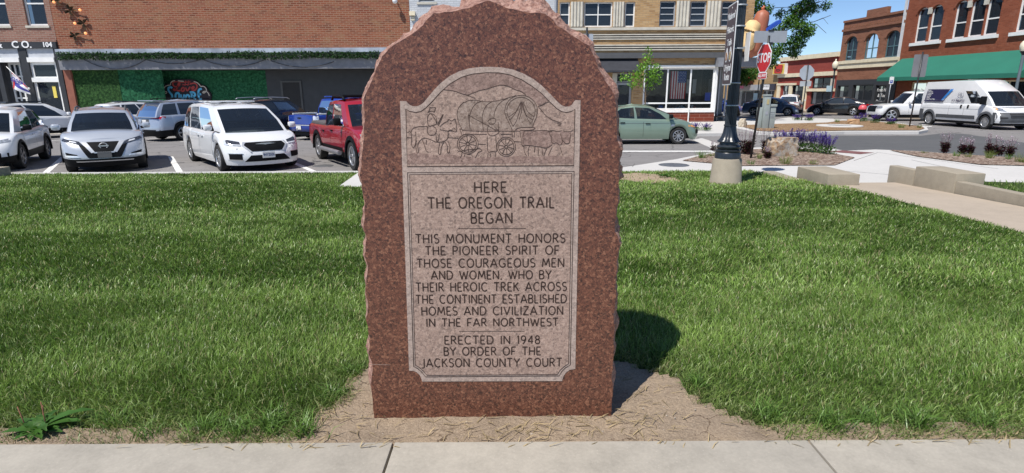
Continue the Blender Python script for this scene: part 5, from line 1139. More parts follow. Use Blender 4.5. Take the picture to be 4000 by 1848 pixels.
def window(root, x0, x1, z0, z1, fmat, y=.12, fw=.06, rails=(), mulls=(), pane=None, sill=None, room=True, sash_mat=None, name='window'):
    mb = MB(); d0, d1 = y-.03, y+.05
    mb.box(x0, x0+fw, d0, d1, z0, z1); mb.box(x1-fw, x1, d0, d1, z0, z1); mb.box(x0+fw, x1-fw, d0, d1, z1-fw, z1); mb.box(x0+fw, x1-fw, d0, d1, z0, z0+fw)
    for r_ in rails: mb.box(x0+fw, x1-fw, d0+.008, d1, z0+(z1-z0)*r_-fw*.4, z0+(z1-z0)*r_+fw*.4)
    for r_ in mulls: mb.box(x0+(x1-x0)*r_-fw*.4, x0+(x1-x0)*r_+fw*.4, d0+.004, d1, z0+fw, z1-fw)
    w = mb.build(name, fmat, root)
    p = MB(); p.add([(x0+fw*.5, y+.01, z0+fw*.5), (x1-fw*.5, y+.01, z0+fw*.5), (x1-fw*.5, y+.01, z1-fw*.5), (x0+fw*.5, y+.01, z1-fw*.5)], [(0, 1, 2, 3)]); p.build('pane', pane or M['pane'], w)
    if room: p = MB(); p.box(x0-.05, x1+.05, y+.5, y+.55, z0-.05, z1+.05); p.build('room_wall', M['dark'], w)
    if sill: s_ = MB(); s_.box(x0-.10, x1+.10, -.07, y-.034, z0-.13, z0-.002); s_.build('sill', sill, root)
    return w
def part(name, mat, root, *boxes, bev=0.0):
    mb = MB()
    for b_ in boxes: mb.box(*b_, bev=bev)
    return mb.build(name, mat, root, smooth=bev > 0, ang=35 if bev else None)
FY = 36.0; FRONT = Facade((0, FY, 0), 0.0); X, Z = FRONT.X, FRONT.Z
RED1 = [(0.20, 0.060, 0.032), (0.30, 0.105, 0.055), (0.38, 0.15, 0.085), (0.43, 0.20, 0.125)]
M['brick_mix'] = brick('mixed_red_brick', [(0.14, 0.036, 0.022), (0.28, 0.070, 0.037), (0.34, 0.090, 0.046), (0.37, 0.118, 0.062), (0.27, 0.125, 0.065)], (0.36, 0.235, 0.165), 0.36, 0.105, 0.015, patch=(0.29, 0.17, 0.085))
M['brick_soft'] = brick('worn_pink_brick', [(0.20, 0.085, 0.06), (0.30, 0.135, 0.10), (0.36, 0.19, 0.145)], (0.34, 0.27, 0.22), 0.36, 0.105, 0.016, patch=(0.38, 0.25, 0.19))
M['brick_yellow'] = brick('yellow_brick', [(0.28, 0.15, 0.065), (0.46, 0.275, 0.12), (0.54, 0.34, 0.16), (0.62, 0.43, 0.23)], (0.40, 0.29, 0.18), 0.36, 0.105, 0.014)
M['brick_white'] = brick('white_painted_brick', [(0.52, 0.54, 0.57), (0.62, 0.64, 0.67), (0.68, 0.70, 0.72)], (0.46, 0.48, 0.51), 0.36, 0.105, 0.016)
M['brick_red'] = brick('deep_red_brick', [(0.20, 0.055, 0.028), (0.28, 0.08, 0.042), (0.33, 0.105, 0.055)], (0.27, 0.11, 0.07), 0.32, 0.09, 0.012, patch=(0.34, 0.15, 0.10))
M['brick_brown'] = brick('brown_red_brick', [(0.19, 0.075, 0.045), (0.28, 0.115, 0.07), (0.34, 0.15, 0.095)], (0.30, 0.18, 0.12), 0.32, 0.09, 0.012)
M['brick_paint_red'] = brick('red_painted_brick', [(0.27, 0.055, 0.045), (0.32, 0.07, 0.055), (0.36, 0.085, 0.065)], (0.26, 0.06, 0.05), 0.32, 0.09, 0.010)
M['brick_tan'] = brick('tan_brick', [(0.38, 0.25, 0.12), (0.48, 0.32, 0.16), (0.54, 0.37, 0.19)], (0.40, 0.28, 0.16), 0.32, 0.09, 0.010)
M['brick_base'] = brick('glazed_red_brick', [(0.16, 0.035, 0.02), (0.22, 0.05, 0.03)], (0.30, 0.16, 0.12), 0.6, 0.20, 0.012, rough=.5)
HT = 9.6
zk = ZP
def bldg(name, label, x0): return thing(name, label, 'building', (x0, FY, 0))
# --- left shop
xL, xLr = -36.0, X(228, 190)
sh = thing('shop_building', 'worn pink brick shop with black name board and white windows, far left', 'building', (0, FY, 0))
zs0, zs1 = Z(100, 190), Z(100, 160)
wins = [(X(95, 40), X(176, 40), Z(130, 100), 8.4), (X(-70, 40), X(26, 40), Z(20, 100), 8.4), (-34.6, -33.2, Z(20, 100), 8.4)]
mb = MB(); wall(mb, xL, xLr-.01, zs1+.05, HT, wins); mb.build('upper_wall', M['brick_soft'], sh)
part('cornice', M['brick_soft'], sh, (xL, xLr-.01, -.06, .3, zs1-.06, zs1+.05))
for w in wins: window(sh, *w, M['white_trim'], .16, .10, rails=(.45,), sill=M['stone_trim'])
part('name_board', M['black_flat'], sh, (xL, xLr-.02, -.12, .15, zs0, zs1-.07))
for s_, px_, sz in (('C', 66, .62), ('O.', 110, .62), ('104', 191, .42), ('&', 3, .62)): text('sign_letter', s_, sz*.9, M['white_paint'], sh, face_M(X(px_, 176), -.125, Z(px_, 176)), .02, 1.05, bold=.012)
# shopfront below: black pilasters, white blind boxes, windows
zb0 = zk
zA, zB, zC = Z(150, 225), Z(150, 243), Z(170, 310)
p1 = (X(80, 240), X(112, 240))
part('pilaster', M['black_flat'], sh, (p1[0], p1[1], -.05, .25, zb0, zs0))
part('pilaster', M['black_flat'], sh, (xLr-.32, xLr-.02, -.04, .25, zb0, zs0))
for x0, x1 in ((p1[1], xLr-.32), (-31.2, p1[0]), (-35.6, -31.5)):
    part('transom_panel', M['grey_trim'] if False else plain('pale_panel', (.50, .52, .55), .6), sh, (x0, x1, .02, .2, zA, zs0)); part('blind_box', M['white_trim'], sh, (x0, x1, -.12, .2, zB, zA))
window(sh, p1[1], xLr-.32, zC, zB, M['white_trim'], .10, .16); window(sh, p1[1], xLr-.32, zb0+.2, zC-.01, M['white_trim'], .10, .16)
part('mid_rail', M['white_trim'], sh, (p1[1], xLr-.32, -.06, .06, zC-.16, zC+.10))
window(sh, -31.2, p1[0], zC-.35, zB, M['white_trim'], .55, .12, rails=(.4,), mulls=(.3, .55, .8)); window(sh, -31.2, p1[0], zb0+.2, zC-.37, M['white_trim'], .55, .12, rails=(.33, .66), mulls=(.3, .55, .8))
part('pilaster', M['black_flat'], sh, (-31.5, -31.2, -.05, .25, zb0, zs0)); part('stall_riser', M['black_flat'], sh, (xL, xLr-.32, .02, .25, zb0, zb0+.2))
part('back_wall', M['dark'], sh, (xL, xLr-.02, 1.5, 1.6, zb0, zs1)); part('roof', M['far_ground'], sh, (xL, xLr-.02, .3, 12, HT-.3, HT-.2))
st = MB(); st.box(X(233, 350)-.0-.5, X(246, 350)-.5, .08, .10, Z(240, 382), Z(240, 336)); stk = st.build('door_sticker', plain('yellow_sticker', (.75, .6, .12), .5), sh)
# --- brick building with the canopy and the green hedge wall
xR = X(1600, 60)
bb = thing('brick_building', 'long red brick building with a grey canopy, green hedge wall and black shopfront', 'building', (0, FY, 0))
zc1, zc0 = Z(800, 191), Z(800, 271)
mb = MB(); wall(mb, xLr+.01, xR-.01, zc1+.02, HT, []); mb.build('upper_wall', M['brick_mix'], bb)
part('flashing', plain('weathered_flashing', (.40, .44, .50), .5, .2, var=.35, scale=1.2), bb, (xLr+.05, xR-.02, -.38, .3, Z(800, 208), zc1))
part('canopy', plain('grey_canopy_board', (.19, .195, .215), .7, var=.12), bb, (xLr+.08, xR-.02, -.30, .3, zc0, Z(800, 208)-.004))
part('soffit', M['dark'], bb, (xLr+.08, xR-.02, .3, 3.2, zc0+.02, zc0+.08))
part('brick_pier', plain('plain_brown_brick', (.23, .085, .055), .85, var=.15), bb, (xLr+.03, X(285, 330), -.02, .3, zk, zc0-.004))
def hedge(name, c0, c1):
    m, nt, b = new_mat(name); sp(b, .85, 0, .15); v = objvec(nt)
    f = noise(nt, v, 7, 6, .75); nt.links.new(ramp(nt, f, [(.3, tuple(x*.35 for x in c0)), (.48, c0), (.62, c1), (.8, tuple(x*1.5 for x in c1))]), b.inputs['Base Color']); bump(nt, b, f, 1.0, .15); return m
H1, H2 = hedge('hedge_dark', (.022, .065, .02), (.06, .14, .04)), hedge('hedge_bright', (.018, .10, .048), (.045, .20, .095))
xh0, xh1, xh2, xh3 = X(282, 330), X(462, 330), X(640, 330, .55), X(986, 330)
def hedge_panel(name, mat, a, b_):
    nx, nz = 26, 18; vs = []
    for j in range(nz+1):
        for i in range(nx+1):
            p = Vector(a).lerp(Vector(b_), i/nx); z = zk+(zc0-zk)*j/nz; k = .07*vnoise(p.x*6+p.y*9, z*6, 71)
            vs.append((p.x, p.y-k, z))
    mb = MB(); mb.add(vs, grid_faces(nz+1, nx+1)); mb.build(name, mat, bb, smooth=False)
hedge_panel('hedge_panel', H1, (xh0, .16, 0), (xh1, .16, 0)); xh4 = X(630, 330, 1.9)-.1
hedge_panel('hedge_panel', H2, (xh1-.08, .17, 0), (xh2, .58, 0)); hedge_panel('hedge_panel', H2, (xh2, .58, 0), (xh4, 1.9, 0)); hedge_panel('hedge_panel', H2, (xh4-.05, 1.9, 0), (xh3+.2, 1.9, 0))
part('black_wall', M['black_flat'], bb, (xh3+.1, xR-.02, 1.85, 2.1, zk, zc0)); part('side_return', M['black_flat'], bb, (xR-.3, xR-.02, .0, 1.85, zk, zc0-.004))
dx0, dx1 = X(1105, 340, 1.85), X(1172, 340, 1.85)
part('door_frame', plain('door_frame_dark', (.06, .06, .06), .5), bb, (dx0-.12, dx0, 1.78, 1.86, zk, Z(1140, 322, 1.85)+.1), (dx1, dx1+.12, 1.78, 1.86, zk, Z(1140, 322, 1.85)+.1), (dx0, dx1, 1.78, 1.86, Z(1140, 322, 1.85), Z(1140, 322, 1.85)+.1)); part('door', M['dark'], bb, (dx0, dx1, 1.80, 1.84, zk, Z(1140, 322, 1.85)-.01))
part('roof', M['far_ground'], bb, (xLr, xR, .3, 12, HT-.3, HT-.2))
# mural board with hand lettering
mu = thing('mural_sign', 'dark cloud-shaped board painted with red and blue hand lettering on the hedge wall', 'sign', (0, FY, 0))
dM = 1.72
mp = lambda x, y: FRONT.px(600+x/8.587, 270+y/8.587, dM)
brd = [(330, 900), (290, 760), (300, 600), (400, 500), (540, 480), (580, 400), (680, 345), (900, 340), (1200, 340), (1380, 370), (1520, 470), (1620, 540), (1740, 560), (1820, 700), (1900, 790), (1930, 900), (1900, 1250), (330, 1250)]
mb = MB(); mb.prism([mp(*p) for p in brd], dM, dM+.12); mb.build('board', plain('mural_black', (.018, .014, .02), .7), mu)
def mrib(name, mat, lines_, w, dy):
    mb = MB()
    for l in lines_: mb.ribbon([mp(*p) for p in smoothed(l)], w, dM-dy)
    mb.build(name, mat, mu)
MR, MBL, MW = plain('mural_red', (.42, .05, .045), .6), plain('mural_blue', (.10, .42, .66), .6), plain('mural_cream', (.55, .50, .43), .6)
mrib('love_lettering', MR, [[(660, 440), (640, 500), (680, 580), (760, 600), (860, 560), (890, 490), (850, 460), (820, 520), (800, 620), (760, 700), (700, 720), (660, 690), (690, 660), (760, 700), (850, 740), (900, 710)], [(980, 620), (930, 660), (940, 740), (1000, 750), (1040, 690), (1020, 620), (970, 610)], [(1080, 620), (1100, 680), (1130, 740), (1180, 680), (1210, 610), (1240, 600)], [(1260, 690), (1340, 650), (1370, 600), (1330, 580), (1270, 640), (1270, 700), (1340, 725), (1420, 690), (1470, 600), (1440, 500), (1350, 465), (1220, 500)]], .085, .012)
mrib('love_lettering', MR, [[(1080, 390), (1050, 560)], [(1180, 390), (1150, 560)], [(1000, 440), (1240, 430)], [(960, 530), (1200, 510)], [(660, 440), (760, 420), (900, 440), (1000, 460)]], .05, .008)
mrib('square_lettering', MBL, [[(630, 640), (580, 600), (510, 620), (490, 690), (540, 780), (620, 860), (640, 950), (560, 1010)], [(860, 960), (870, 850), (820, 790), (750, 820), (730, 920), (770, 1030), (850, 1040)], [(920, 850), (920, 960), (980, 990), (1030, 940), (1030, 850)], [(1060, 1000), (1100, 880), (1180, 860), (1220, 1000)], [(1290, 1000), (1280, 790)], [(1220, 790), (1320, 770), (1400, 820), (1390, 900), (1300, 920), (1420, 1010)], [(1620, 660), (1500, 690), (1520, 1000), (1620, 990)], [(1510, 850), (1600, 840)]], .13, .016)
mrib('flourish', MW, [[(360, 900), (350, 830), (330, 760), (340, 660), (400, 570), (500, 540), (570, 540), (570, 460), (640, 400), (720, 390)], [(820, 390), (900, 400), (1010, 410)], [(1350, 420), (1450, 440), (1540, 520), (1580, 590), (1660, 570), (1740, 610), (1780, 700), (1770, 740), (1700, 810), (1640, 790), (1680, 750), (1760, 740), (1840, 800), (1870, 900)], [(350, 770), (400, 820), (450, 800), (440, 750), (390, 750), (350, 770)]], .05, .012)
# leaf-shaped metal wall lights
M['bronze'] = plain('bronze_leaf', (.09, .065, .04), .5, .5, var=.35, scale=5); M['glow'] = None
m, nt, b = new_mat('lit_bulb'); b.inputs['Base Color'].default_value = (.9, .35, .15, 1); b.inputs['Emission Color'].default_value = (1, .35, .12, 1); b.inputs['Emission Strength'].default_value = 1.0; M['glow'] = m
def leaf_light(lx, ly, bx, by, label):
    x, z = FRONT.px(lx, ly); t = thing('wall_light', label, 'light', (x, FY, z), 0, 'metal leaf lights on the brick wall')
    rr = random.Random(int(lx)); 
    for k in range(4):
        a = R(rr.uniform(0, 40)+k*92); L = rr.uniform(.30, .42); w = L*.5; ca, sa = math.cos(a), math.sin(a)
        pts = [(0, 0, -.05), (.3, -.5, -.16), (.7, -.42, -.2), (1, 0, -.12), (.7, .42, -.2), (.3, .5, -.16)]
        mb = MB(); vs = [(p[0]*L*ca-p[1]*w*sa, p[2]-.02, p[0]*L*sa+p[1]*w*ca) for p in pts]; mb.add(vs+[(vs[0][0]*.5+vs[3][0]*.5, -.06, vs[0][2]*.5+vs[3][2]*.5)], [(0, 1, 6), (1, 2, 6), (2, 3, 6), (3, 4, 6), (4, 5, 6), (5, 0, 6)]); mb.build('leaf', M['bronze'], t, recalc=False)
    xb, zb_ = FRONT.px(bx, by, -.22); xb -= x; zb_ -= z
    mb = MB(); mb.tube([(0, -.04, 0), (xb*.5, -.16, zb_*.5+.05), (xb, -.20, zb_)], .025, 6); mb.build('arm', M['bronze'], t, smooth=True)
    mb = MB(); bm = bmesh.new(); bmesh.ops.create_icosphere(bm, subdivisions=2, radius=.075); mb.bm(bm, Matrix.Translation((xb, -.22, zb_))); mb.build('bulb', M['glow'], t, smooth=True)
leaf_light(278, 42, 312, 39, 'bronze leaf light uppermost of three on the brick wall, bulb to its right')
leaf_light(330, 92, 292, 91, 'middle bronze leaf light of the brick wall, bulb to its left')
leaf_light(297, 140, 334, 130, 'lowest bronze leaf light of the brick wall, pale bulb beside it')
leaf_light(226, 4, 210, 8, 'bronze leaf light at the top edge beside the wall corner')
x, z = FRONT.px(1548, 8); t = thing('security_camera', 'white globe camera on a bracket on the brick wall by the monument', 'camera', (x, FY, z))
mb = MB(); bm = bmesh.new(); bmesh.ops.create_uvsphere(bm, u_segments=16, v_segments=10, radius=.15); mb.bm(bm, Matrix.Translation((0, -.42, 0))); mb.build('globe', M['white_paint'], t, smooth=True)
mb = MB(); mb.tube([(0, 0, .12), (0, -.3, .16), (0, -.42, .10)], .035, 8); mb.build('bracket', M['white_trim'], t, smooth=True)
# --- white painted brick building behind the monument
xW = X(2178, 60)
wb = thing('painted_building', 'white painted brick building rising behind the monument', 'building', (0, FY, 0))
mb = MB(); wall(mb, xR+.01, xW-.01, zc0-.6, HT, [(X(1636, 20), X(1700, 20), Z(1650, 8), 8.3), (X(1990, 20), X(2050, 20), Z(1650, 8), 8.3)]); mb.build('upper_wall', M['brick_white'], wb)
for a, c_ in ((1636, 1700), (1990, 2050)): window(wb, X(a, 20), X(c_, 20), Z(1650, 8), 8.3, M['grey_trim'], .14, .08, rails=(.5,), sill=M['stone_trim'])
part('string_course', M['white_trim'], wb, (xR+.02, xW-.02, -.10, .0, Z(1700, 118), Z(1700, 108))); part('corner_block', M['cream'], wb, (X(1601, 60), X(1623, 60), -.22, -.003, Z(1612, 62), Z(1612, 46)), (X(1606, 60), X(1620, 60), -.12, -.003, Z(1612, 80), Z(1612, 66)))
part('corner_block', M['cream'], wb, (X(2130, 60), X(2150, 60), -.22, -.003, Z(2140, 62), Z(2140, 46)))
part('awning_band', M['grey_trim'], wb, (xR+.02, xW-.02, -.5, .0, zc0-.5, zc0+.2)); part('shopfront', M['dark'], wb, (xR+.02, xW-.02, .3, .5, zk, zc0-.6)); part('downpipe', M['grey_trim'], wb, (xW-.20, xW-.10, -.12, -.01, zk, HT))
part('roof', M['far_ground'], wb, (xR, xW, .3, 12, HT-.3, HT-.2))
# --- yellow brick corner building
xY = X(2944, 60); yb = thing('corner_building', 'yellow brick corner building with pale stone panels, striped bands and a glass shop window', 'building', (0, FY, 0))
wn = [(2186, 2226, 8), (2282, 2392, 8), (2441, 2480, 8), (2576, 2638, 4), (2696, 2758, 4), (2818, 2880, 4)]
hol = []
for a, c_, t_ in wn: hol.append((X(a, 60), X(c_, 60), Z((a+c_)/2, 105 if a < 2500 else 103), Z((a+c_)/2, t_)))
zAw1, zAw0 = Z(2600, 207), Z(2600, 228); shopz1 = Z(2650, 264); shopz0 = Z(2650, 430)
xs0, xs1 = X(2512, 350), X(2790, 350); d0, d1 = X(2408, 350), X(2468, 350)
hol2 = [(xs0, xs1, shopz0, shopz1), (d0, d1, zk, Z(2440, 284)), (xW-1, d0-.6, zk, Z(2440, 300)), (xs1+.02, xY+1, zk, Z(2800, 262))]
mb = MB(); wall(mb, xW+.01, xY, zk+.0, HT, hol+hol2); mb.build('front_wall', M['brick_yellow'], yb)
part('side_wall', M['brick_yellow'], yb, (xY-.3, xY-.001, .3, 22, Z(2900, 262), HT)); part('side_wall', M['black_flat'], yb, (xY-.3, xY-.001, 4.5, 22, zk, Z(2900, 262)))
for h, (a, c_, t_) in zip(hol, wn):
    dbl = c_-a > 90
    window(yb, *h, M['white_trim'] if a < 2500 else M['grey_trim'], .14, .075, rails=(.5,) if a < 2500 else (.49, .74, .25), mulls=(.5,) if dbl else ())
    bl = MB(); bl.box(h[0]+.08, h[1]-.08, .22, .24, h[2]+.1 if a < 2500 else h[2], h[3]-.1 if a < 2500 else (h[2]+h[3])/2); bl.build('blind', plain('window_blind', (.26, .30, .33), .8), yb)
for a, c_ in ((2229, 2279), (2395, 2438), (2641, 2693), (2761, 2815)):   # fluted stone between the windows
    x0, x1 = X(a, 60), X(c_, 60); n_ = 4; mb = MB(); zt_, zb_ = Z((a+c_)/2, 4 if a > 2500 else 8), Z((a+c_)/2, 105)
    vs = []; 
    for i in range(n_*6+1):
        u = i/(n_*6); dd = -.05-.09*abs(math.sin(math.pi*u*n_)); vs += [(x0+(x1-x0)*u, dd, zb_), (x0+(x1-x0)*u, dd, zt_)]
    mb.add(vs, [(2*i, 2*i+2, 2*i+3, 2*i+1) for i in range(n_*6)]); mb.box(x0, x1, -.05, -.002, zb_, zt_); mb.build('fluted_panel', M['stone_trim'], yb, smooth=True, ang=50)
part('sill_course', M['stone_trim'], yb, (xW+.02, xY, -.14, -.002, Z(2500, 118), Z(2500, 107.5)))
for y0_, y1_ in ((133, 155), (174, 197)):
    zt_, zb_ = Z(2500, y0_), Z(2500, y1_); s_ = (zt_-zb_)/5
    for k in range(3): part('stone_stripe', M['stone_trim'], yb, (xW+.02, xY, -.07, -.002, zb_+2*k*s_, zb_+(2*k+1)*s_))
    part('stripe_recess', M['dark'], yb, (xW+.02, xY, -.015, -.001, zb_+s_*.95, zt_-s_*.95))
part('awning_band', plain('dark_grey_band', (.085, .087, .092), .6), yb, (xW+.02, xY-.02, -.32, -.002, zAw0, zAw1))
mb = MB(); xa0, xa1 = X(2330, 250), X(2490, 250); zA1, zA0 = zAw0-.002, Z(2450, 283, -1.0)
mb.add([(xa0, -.02, zA1), (xa1, -.02, zA1), (xa1, -1.0, zA0+.12), (xa0, -1.0, zA0+.12), (xa1, -1.0, zA0), (xa0, -1.0, zA0)], [(0, 1, 2, 3), (3, 2, 4, 5)]); mb.add([(xa0, -.02, zA1), (xa0, -1, zA0+.12), (xa0, -1, zA0), (xa0, -.02, zA0)], [(0, 1, 2, 3)]); mb.add([(xa1, -.02, zA1), (xa1, -1, zA0+.12), (xa1, -1, zA0), (xa1, -.02, zA0)], [(0, 1, 2, 3)])
mb.build('cloth_awning', plain('black_awning_cloth', (.030, .032, .040), .85, var=.2), yb)
# entry door and shop window
dw = window(yb, d0, d1, Z(2440, 322), Z(2440, 286), M['grey_trim'], .2, .06); text('door_number', '124', .28, M['white_paint'], yb, face_M((d0+d1)/2, .15, Z(2440, 306)), .004)
window(yb, d0, d1, zk+.02, Z(2440, 324), M['grey_trim'], .2, .12, name='door')
part('jamb', M['stone_trim'], yb, (d0-.28, d0-.01, -.06, .25, zk, Z(2440, 286)))
sw_ = MB(); fw = .09
m0, m1 = X(2607, 350), X(2697, 350); zmid = Z(2650, 403)
window(yb, xs0, xs1, shopz0, shopz1, M['white_trim'], .10, .11, rails=((zmid-shopz0)/(shopz1-shopz0),), mulls=((m0-xs0)/(xs1-xs0), (m1-xs0)/(xs1-xs0)), pane=glass('shop_glass', (.85, .87, .87), .02), room=False, name='shop_window')
part('header_trim', M['white_trim'], yb, (xs0-.1, xs1+.1, -.08, -.002, shopz1, shopz1+.14)); part('base_trim', M['white_trim'], yb, (xs0-.1, xs1+.1, -.10, -.002, shopz0-.14, shopz0+.0))
part('base_brick', M['brick_base'], yb, (xs0-.1, xs1+.1, -.05, -.001, zk, shopz0-.142)); part('white_pipe', M['white_trim'], yb, (X(2684, 455), X(2688, 455), -.16, -.11, zk, shopz0+.3))
part('shop_back_wall', plain('shop_interior', (.10, .095, .085), .8, var=.5, scale=2), yb, (xs0-.5, xY-.35, 3.2, 3.3, zk, shopz1+.3)); part('shop_floor', M['dark'], yb, (xs0-.5, xY-.35, .31, 3.2, shopz0-.45, shopz0-.4)); part('shop_ceiling', M['dark'], yb, (xs0-.5, xY-.35, .31, 3.2, shopz1+.2, shopz1+.25))
rr = random.Random(5)
for k in range(14):
    x_ = xs0+.3+rr.random()*(xs1-xs0-.6); h_ = rr.uniform(.2, .7); w_ = rr.uniform(.08, .25); c_ = rr.choice([(.5, .05, .05), (.6, .6, .58), (.08, .2, .5), (.5, .45, .3), (.12, .12, .12), (.1, .4, .6)])
    part('display_item', plain('display_%d' % k, c_, .6), yb, (x_, x_+w_, rr.uniform(.5, .9), rr.uniform(1.0, 1.3), shopz0-.4, shopz0-.4+h_))
for k in range(4): part('shelf_light', M['white_paint'], yb, (xs1-1.6+.38*k, xs1-1.35+.38*k, 2.9, 2.95, shopz0+1.0, shopz0+1.9))
part('poster', plain('blue_poster', (.05, .10, .45), .6), yb, (X(2757, 380), X(2778, 380), .16, .17, Z(2770, 393), Z(2770, 362)))
# recessed corner entry
part('corner_post', M['white_trim'], yb, (xs1-.02, xs1+.14, -.04, .2, zk+.35, shopz1)); part('entry_glass_wall', M['pane'], yb, (xs1+.2, xs1+.26, .3, 3, zk, shopz1)); part('entry_back', plain('entry_panel', (.25, .26, .26), .5, var=.4, scale=1.5), yb, (xs1+.3, xY-.32, 3.0, 3.1, zk, Z(2800, 262)))
part('entry_canopy', plain('grey_canopy', (.22, .23, .25), .6), yb, (xs1-.1, xY+.9, -.6, 3.0, Z(2830, 262), zAw0-.005))
for x_ in (X(2822, 380), X(2850, 380)): part('door_post', M['grey_trim'], yb, (x_, x_+.09, .8, .9, zk, Z(2830, 262)-.01))
part('roof', M['far_ground'], yb, (xW, xY, .3, 22, HT-.3, HT-.2))
fl = thing('flag', 'striped flag with a starred blue corner hanging in the shop window', 'flag', (X(2665, 330), FY, 0))
fx0, fx1, fz1, fz0 = X(2622, 330)-X(2665, 330), X(2682, 330)-X(2665, 330), Z(2650, 278), Z(2650, 386)
FR, FW, FB_ = plain('flag_red', (.50, .05, .055), .8), plain('flag_white', (.80, .77, .72), .8), plain('flag_blue', (.03, .055, .24), .8)
def cloth(name, mat, a0, a1, b0, b1, dy=0.0):
    nx, nz = 6, 12; vs = [(fx0+(fx1-fx0)*(a0+(a1-a0)*i/nx), .17+.035*math.sin(9*(a0+(a1-a0)*i/nx)+2*(b0+(b1-b0)*j/nz))-dy, fz0+(fz1-fz0)*(b0+(b1-b0)*j/nz)) for j in range(nz+1) for i in range(nx+1)]
    mb = MB(); mb.add(vs, grid_faces(nz+1, nx+1)); mb.build(name, mat, fl, smooth=True)
cloth('white_field', FW, 0, 1, 0, 1)
for k in range(0, 13, 2): cloth('red_stripe', FR, k/13, (k+1)/13, 0, 1 if k < 6 else .58, .012)
cloth('canton', FB_, 6/13, 1, .585, 1, .014)
mb = MB()
for i in range(5):
    for j in range(7):
        a = 6/13+(i+.5+(.25 if j % 2 else -.25))/5.6*7/13+.02; q = .60+(j+.5)/7*.39; cx_, cz_ = fx0+(fx1-fx0)*a, fz0+(fz1-fz0)*q; yy = .17+.035*math.sin(9*a+2*q)-.024; r_ = .025
        mb.add([(cx_+r_*(1 if k % 2 == 0 else .42)*math.sin(k*math.pi/5), yy, cz_+r_*(1 if k % 2 == 0 else .42)*math.cos(k*math.pi/5)) for k in range(10)], [tuple(range(10))])
mb.build('stars', FW, fl)

# --- the right-hand street: buildings along a slanting line
SRZ = math.atan2(FD.y, FD.x); ST = Facade(FA, SRZ); SX, SZ = ST.X, ST.Z
def sbld(name, label): return thing(name, label, 'building', FA, SRZ)
sA, sB, sC, sD = SX(2912, 330), SX(3042, 300), SX(3270, 300), SX(3520, 200)
# tan shop, farthest
t = sbld('tan_shop', 'tan brick one-storey shop with white sign, farthest up the side street')
zt_ = SZ(3030, 255); mb = MB(); hb = [(sB-3.0, sB-.6, zk, SZ(3000, 352)), (sB-9.0, sB-3.6, zk, SZ(2950, 352))]; wall(mb, sA-8, sB-.01, zk, zt_, hb); mb.build('front_wall', M['brick_tan'], t)
part('coping', M['cream'], t, (sA-8, sB-.01, -.08, .35, zt_, zt_+.15)); part('sign_band', plain('black_sign_band', (.035, .035, .05), .5), t, (sB-3.3, sB-.3, -.22, -.002, SZ(3000, 352), SZ(3000, 328)))
part('grey_band', M['grey_trim'], t, (sB-9.2, sB-3.32, -.3, -.002, SZ(2950, 352), SZ(2950, 331)))
part('white_sign', M['white_paint'], t, (sB-2.7, sB-1.3, -.26, -.222, SZ(2990, 350), SZ(2990, 331))); text('sign_lettering', 'ART DECO', .26, M['black_flat'], t, face_M(sB-2.0, -.265, SZ(2990, 338)), .004, 1.0)
for h in hb: window(t, *h, M['grey_trim'], .15, .1, mulls=(.35, .7))
part('roof', M['far_ground'], t, (sA-8, sB-.01, .3, 10, zt_-.3, zt_-.2))
# red-painted shop with cream trim
t = sbld('pizza_shop', 'one-storey red painted brick shop with cream trim and a square pizza sign')
zt1 = SZ(3150, 232); zl1, zl0 = SZ(3150, 288), SZ(3150, 299); bay = (sB+.5, SX(3115, 300)); zb1, zb0_ = SZ(3080, 325), SZ(3080, 333)
hl = [(sB+1.0, SX(3080, 380), zk+.3, zb0_), (SX(3090, 380), SX(3135, 380), zk, zb0_), (SX(3165, 380), SX(3248, 380), zk+.5, SZ(3200, 357)), (SX(3172, 320), SX(3250, 320), SZ(3200, 345), SZ(3200, 303))]
mb = MB(); wall(mb, sB, sC-.01, zk, zt1, hl); mb.build('front_wall', M['brick_paint_red'], t)
part('cornice', M['cream'], t, (sB, sC-.01, -.22, .35, zt1, zt1+.42)); part('string_course', M['cream'], t, (sB, sC-.05, -.18, -.002, zl0, zl1+.1)); part('bay_course', M['cream'], t, (sB, bay[1], -.16, -.002, zb0_, zb1)); part('window_course', M['cream'], t, (SX(3150, 350), SX(3262, 350), -.18, -.002, SZ(3200, 357), SZ(3200, 346)))
part('fascia', M['dark'], t, (sB+.1, bay[1], -.12, -.003, zb1+.5, zl0-.02)); part('fascia_stripe', M['grey_trim'], t, (sB+.1, bay[1], -.16, -.121, zb1+.62, zb1+.8))
for x_ in (sB+.1, SX(3081, 380), SX(3138, 380)): part('pilaster', M['cream'], t, (x_, x_+.55, -.12, .0-.002, zk, zb0_-.002))
for i, h in enumerate(hl): window(t, *h, M['dark'] if i else M['grey_trim'], .15, .09, mulls=(.5,) if i in (0, 2, 3) else (), rails=(.4,) if i == 3 else ())
for x_ in (SX(3160, 330), SX(3256, 330)): part('stone_panel', M['stone_trim'], t, (x_-.35, x_+.1, -.10, -.002, SZ(3200, 345), zl0-.3))
part('roof', M['far_ground'], t, (sB, sC-.01, .35, 11, zt1-.2, zt1-.1)); part('rear_wall', M['brick_brown'], t, (sB+.5, sC-.02, 9, 9.4, zt1, SZ(3200, 207, 9))); part('vent', M['grey_trim'], t, (sB+5.5, sB+6, 8.9, 8.999, zt1+.6, zt1+1.0))
sg = thing('pizza_sign', 'square yellow framed sign with a red panel on the red painted shop', 'sign', tuple(FA), SRZ)
q0, q1, zq0, zq1 = SX(3031, 270), SX(3077, 270), SZ(3055, 291), SZ(3055, 249)
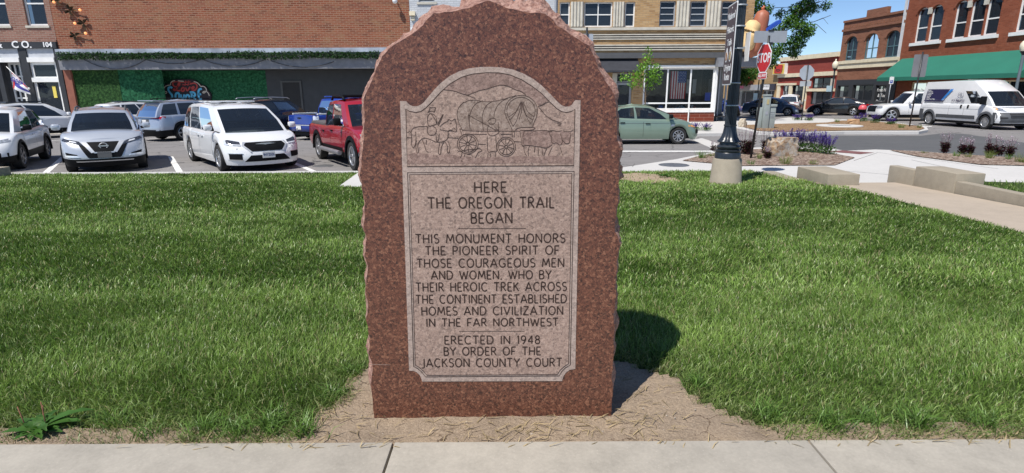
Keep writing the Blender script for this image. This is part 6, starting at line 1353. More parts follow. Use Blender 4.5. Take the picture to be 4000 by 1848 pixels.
part('case', M['white_trim'], sg, (q0, q1, -.35, -.002, zq0, zq1)); part('frame', plain('sign_yellow', (.72, .50, .10), .5), sg, (q0+.05, q1-.05, -.37, -.351, zq0+.05, zq1-.05)); part('field', plain('sign_green', (.05, .07, .02), .5), sg, (q0+.35, q1-.35, -.385, -.371, zq0+.22, zq1-.22))
mb = MB(); cxq, czq = (q0+q1)/2, (zq0+zq1)/2; mb.prism([(cxq-.75, czq-.40), (cxq+.65, czq-.48), (cxq+.75, czq+.42), (cxq-.65, czq+.48)], -.40, -.386); mb.build('panel', plain('sign_red', (.55, .035, .02), .5), sg); text('sign_lettering', 'PIZZA', .34, M['dark'], sg, face_M(cxq, -.405, czq-.14), .004, 1.0, bold=.01)
# two-storey brown brick with arched windows
t = sbld('arched_building', 'two-storey brown brick building with three arched blue-green windows and a black shopfront')
zt2 = SZ(3400, 64); zst1, zst0 = SZ(3400, 231), SZ(3400, 263); W3 = [(3303, 3348, 142, 236), (3376, 3428, 131, 228), (3456, 3513, 120, 222)]
hl = []
for a, c_, y0_, y1_ in W3: hl.append((SX(a, 190), SX(c_, 190), SZ((a+c_)/2, y1_), SZ((a+c_)/2, y0_)))
zw0 = min(h[2] for h in hl); zw1 = max(h[3] for h in hl); hl = [(h[0], h[1], (hl[0][2]+hl[2][2])/2, (hl[0][3]+hl[2][3])/2) for h in hl]
zsf = SZ(3350, 311); shf = [(sC+.3, sC+1.8, zk, zsf-.5), (SX(3326, 380), SX(3405, 380), zk+.95, SZ(3360, 331)), (SX(3415, 380), sD-1.0, zk+.95, SZ(3440, 333))]
mb = MB(); wall(mb, sC, sD-.01, zsf, zt2, hl)
for h in hl: arch_fill(mb, h[0], h[1], h[3]-.55, h[3], 0, .3)
mb.build('front_wall', M['brick_brown'], t)
for h in hl:
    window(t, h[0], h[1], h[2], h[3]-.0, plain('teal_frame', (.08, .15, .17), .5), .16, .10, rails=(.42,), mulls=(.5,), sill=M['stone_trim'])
    mb = MB(); cxh, rw = (h[0]+h[1])/2, (h[1]-h[0])/2
    mb.ribbon([(h[0]-.1+(h[1]-h[0]+.2)*i/12, h[3]-.5+.62*(1-(2*i/12-1)**2)**.6) for i in range(13)], .22, -.05); mb.v = [(x, y+(.048 if False else 0), z) for x, y, z in mb.v]; mb.build('arch_hood', M['brick_brown'], t)
part('parapet', M['brick_brown'], t, ((sC+sD)/2-.9, (sC+sD)/2+1.5, 0, .3, zt2, zt2+.55)); part('coping', M['brick_brown'], t, (sC, sD-.01, -.10, -.002, zt2-.18, zt2+.0), (sC, sD-.01, -.14, -.002, zt2-.95, zt2-.75))
for k in range(22): part('dentil', M['brick_brown'], t, (sC+.15+k*(sD-sC-.4)/22, sC+.15+(k+.5)*(sD-sC-.4)/22, -.10, -.003, zt2-.72, zt2-.52))
part('stone_band', M['cream'], t, (sC, sD-.01, -.12, -.002, zst0, zst0+.45)); part('stone_band', M['cream'], t, (sC, sD-.01, -.20, -.002, zst1-.25, zst1)); part('stone_recess', M['dark'], t, (sC, sD-.01, -.03, -.001, zst0+.45, zst1-.25))
mb = MB(); wall(mb, sC, sD-.01, zk, zsf-.002, shf); mb.build('shopfront', M['black_flat'], t)
for i, h in enumerate(shf): window(t, *h, M['black_flat'], .16, .09, mulls=(.5,) if i == 1 else (), pane=glass('street_pane_%d' % i, (.45, .48, .48), .25), name='door' if i == 0 else 'shop_window')
for i, (s_, zz) in enumerate((('Free Help', 0), ('& Tools', -.45), ('Drop Off', -.95))): text('window_lettering', s_, .40, M['white_paint'], t, face_M(SX(3443, 370), .12, SZ(3443, 352)+zz), .003, .9)
part('roof', M['far_ground'], t, (sC, sD, .3, 11, zt2-.4, zt2-.3)); part('end_wall', M['brick_brown'], t, (sC, sC+.3, .3, 11, zt1, zt2-.4))
# big red brick building with the green awning
t = sbld('awning_building', 'tall red brick building with white arched windows over a long green awning')
sE = sD+20; ztop = 10.5; zaw1, zaw0, pr = SZ(3600, 224), 0.0, 1.9
WG = [(3578, 3624, 32, 165), (3630, 3678, 20, 158), (3722, 3772, 5, 150), (3782, 3838, -8, 142), (3842, 3898, -18, 135), (3966, 4030, -30, 122)]
zwb = SZ(3650, 160); zwt = SZ(3650, 22); hl = [(SX(a, 100), SX(c_, 100), zwb, zwt) for a, c_, _, _ in WG]; hl += [(hl[-1][0]+k, hl[-1][0]+k+1.0, zwb, zwt) for k in (1.5, 4.6, 6.1)]
mb = MB(); wall(mb, sD+.01, sE, zaw1-.8, ztop, hl)
for h in hl: arch_fill(mb, h[0], h[1], h[3]-.45, h[3], 0, .3)
mb.build('front_wall', M['brick_red'], t)
for h in hl:
    window(t, *h, M['white_trim'], .16, .11, rails=(.42,)); p_ = MB(); p_.box(h[0]+.12, h[1]-.12, .22, .235, h[2]+.1, h[2]+(h[3]-h[2])*.42); p_.build('blind', plain('pale_blind', (.35, .36, .37), .8), t)
    mb = MB(); mb.ribbon([(h[0]-.08+(h[1]-h[0]+.16)*i/12, h[3]-.42+.52*(1-(2*i/12-1)**2)**.6) for i in range(13)], .16, -.06); mb.build('arch_hood', M['brick_red'], t)
for a, c_ in ((0, 1), (2, 4), (5, 6), (7, 8)): part('sill', M['white_trim'], t, (hl[a][0]-.2, hl[c_][1]+.2, -.16, -.002, zwb-.22, zwb-.002))
for a, c_ in ((0, 1), (2, 3), (3, 4)): xm = (hl[a][1]+hl[c_][0])/2; part('keystone', M['stone_trim'], t, (xm-.16, xm+.16, -.10, -.002, zwt-.55, zwt-.1))
part('downpipe', plain('white_downpipe', (.6, .62, .64), .5), t, (sD-.18, sD-.03, -.16, -.01, zaw1, ztop-.6))
part('cornice', M['brick_red'], t, (sD+.01, sE, -.12, -.002, ztop-1.6, ztop-1.3)); part('roof', M['far_ground'], t, (sD, sE, .3, 14, ztop-.5, ztop-.4)); part('end_wall', M['brick_red'], t, (sD+.01, sD+.3, .3, 14, zt2-.5, ztop-.5))
xa0, xa1 = sD+.25, SX(3980, 300, -pr); zaw0 = SZ(3560, 314, -pr)
mb = MB(); mb.add([(xa0, -.02, zaw1), (xa1, -.02, zaw1), (xa1, -pr, zaw0+.28), (xa0, -pr, zaw0+.28), (xa1, -pr, zaw0), (xa0, -pr, zaw0)], [(0, 1, 2, 3), (3, 2, 4, 5)])
for xe in (xa0, xa1): mb.add([(xe, -.02, zaw1), (xe, -pr, zaw0+.28), (xe, -pr, zaw0), (xe, -.02, zaw0)], [(0, 1, 2, 3)])
mb.build('green_awning', plain('green_awning_cloth', (.018, .155, .105), .75, var=.06, scale=1), t)
mb = MB(); mb.add([(xa1+.3, -.02, zaw1), (xa1+6, -.02, zaw1), (xa1+6, -pr, zaw0+.28), (xa1+.3, -pr, zaw0+.28), (xa1+6, -pr, zaw0), (xa1+.3, -pr, zaw0)], [(0, 1, 2, 3), (3, 2, 4, 5)]); mb.build('green_awning', plain('green_awning_cloth_b', (.018, .15, .10), .75, var=.06, scale=1), t)
hs = [(sD+1.5+k*3.3, sD+4.3+k*3.3, zk+.6, zaw0-.1) for k in range(5)]
mb = MB(); wall(mb, sD+.01, sE, zk, zaw1-.802, hs, .05, .35); mb.build('shopfront', M['brick_red'], t)
for h in hs: window(t, *h, M['cream'], .2, .10, mulls=(.5,))
# ------------------------------------------------------------------ lamp post, signs, stones, plants, trees
def post_lathe(name, prof, mat, root, n=24, flute=0.0, nf=0): mb = MB(); mb.lathe(prof, n, None, flute, nf); return mb.build(name, mat, root, smooth=True, ang=50)
M['globe'] = plain('frosted_globe', (.74, .68, .52), .35, 0, .5, var=.12, scale=6)
def acorn(root, z, k=1.0):
    post_lathe('lamp_collar', [(.05*k, z-.22*k), (.09*k, z-.12*k), (.16*k, z-.02*k), (.17*k, z)], M['black_metal'], root, 16)
    post_lathe('lamp_globe', [(.15*k, z), (.20*k, z+.12*k), (.215*k, z+.25*k), (.19*k, z+.38*k), (.12*k, z+.48*k), (.05*k, z+.53*k)], M['globe'], root, 20)
    post_lathe('finial', [(.05*k, z+.53*k), (.06*k, z+.56*k), (.055*k, z+.61*k), (.02*k, z+.66*k), (.004, z+.69*k)], M['globe'], root, 12)
# big fluted lamp post on its concrete foot
lp = Vector((4.30, 11.25, -.19))
L = thing('street_lamp', 'dark fluted iron lamp post on a round concrete foot at the lawn corner', 'street lamp', lp)
post_lathe('concrete_foot', [(.315, -.15), (.31, .04), (.30, .06), (.275, .47), (.262, .49), (.10, .50)], M['concrete_block'], L, 40)
post_lathe('base', [(.245, .49), (.245, .60), (.235, .615), (.245, .63), (.245, .655), (.20, .67), (.225, .69), (.23, .725), (.20, .75), (.175, .765), (.17, .80), (.19, .82)], M['iron'], L, 40)
post_lathe('flared_skirt', [(.17, .80), (.225, .815), (.225, .83), (.19, .855), (.155, .92), (.13, 1.0), (.115, 1.10), (.112, 1.12)], M['iron'], L, 64, .10, 12)
post_lathe('collar', [(.10, 1.115), (.122, 1.12), (.122, 1.15), (.10, 1.155)], M['iron'], L, 32)
post_lathe('shaft', [(.108, 1.15), (.104, 1.6), (.098, 2.6), (.09, 4.2), (.085, 4.7)], M['iron'], L, 72, .14, 18)
for zz in (1.50, 1.92, 2.55, 2.95, 3.32): post_lathe('band_clamp', [(.112, zz), (.116, zz+.004), (.116, zz+.022), (.112, zz+.026)], M['steel'], L, 24)
acorn(L, 4.95, 1.2)
# trail banner on the post
S0, S1 = Vector((3.88, 10.32, 0)), Vector((4.01, 11.10, 0)); sdv_ = (S1-S0).normalized(); bz0, bz1 = 1.70, 3.10
BM = thing('trail_sign', 'tall brown vertical sign with white lettering and two drop emblems on the lamp post', 'sign', ((S0+S1)/2)+Vector((0, 0, bz0)), math.atan2(-sdv_.y, -sdv_.x))
w_ = (S1-S0).length/2; h_ = bz1-bz0        # local x runs from the far edge to the near edge, local y points away from the street side
mb = MB()
def rrect(x0, x1, z0, z1, r, n=5):
    P_ = []
    for cx, cz, a0 in ((x1-r, z1-r, 0), (x0+r, z1-r, 90), (x0+r, z0+r, 180), (x1-r, z0+r, 270)): P_ += [(cx+r*math.cos(R(a0+90*i/n)), cz+r*math.sin(R(a0+90*i/n))) for i in range(n+1)]
    return P_
mb.prism(rrect(-w_, w_, 0, h_, .05), 0, .012); mb.build('backing', M['white_paint'], BM)
mb = MB(); mb.prism(rrect(-w_+.022, w_-.022, .022, h_-.022, .04), -.003, .0); mb.build('field', plain('trail_brown', (.085, .055, .062), .5, var=.05), BM)
BF = lambda x, z, y=-.004: face_M(x, y, z)
for s_, zz, sz in (('National', 1.19, .165), ('Historic', .96, .165), ('Trails', .74, .165), ('Original', .30, .17), ('Route', .14, .17)): text('lettering', s_, sz, M['white_paint'], BM, BF(0, zz), .001, 1.08, bold=.003)
text('lettering', 'N', .05, M['white_paint'], BM, BF(0, 1.325), .001)
for cx in (-.16, .16):
    drop = [(cx+.115*math.sin(a)*(1 if math.cos(a) < 0 else (1-math.cos(a)*.55)), .52+.115*(-math.cos(a+math.pi)*(1.25 if math.cos(a) > 0 else 1.0))) for a in np.linspace(0, 2*math.pi, 29)[:-1]]
    mb = MB(); mb.prism(drop, -.006, -.003); mb.build('emblem', M['white_paint'], BM)
    mb = MB(); mb.prism([(cx-.07, .44), (cx+.07, .44), (cx+.06, .50), (cx+.075, .53), (cx+.03, .58), (cx-.04, .58), (cx-.075, .53), (cx-.06, .50)], -.008, -.006); mb.build('emblem_picture', plain('emblem_tan', (.45, .22, .10), .6) if cx < 0 else plain('emblem_gold', (.5, .34, .14), .6), BM)
for zz in (.10, h_-.14):
    mb = MB(); mb.tube([(-w_*.95, .02, zz), (-w_-.12, .06, zz)], .016, 6); mb.build('bracket', M['steel'], BM, smooth=True)
t = thing('parking_sign', 'plain white sign plate on the street side of the fluted lamp post', 'sign', (4.46, 10.82, 2.14))
mb = MB(); mb.box(-.006, .006, .26, .46, 0, .52); mb.build('plate', M['white_paint'], t)
mb = MB(); mb.tube([(0, .46, .26), (-.10, .44, .26)], .014, 6); mb.build('bracket', M['steel'], t)
# stop sign
def oct_(r): return [(r/math.cos(R(22.5))*math.cos(R(22.5+45*k)), r/math.cos(R(22.5))*math.sin(R(22.5+45*k))) for k in range(8)]
sx, sy = 6.92, 16.0
t = thing('stop_sign', 'red stop sign with an all-way plaque on a thin black post among the purple plants', 'sign', (sx, sy, ZP), 0)
mb = MB(); mb.tube([(-.14, 0.02, -.05), (0, 0, 2.4), (.02, 0, 3.3)], .032, 10); mb.build('post', M['black_metal'], t, smooth=True)
F_ = Matrix.Rotation(R(-86), 4, 'Z')          # the plate looks left along the street
def sgp(name, poly, y0, y1, mat, zc, par=None): mb = MB(); mb.prism(poly, y0, y1, F_); o = mb.build(name, mat, par or t); o.location = (-.01, 0, zc); return o
zst = 2.72
pl_ = sgp('plate', oct_(.378), -.05, -.04, M['white_paint'], zst); sgp('red_field', oct_(.350), -.053, -.05, plain('stop_red', (.55, .018, .025), .4, var=.05), zst)
o = text('lettering', 'STOP', .34, M['white_paint'], t, F_ @ face_M(0, -.054, 0), .001, .86, bold=.008); o.location = (-.01, 0, zst)
sgp('plaque', rrect(-.23, .23, -.085, .085, .03), -.05, -.04, M['white_paint'], 2.26); sgp('plaque_field', rrect(-.215, .215, -.07, .07, .025), -.053, -.05, plain('stop_red_b', (.5, .02, .03), .4), 2.26)
o = text('lettering', 'ALL-WAY', .115, M['white_paint'], t, F_ @ face_M(0, -.054, 0), .001, .85, bold=.002); o.location = (-.01, 0, 2.26)
t = thing('street_name_sign', 'blank grey back of a street name plate above the stop sign', 'sign', (sx+.06, sy, ZP+3.12))
mb = MB(); mb.prism(rrect(-.44, .44, 0, .30, .03), -.006, .006); mb.build('plate', plain('aluminium_back', (.36, .38, .41), .5, .3, var=.06), t); part('clamp', M['black_metal'], t, (-.07, .07, -.02, .02, .285, .33)); part('clamp', M['black_metal'], t, (-.07, .07, -.02, .02, -.05, .012))
# other sign backs
def sign_back(name, label, p, poly, zc, top, mat, lean=0.0):
    t = thing(name, label, 'sign', p); mb = MB(); mb.tube([(0, 0, -.05), (lean, 0, top)], .034, 8); mb.build('post', M['black_metal'], t, smooth=True)
    mb = MB(); mb.prism(poly, .05, .06); o = mb.build('plate', mat, t); o.location = (lean*zc/top, 0, zc); return t
p = G(3552, 496, ZP); sign_back('sign_back', 'rectangular dark grey sign back on a leaning post before the white van', p, rrect(-.36, .36, -.55, .55, .06), 3.05, 3.72, plain('grey_sign_back', (.20, .20, .21), .6, var=.08), .06)
p = G(3131, 470, ZP); t = sign_back('sign_back', 'octagonal grey sign back on a dark post before the pizza shop', p, oct_(.45), 2.95, 3.45, plain('pale_sign_back', (.36, .40, .45), .6, var=.06))
mb = MB(); mb.prism(rrect(-.36, .36, -.16, .16, .03), .05, .058); o = mb.build('lower_plate', plain('pale_sign_back_b', (.40, .43, .45), .6), t); o.location = (0, 0, 2.28)
p = Vector((2.55, 20.0, ZP)); t = sign_back('sign_back', 'pale sign back on a black post showing above the monument shoulder', p, rrect(-.22, .22, -.4, .4, .03), 3.35, 3.95, plain('pale_sign_back_c', (.38, .42, .47), .6))
t = thing('street_pole', 'slim black pole rising behind the top of the monument', 'pole', (.96, 28.2, ZS)); post_lathe('pole', [(.12, 0), (.12, .6), (.06, .8), (.055, 7.4)], M['black_metal'], t, 12); acorn(t, 7.6)
p = Vector((27.7, 50.2, ZP)); t = thing('street_lamp', 'small acorn globe lamp on a slim post before the red painted shop', 'street lamp', p); post_lathe('post', [(.14, 0), (.14, .5), (.07, .7), (.06, 3.5)], M['iron'], t, 14); acorn(t, 3.68, 1.15)
part('notice_plate', plain('pale_blue_notice', (.42, .56, .62), .5), t, (-.55, -.10, -.09, -.075, 1.75, 2.25))
p = Vector((29.0, 33.4, ZP)); t = thing('street_lamp', 'acorn globe lamp on a grey post over the white van before the green awning', 'street lamp', p); post_lathe('post', [(.14, 0), (.14, .5), (.08, .7), (.075, 3.75)], plain('grey_lamp_post', (.12, .15, .17), .5), t, 14); acorn(t, 3.95, 1.15)
t = thing('parking_sign', 'small blue and white accessible parking sign on a post before the green awning', 'sign', (28.6, 43.9, ZP)); mb = MB(); mb.tube([(0, .03, 0), (0, .03, 2.85)], .03, 8); mb.build('post', M['steel'], t, smooth=True)
part('plate', M['white_paint'], t, (-.16, .16, -.012, 0, 2.3, 2.82)); part('symbol_field', plain('sign_blue', (.03, .08, .4), .5), t, (-.10, .10, -.016, -.0125, 2.36, 2.58)); text('symbol', '♿' if False else 'P', .18, M['white_paint'], t, face_M(0, -.018, 2.47), .001)
t = thing('parking_sign', 'small pale notice on a slim dark post near the red awning', 'sign', (17.2, 40.5, ZP)); mb = MB(); mb.tube([(0, .03, 0), (0, .03, 3.3)], .035, 8); mb.build('post', M['black_metal'], t, smooth=True); part('plate', plain('pale_blue_notice_b', (.45, .58, .60), .5), t, (-.30, -.02, -.012, 0, 1.25, 1.7))
for i, (x_, y_) in enumerate(((27.35, 44.9), (28.25, 45.2))):
    t = thing('waste_bin', ('black bin with pinkish red domed lid, the nearer to the dark doorway', 'black bin with pinkish red domed lid, the one beside the white pickup')[i], 'bin', (x_, y_, ZP), 0, 'domed bins by the black shopfront')
    post_lathe('body', [(.20, 0), (.24, .30), (.36, .34), (.36, .40), (.30, .42)], M['plastic'], t, 18); post_lathe('lid', [(.30, .42), (.30, .52), (.24, .68), (.12, .76), (.005, .78)], plain('red_dome', (.62, .10, .12), .4), t, 18)
t = thing('red_awning', 'small bright red awning on the tan shop beyond the lamp post', 'awning', FA-FD*6.5, SRZ); mb = MB(); mb.prism([(0, 0), (0, 1.0), (.05, 1.05)], 0, .05); mb = MB(); za_ = 2.55
mb.add([(0, 0, za_+.9), (3.4, 0, za_+.9), (3.4, -1.4, za_+.2), (0, -1.4, za_+.2), (3.4, -1.4, za_-.1), (0, -1.4, za_-.1)], [(0, 1, 2, 3), (3, 2, 4, 5)]); mb.build('canopy', plain('red_awning_cloth', (.62, .02, .03), .7), t); part('valance', plain('maroon_valance', (.16, .03, .06), .7), t, (0, 3.4, -1.42, -1.40, za_-.7, za_-.12))
# utility cabinet
p = G(2988, 502, ZP); t = thing('utility_cabinet', 'pale grey green utility cabinet with a taller meter post behind the stop sign', 'cabinet', p)
CG = plain('cabinet_green_grey', (.30, .34, .325), .5, var=.06)
part('cabinet', CG, t, (.065, .42, -.1, .35, 0, 1.08), bev=.02); part('cap', CG, t, (.065, .45, -.14, .39, 1.08, 1.20), bev=.02); part('meter_post', CG, t, (-.22, .06, -.22, .10, 0, 1.62), bev=.02); part('meter_cap', CG, t, (-.25, .09, -.25, .13, 1.60, 1.68), bev=.02); part('side_box', CG, t, (-.42, -.235, -.08, .22, 0, 1.05), bev=.02)
for k in range(4): part('louvre', M['grey_trim'], t, (.14, .36, -.115, -.1, .55+.09*k, .58+.09*k))
part('dial_plate', plain('meter_tan', (.45, .38, .2), .5), t, (-.14, -.02, -.235, -.222, 1.2, 1.45)); part('label_plate', M['grey_trim'], t, (-.16, -.02, -.235, -.222, .70, .86))
# stones
M['boulder'] = granite('weathered_limestone', [(.17, .10, .06), (.33, .21, .12), (.42, .31, .20), (.50, .44, .36), (.30, .30, .29)], 9, .95, 1.0, .4, 9)
def stone(name, label, p, sx_, sy_, sz_, seed, mat, rz=0.0, layers=True):
    bm = bmesh.new(); bmesh.ops.create_icosphere(bm, subdivisions=4, radius=1)
    for v in bm.verts:
        c = v.co.copy(); k = 1+.34*(vnoise(c.x*1.4+seed, c.y*1.4+c.z*2.1, seed)-.5)+.22*(vnoise(c.x*3.5+seed, c.z*4+c.y*2.2, seed+1)-.5)+.10*(vnoise(c.x*9, c.z*11+c.y*5, seed+2)-.5)
        c *= float(k); c.x = math.copysign(min(abs(c.x), .86), c.x); c.y = math.copysign(min(abs(c.y), .8), c.y); c.z = max(-.55, min(c.z, .72))
        if layers and -.15 < c.z < .05: c.x *= .90; c.y *= .90
        v.co = Vector((c.x*sx_, c.y*sy_, (c.z+.5)*sz_))
    me = bpy.data.meshes.new(name); bm.to_mesh(me); bm.free(); o = link_mesh(name, me, mat); smooth_by_angle(me, 28); o.location = p; o.rotation_euler = (0, 0, rz); return tag(o, label, 'rock')
stone('boulder', 'large brown layered boulder in the mulch bed behind the lamp post', G(3063, 612, ZP)+Vector((0, .25, 0)), .52, .38, .44, 3, M['boulder'], .2, False)
stone('boulder', 'small pale rounded rock standing at the edge of the far pavement', G(2899, 496, ZP), .24, .2, .36, 8, granite('pale_rock', [(.45, .38, .28), (.6, .52, .4), (.7, .62, .5), (.4, .33, .24)], 9, .95, 1.0, .3, 8), .6, False)
stone('boulder', 'flat orange brown rock among plants on the mulch island', G(3333, 484, ZP), .38, .25, .22, 12, granite('orange_rock', [(.42, .24, .12), (.55, .34, .18), (.62, .42, .25), (.5, .3, .16)], 9, .95, 1.0, .3, 8), .1, False)
stone('stone', 'small dark stone lying against the foot of the lamp post', Vector((4.75, 12.0, -.23)), .11, .1, .14, 15, plain('dark_stone', (.06, .06, .065), .9), 0, False)
# cast concrete blocks and the low wall
def block(name, label, x0, x1, y0, y1, z0, z1, bev=.018, group=None):
    mb = MB(); cx, cy = (x0+x1)/2, (y0+y1)/2; mb.box(x0-cx, x1-cx, y0-cy, y1-cy, 0, z1-z0, bev=bev); o = mb.build(name, M['concrete_block'], None, smooth=True, ang=35); o.location = (cx, cy, z0); return tag(o, label, 'block' if 'wall' not in name else 'wall', group)
block('concrete_block', 'flat tan concrete block at the lawn side of the path end', 6.05, 6.66, 10.70, 11.90, -.34, .045)
block('concrete_block', 'big grey concrete end block of the low wall beside the path', 7.62, 8.13, 9.60, 10.60, -.30, .205)
block('concrete_block', 'smaller pale block stepping down behind the big end block', 7.62, 7.80, 10.62, 11.35, -.40, .13)
block('concrete_block', 'square concrete block at the far left edge of the lawn', -13.6, -11.75, 12.55, 13.2, -.4, -.03)
block('low_wall', 'low weathered concrete wall running beside the tan path', 7.63, 7.81, 1.5, 9.59, -.2, .075)
block('kerb_block', 'pale concrete strip beside the tan block at the lawn corner', 5.75, 6.03, 11.6, 12.9, -.34, -.185)
# plants
def leaf_mesh(name, P_, N_len, W_, D_, col, root, fold=.0):
    """one quad-pair leaf per row: P_ base points, D_ unit directions, N_len lengths, W_ widths"""
    n = len(P_); up = np.tile(np.array([[0, 0, 1.0]]), (n, 1))+rng.normal(0, .35, (n, 3)); side = np.cross(D_, up); side /= np.linalg.norm(side, axis=1)[:, None]+1e-9; nn = np.cross(side, D_)
    a = P_; m_ = P_+D_*(N_len*.5)[:, None]+nn*(N_len*fold)[:, None]; tip = P_+D_*N_len[:, None]
    V = np.stack([a, m_+side*(W_/2)[:, None], tip, m_-side*(W_/2)[:, None]], 1); o = np.arange(n)[:, None]*4
    return np_obj(name, V.reshape(-1, 3), o+np.array([0, 1, 2, 3]), M['leaf'], root, col=np.repeat(col, 4, 0))
def unit(a): return a/(np.linalg.norm(a, axis=1)[:, None]+1e-9)
def penstemon(p, h, w, label, dense=1.0, pale=(.62, .50, .62)):
    t = thing('flowering_plant', label, 'plant', p, 0, 'dark-leaved plants with pale flowers'); w *= 1.35; ns = int(13*dense); tops = []; mb = MB()
    for i in range(ns):
        a = rng.uniform(0, 6.28); r0 = rng.uniform(0, .25)*w; r1 = rng.uniform(.2, .55)*w; hh = h*rng.uniform(.75, 1.0); pts = [(math.cos(a)*(r0+(r1-r0)*k), math.sin(a)*(r0+(r1-r0)*k), hh*k) for k in (0, .35, .7, 1)]; mb.tube(pts, [.005, .004, .003, .002], 4, False); tops.append((pts, hh))
    mb.build('stem', plain('purple_stem', (.10, .035, .05), .8) if 'purple_stem' not in bpy.data.materials else bpy.data.materials['purple_stem'], t)
    P_, D_, C_ = [], [], []; PF = []
    for pts, hh in tops:
        for k in range(int(30*dense)):
            u = rng.uniform(.02, .5); q = np.array(pts[0])*(1-u)+np.array(pts[3])*u; P_.append(q); a = rng.uniform(0, 6.28); D_.append((math.cos(a), math.sin(a), rng.uniform(.0, .8))); C_.append(np.array([.055, .018, .028])*rng.uniform(.5, 1.6) if rng.random() < .8 else np.array([.07, .085, .03]))
        for k in range(16):
            u = rng.uniform(.62, 1.02); PF.append(np.array(pts[2])*(1-(u-.6)/.4)+np.array(pts[3])*((u-.6)/.4))
    n = len(P_); leaf_mesh('foliage', np.array(P_), rng.uniform(.06, .13, n), rng.uniform(.025, .045, n), unit(np.array(D_)), np.array(C_), t, .08)
    n = len(PF); a = rng.uniform(0, 6.28, n); leaf_mesh('flower', np.array(PF), rng.uniform(.022, .042, n), rng.uniform(.016, .026, n), unit(np.stack([np.cos(a), np.sin(a), rng.uniform(-.3, .4, n)], 1)), np.array([pale])*rng.uniform(.7, 1.1, (n, 1)), t)
def salvia(p, h, w, label, group='violet flowering plants'):
    t = thing('flowering_plant', label, 'plant', p, 0, group); P_, D_, C_, PF, CF = [], [], [], [], []
    n = 240; a = rng.uniform(0, 6.28, n); r = rng.uniform(0, w*.5, n); base = np.stack([np.cos(a)*r, np.sin(a)*r, rng.uniform(0, h*.35, n)], 1); leaf_mesh('foliage', base, rng.uniform(.05, .10, n), rng.uniform(.02, .04, n), unit(np.stack([np.cos(a), np.sin(a), rng.uniform(.1, 1.2, n)], 1)), np.array([[.10, .22, .045]])*rng.uniform(.5, 1.35, (n, 1)), t, .06)
    mb = MB()
    for i in range(30):
        a = rng.uniform(0, 6.28); r1 = rng.uniform(.1, .6)*w; hh = h*rng.uniform(.7, 1.05); pt = np.array([math.cos(a)*r1, math.sin(a)*r1, hh]); b0 = np.array([math.cos(a)*r1*.3, math.sin(a)*r1*.3, h*.2]); mb.tube([b0, (b0+pt)/2+np.array([0, 0, .02]), pt], [.003, .003, .002], 4, False)
        for k in range(34):
            u = rng.uniform(.40, 1.0); PF.append(b0*(1-u)+pt*u)
    mb.build('stem', bpy.data.materials.get('salvia_stem') or plain('salvia_stem', (.07, .07, .05), .8), t); n = len(PF); a = rng.uniform(0, 6.28, n)
    leaf_mesh('flower', np.array(PF), rng.uniform(.022, .042, n), rng.uniform(.016, .028, n), unit(np.stack([np.cos(a), np.sin(a), rng.uniform(-.1, .8, n)], 1)), np.array([[.15, .085, .46]])*rng.uniform(.55, 1.35, (n, 1)), t)
def tuft(p, h, label, n=70, col=(.20, .27, .06), spread=.07):
    x, y = rng.normal(0, spread*.5, n), rng.normal(0, spread*.5, n); a = np.arctan2(y, x)
    V, F, C = blades(x, y, np.zeros(n), h*rng.uniform(.5, 1.05, n), np.full(n, .006*max(1, h/.25)), a, np.clip(rng.normal(.5, .25, n), .05, 1.2), np.array([col])*rng.uniform(.6, 1.35, (n, 1)))
    o = np_obj('grass_tuft', V, F, M['leaf'], col=C); o.location = p; return tag(o, label, 'plant', 'grass tufts in the beds')
ZB = ZP+.02
PEN = [(2914, 602, .82, .52, 'bushy dark purple plant with pale flowers right beside the lamp foot', 1.6), (2992, 598, .80, .40, 'dark purple plant with pale flowers just right of the stop sign post', 1.1), (3003, 618, .34, .22, 'low dark purple plant touching the left side of the boulder', .9), (2788, 590, .34, .2, 'sparse pale flowered plant left of the lamp foot', .5),
  (3686, 598, .64, .26, 'dark stemmed plant with pale spikes, first in the right-hand bed', 1.0), (3757, 602, .54, .24, 'dark stemmed plant with pale spikes, second in the right-hand bed', .9), (3792, 603, .52, .22, 'dark stemmed plant with pale spikes, third in the right-hand bed', .9), (3866, 607, .64, .26, 'tall dark stemmed plant with pink spikes in the right-hand bed', 1.0), (3900, 609, .56, .22, 'dark stemmed plant just right of the tall pink one', .8), (3942, 613, .58, .26, 'dark stemmed plant with lilac spikes nearest the photo edge', .9)]
for x, y, h, w, l, d in PEN: penstemon(G(x, y, ZB), h, w, l, d)
lab = ['violet flowered plant behind the left end of the boulder', 'violet flowered plant second along behind the boulder', 'violet flowered plant behind the middle of the boulder', 'violet flowered plant behind the right end of the boulder', 'violet flowered plant just right of the boulder', 'broad violet flowered plant second right of the boulder', 'violet flowered plant at the right end of the bed row']
for i, (x, y, h) in enumerate(((3040, 592, .66), (3075, 592, .70), (3105, 592, .70), (3135, 592, .70), (3168, 594, .68), (3200, 597, .64), (3232, 601, .56))): salvia(G(x, y, ZB), h, .44, lab[i])
for x, y, h, l in ((3372, 474, .5, 'violet plant beside the orange rock on the island'), (3416, 480, .5, 'violet plant right of the orange rock, before the domed bins'), (3345, 476, .35, 'low violet plant just left of the orange rock'), (3112, 469, .35, 'low plant on the far pavement below the white utility car'), (3160, 471, .4, 'low plant on the far pavement below the black sedan'), (3480, 486, .35, 'low plant near the right end of the island'), (2716, 508, .35, 'small plant at the kerb just before the green sedan'), (2758, 510, .35, 'small plant at the kerb right of the green sedan nose')):
    salvia(G(x, y, ZP+.02), h, .5, l, 'small plants on the far side of the street')
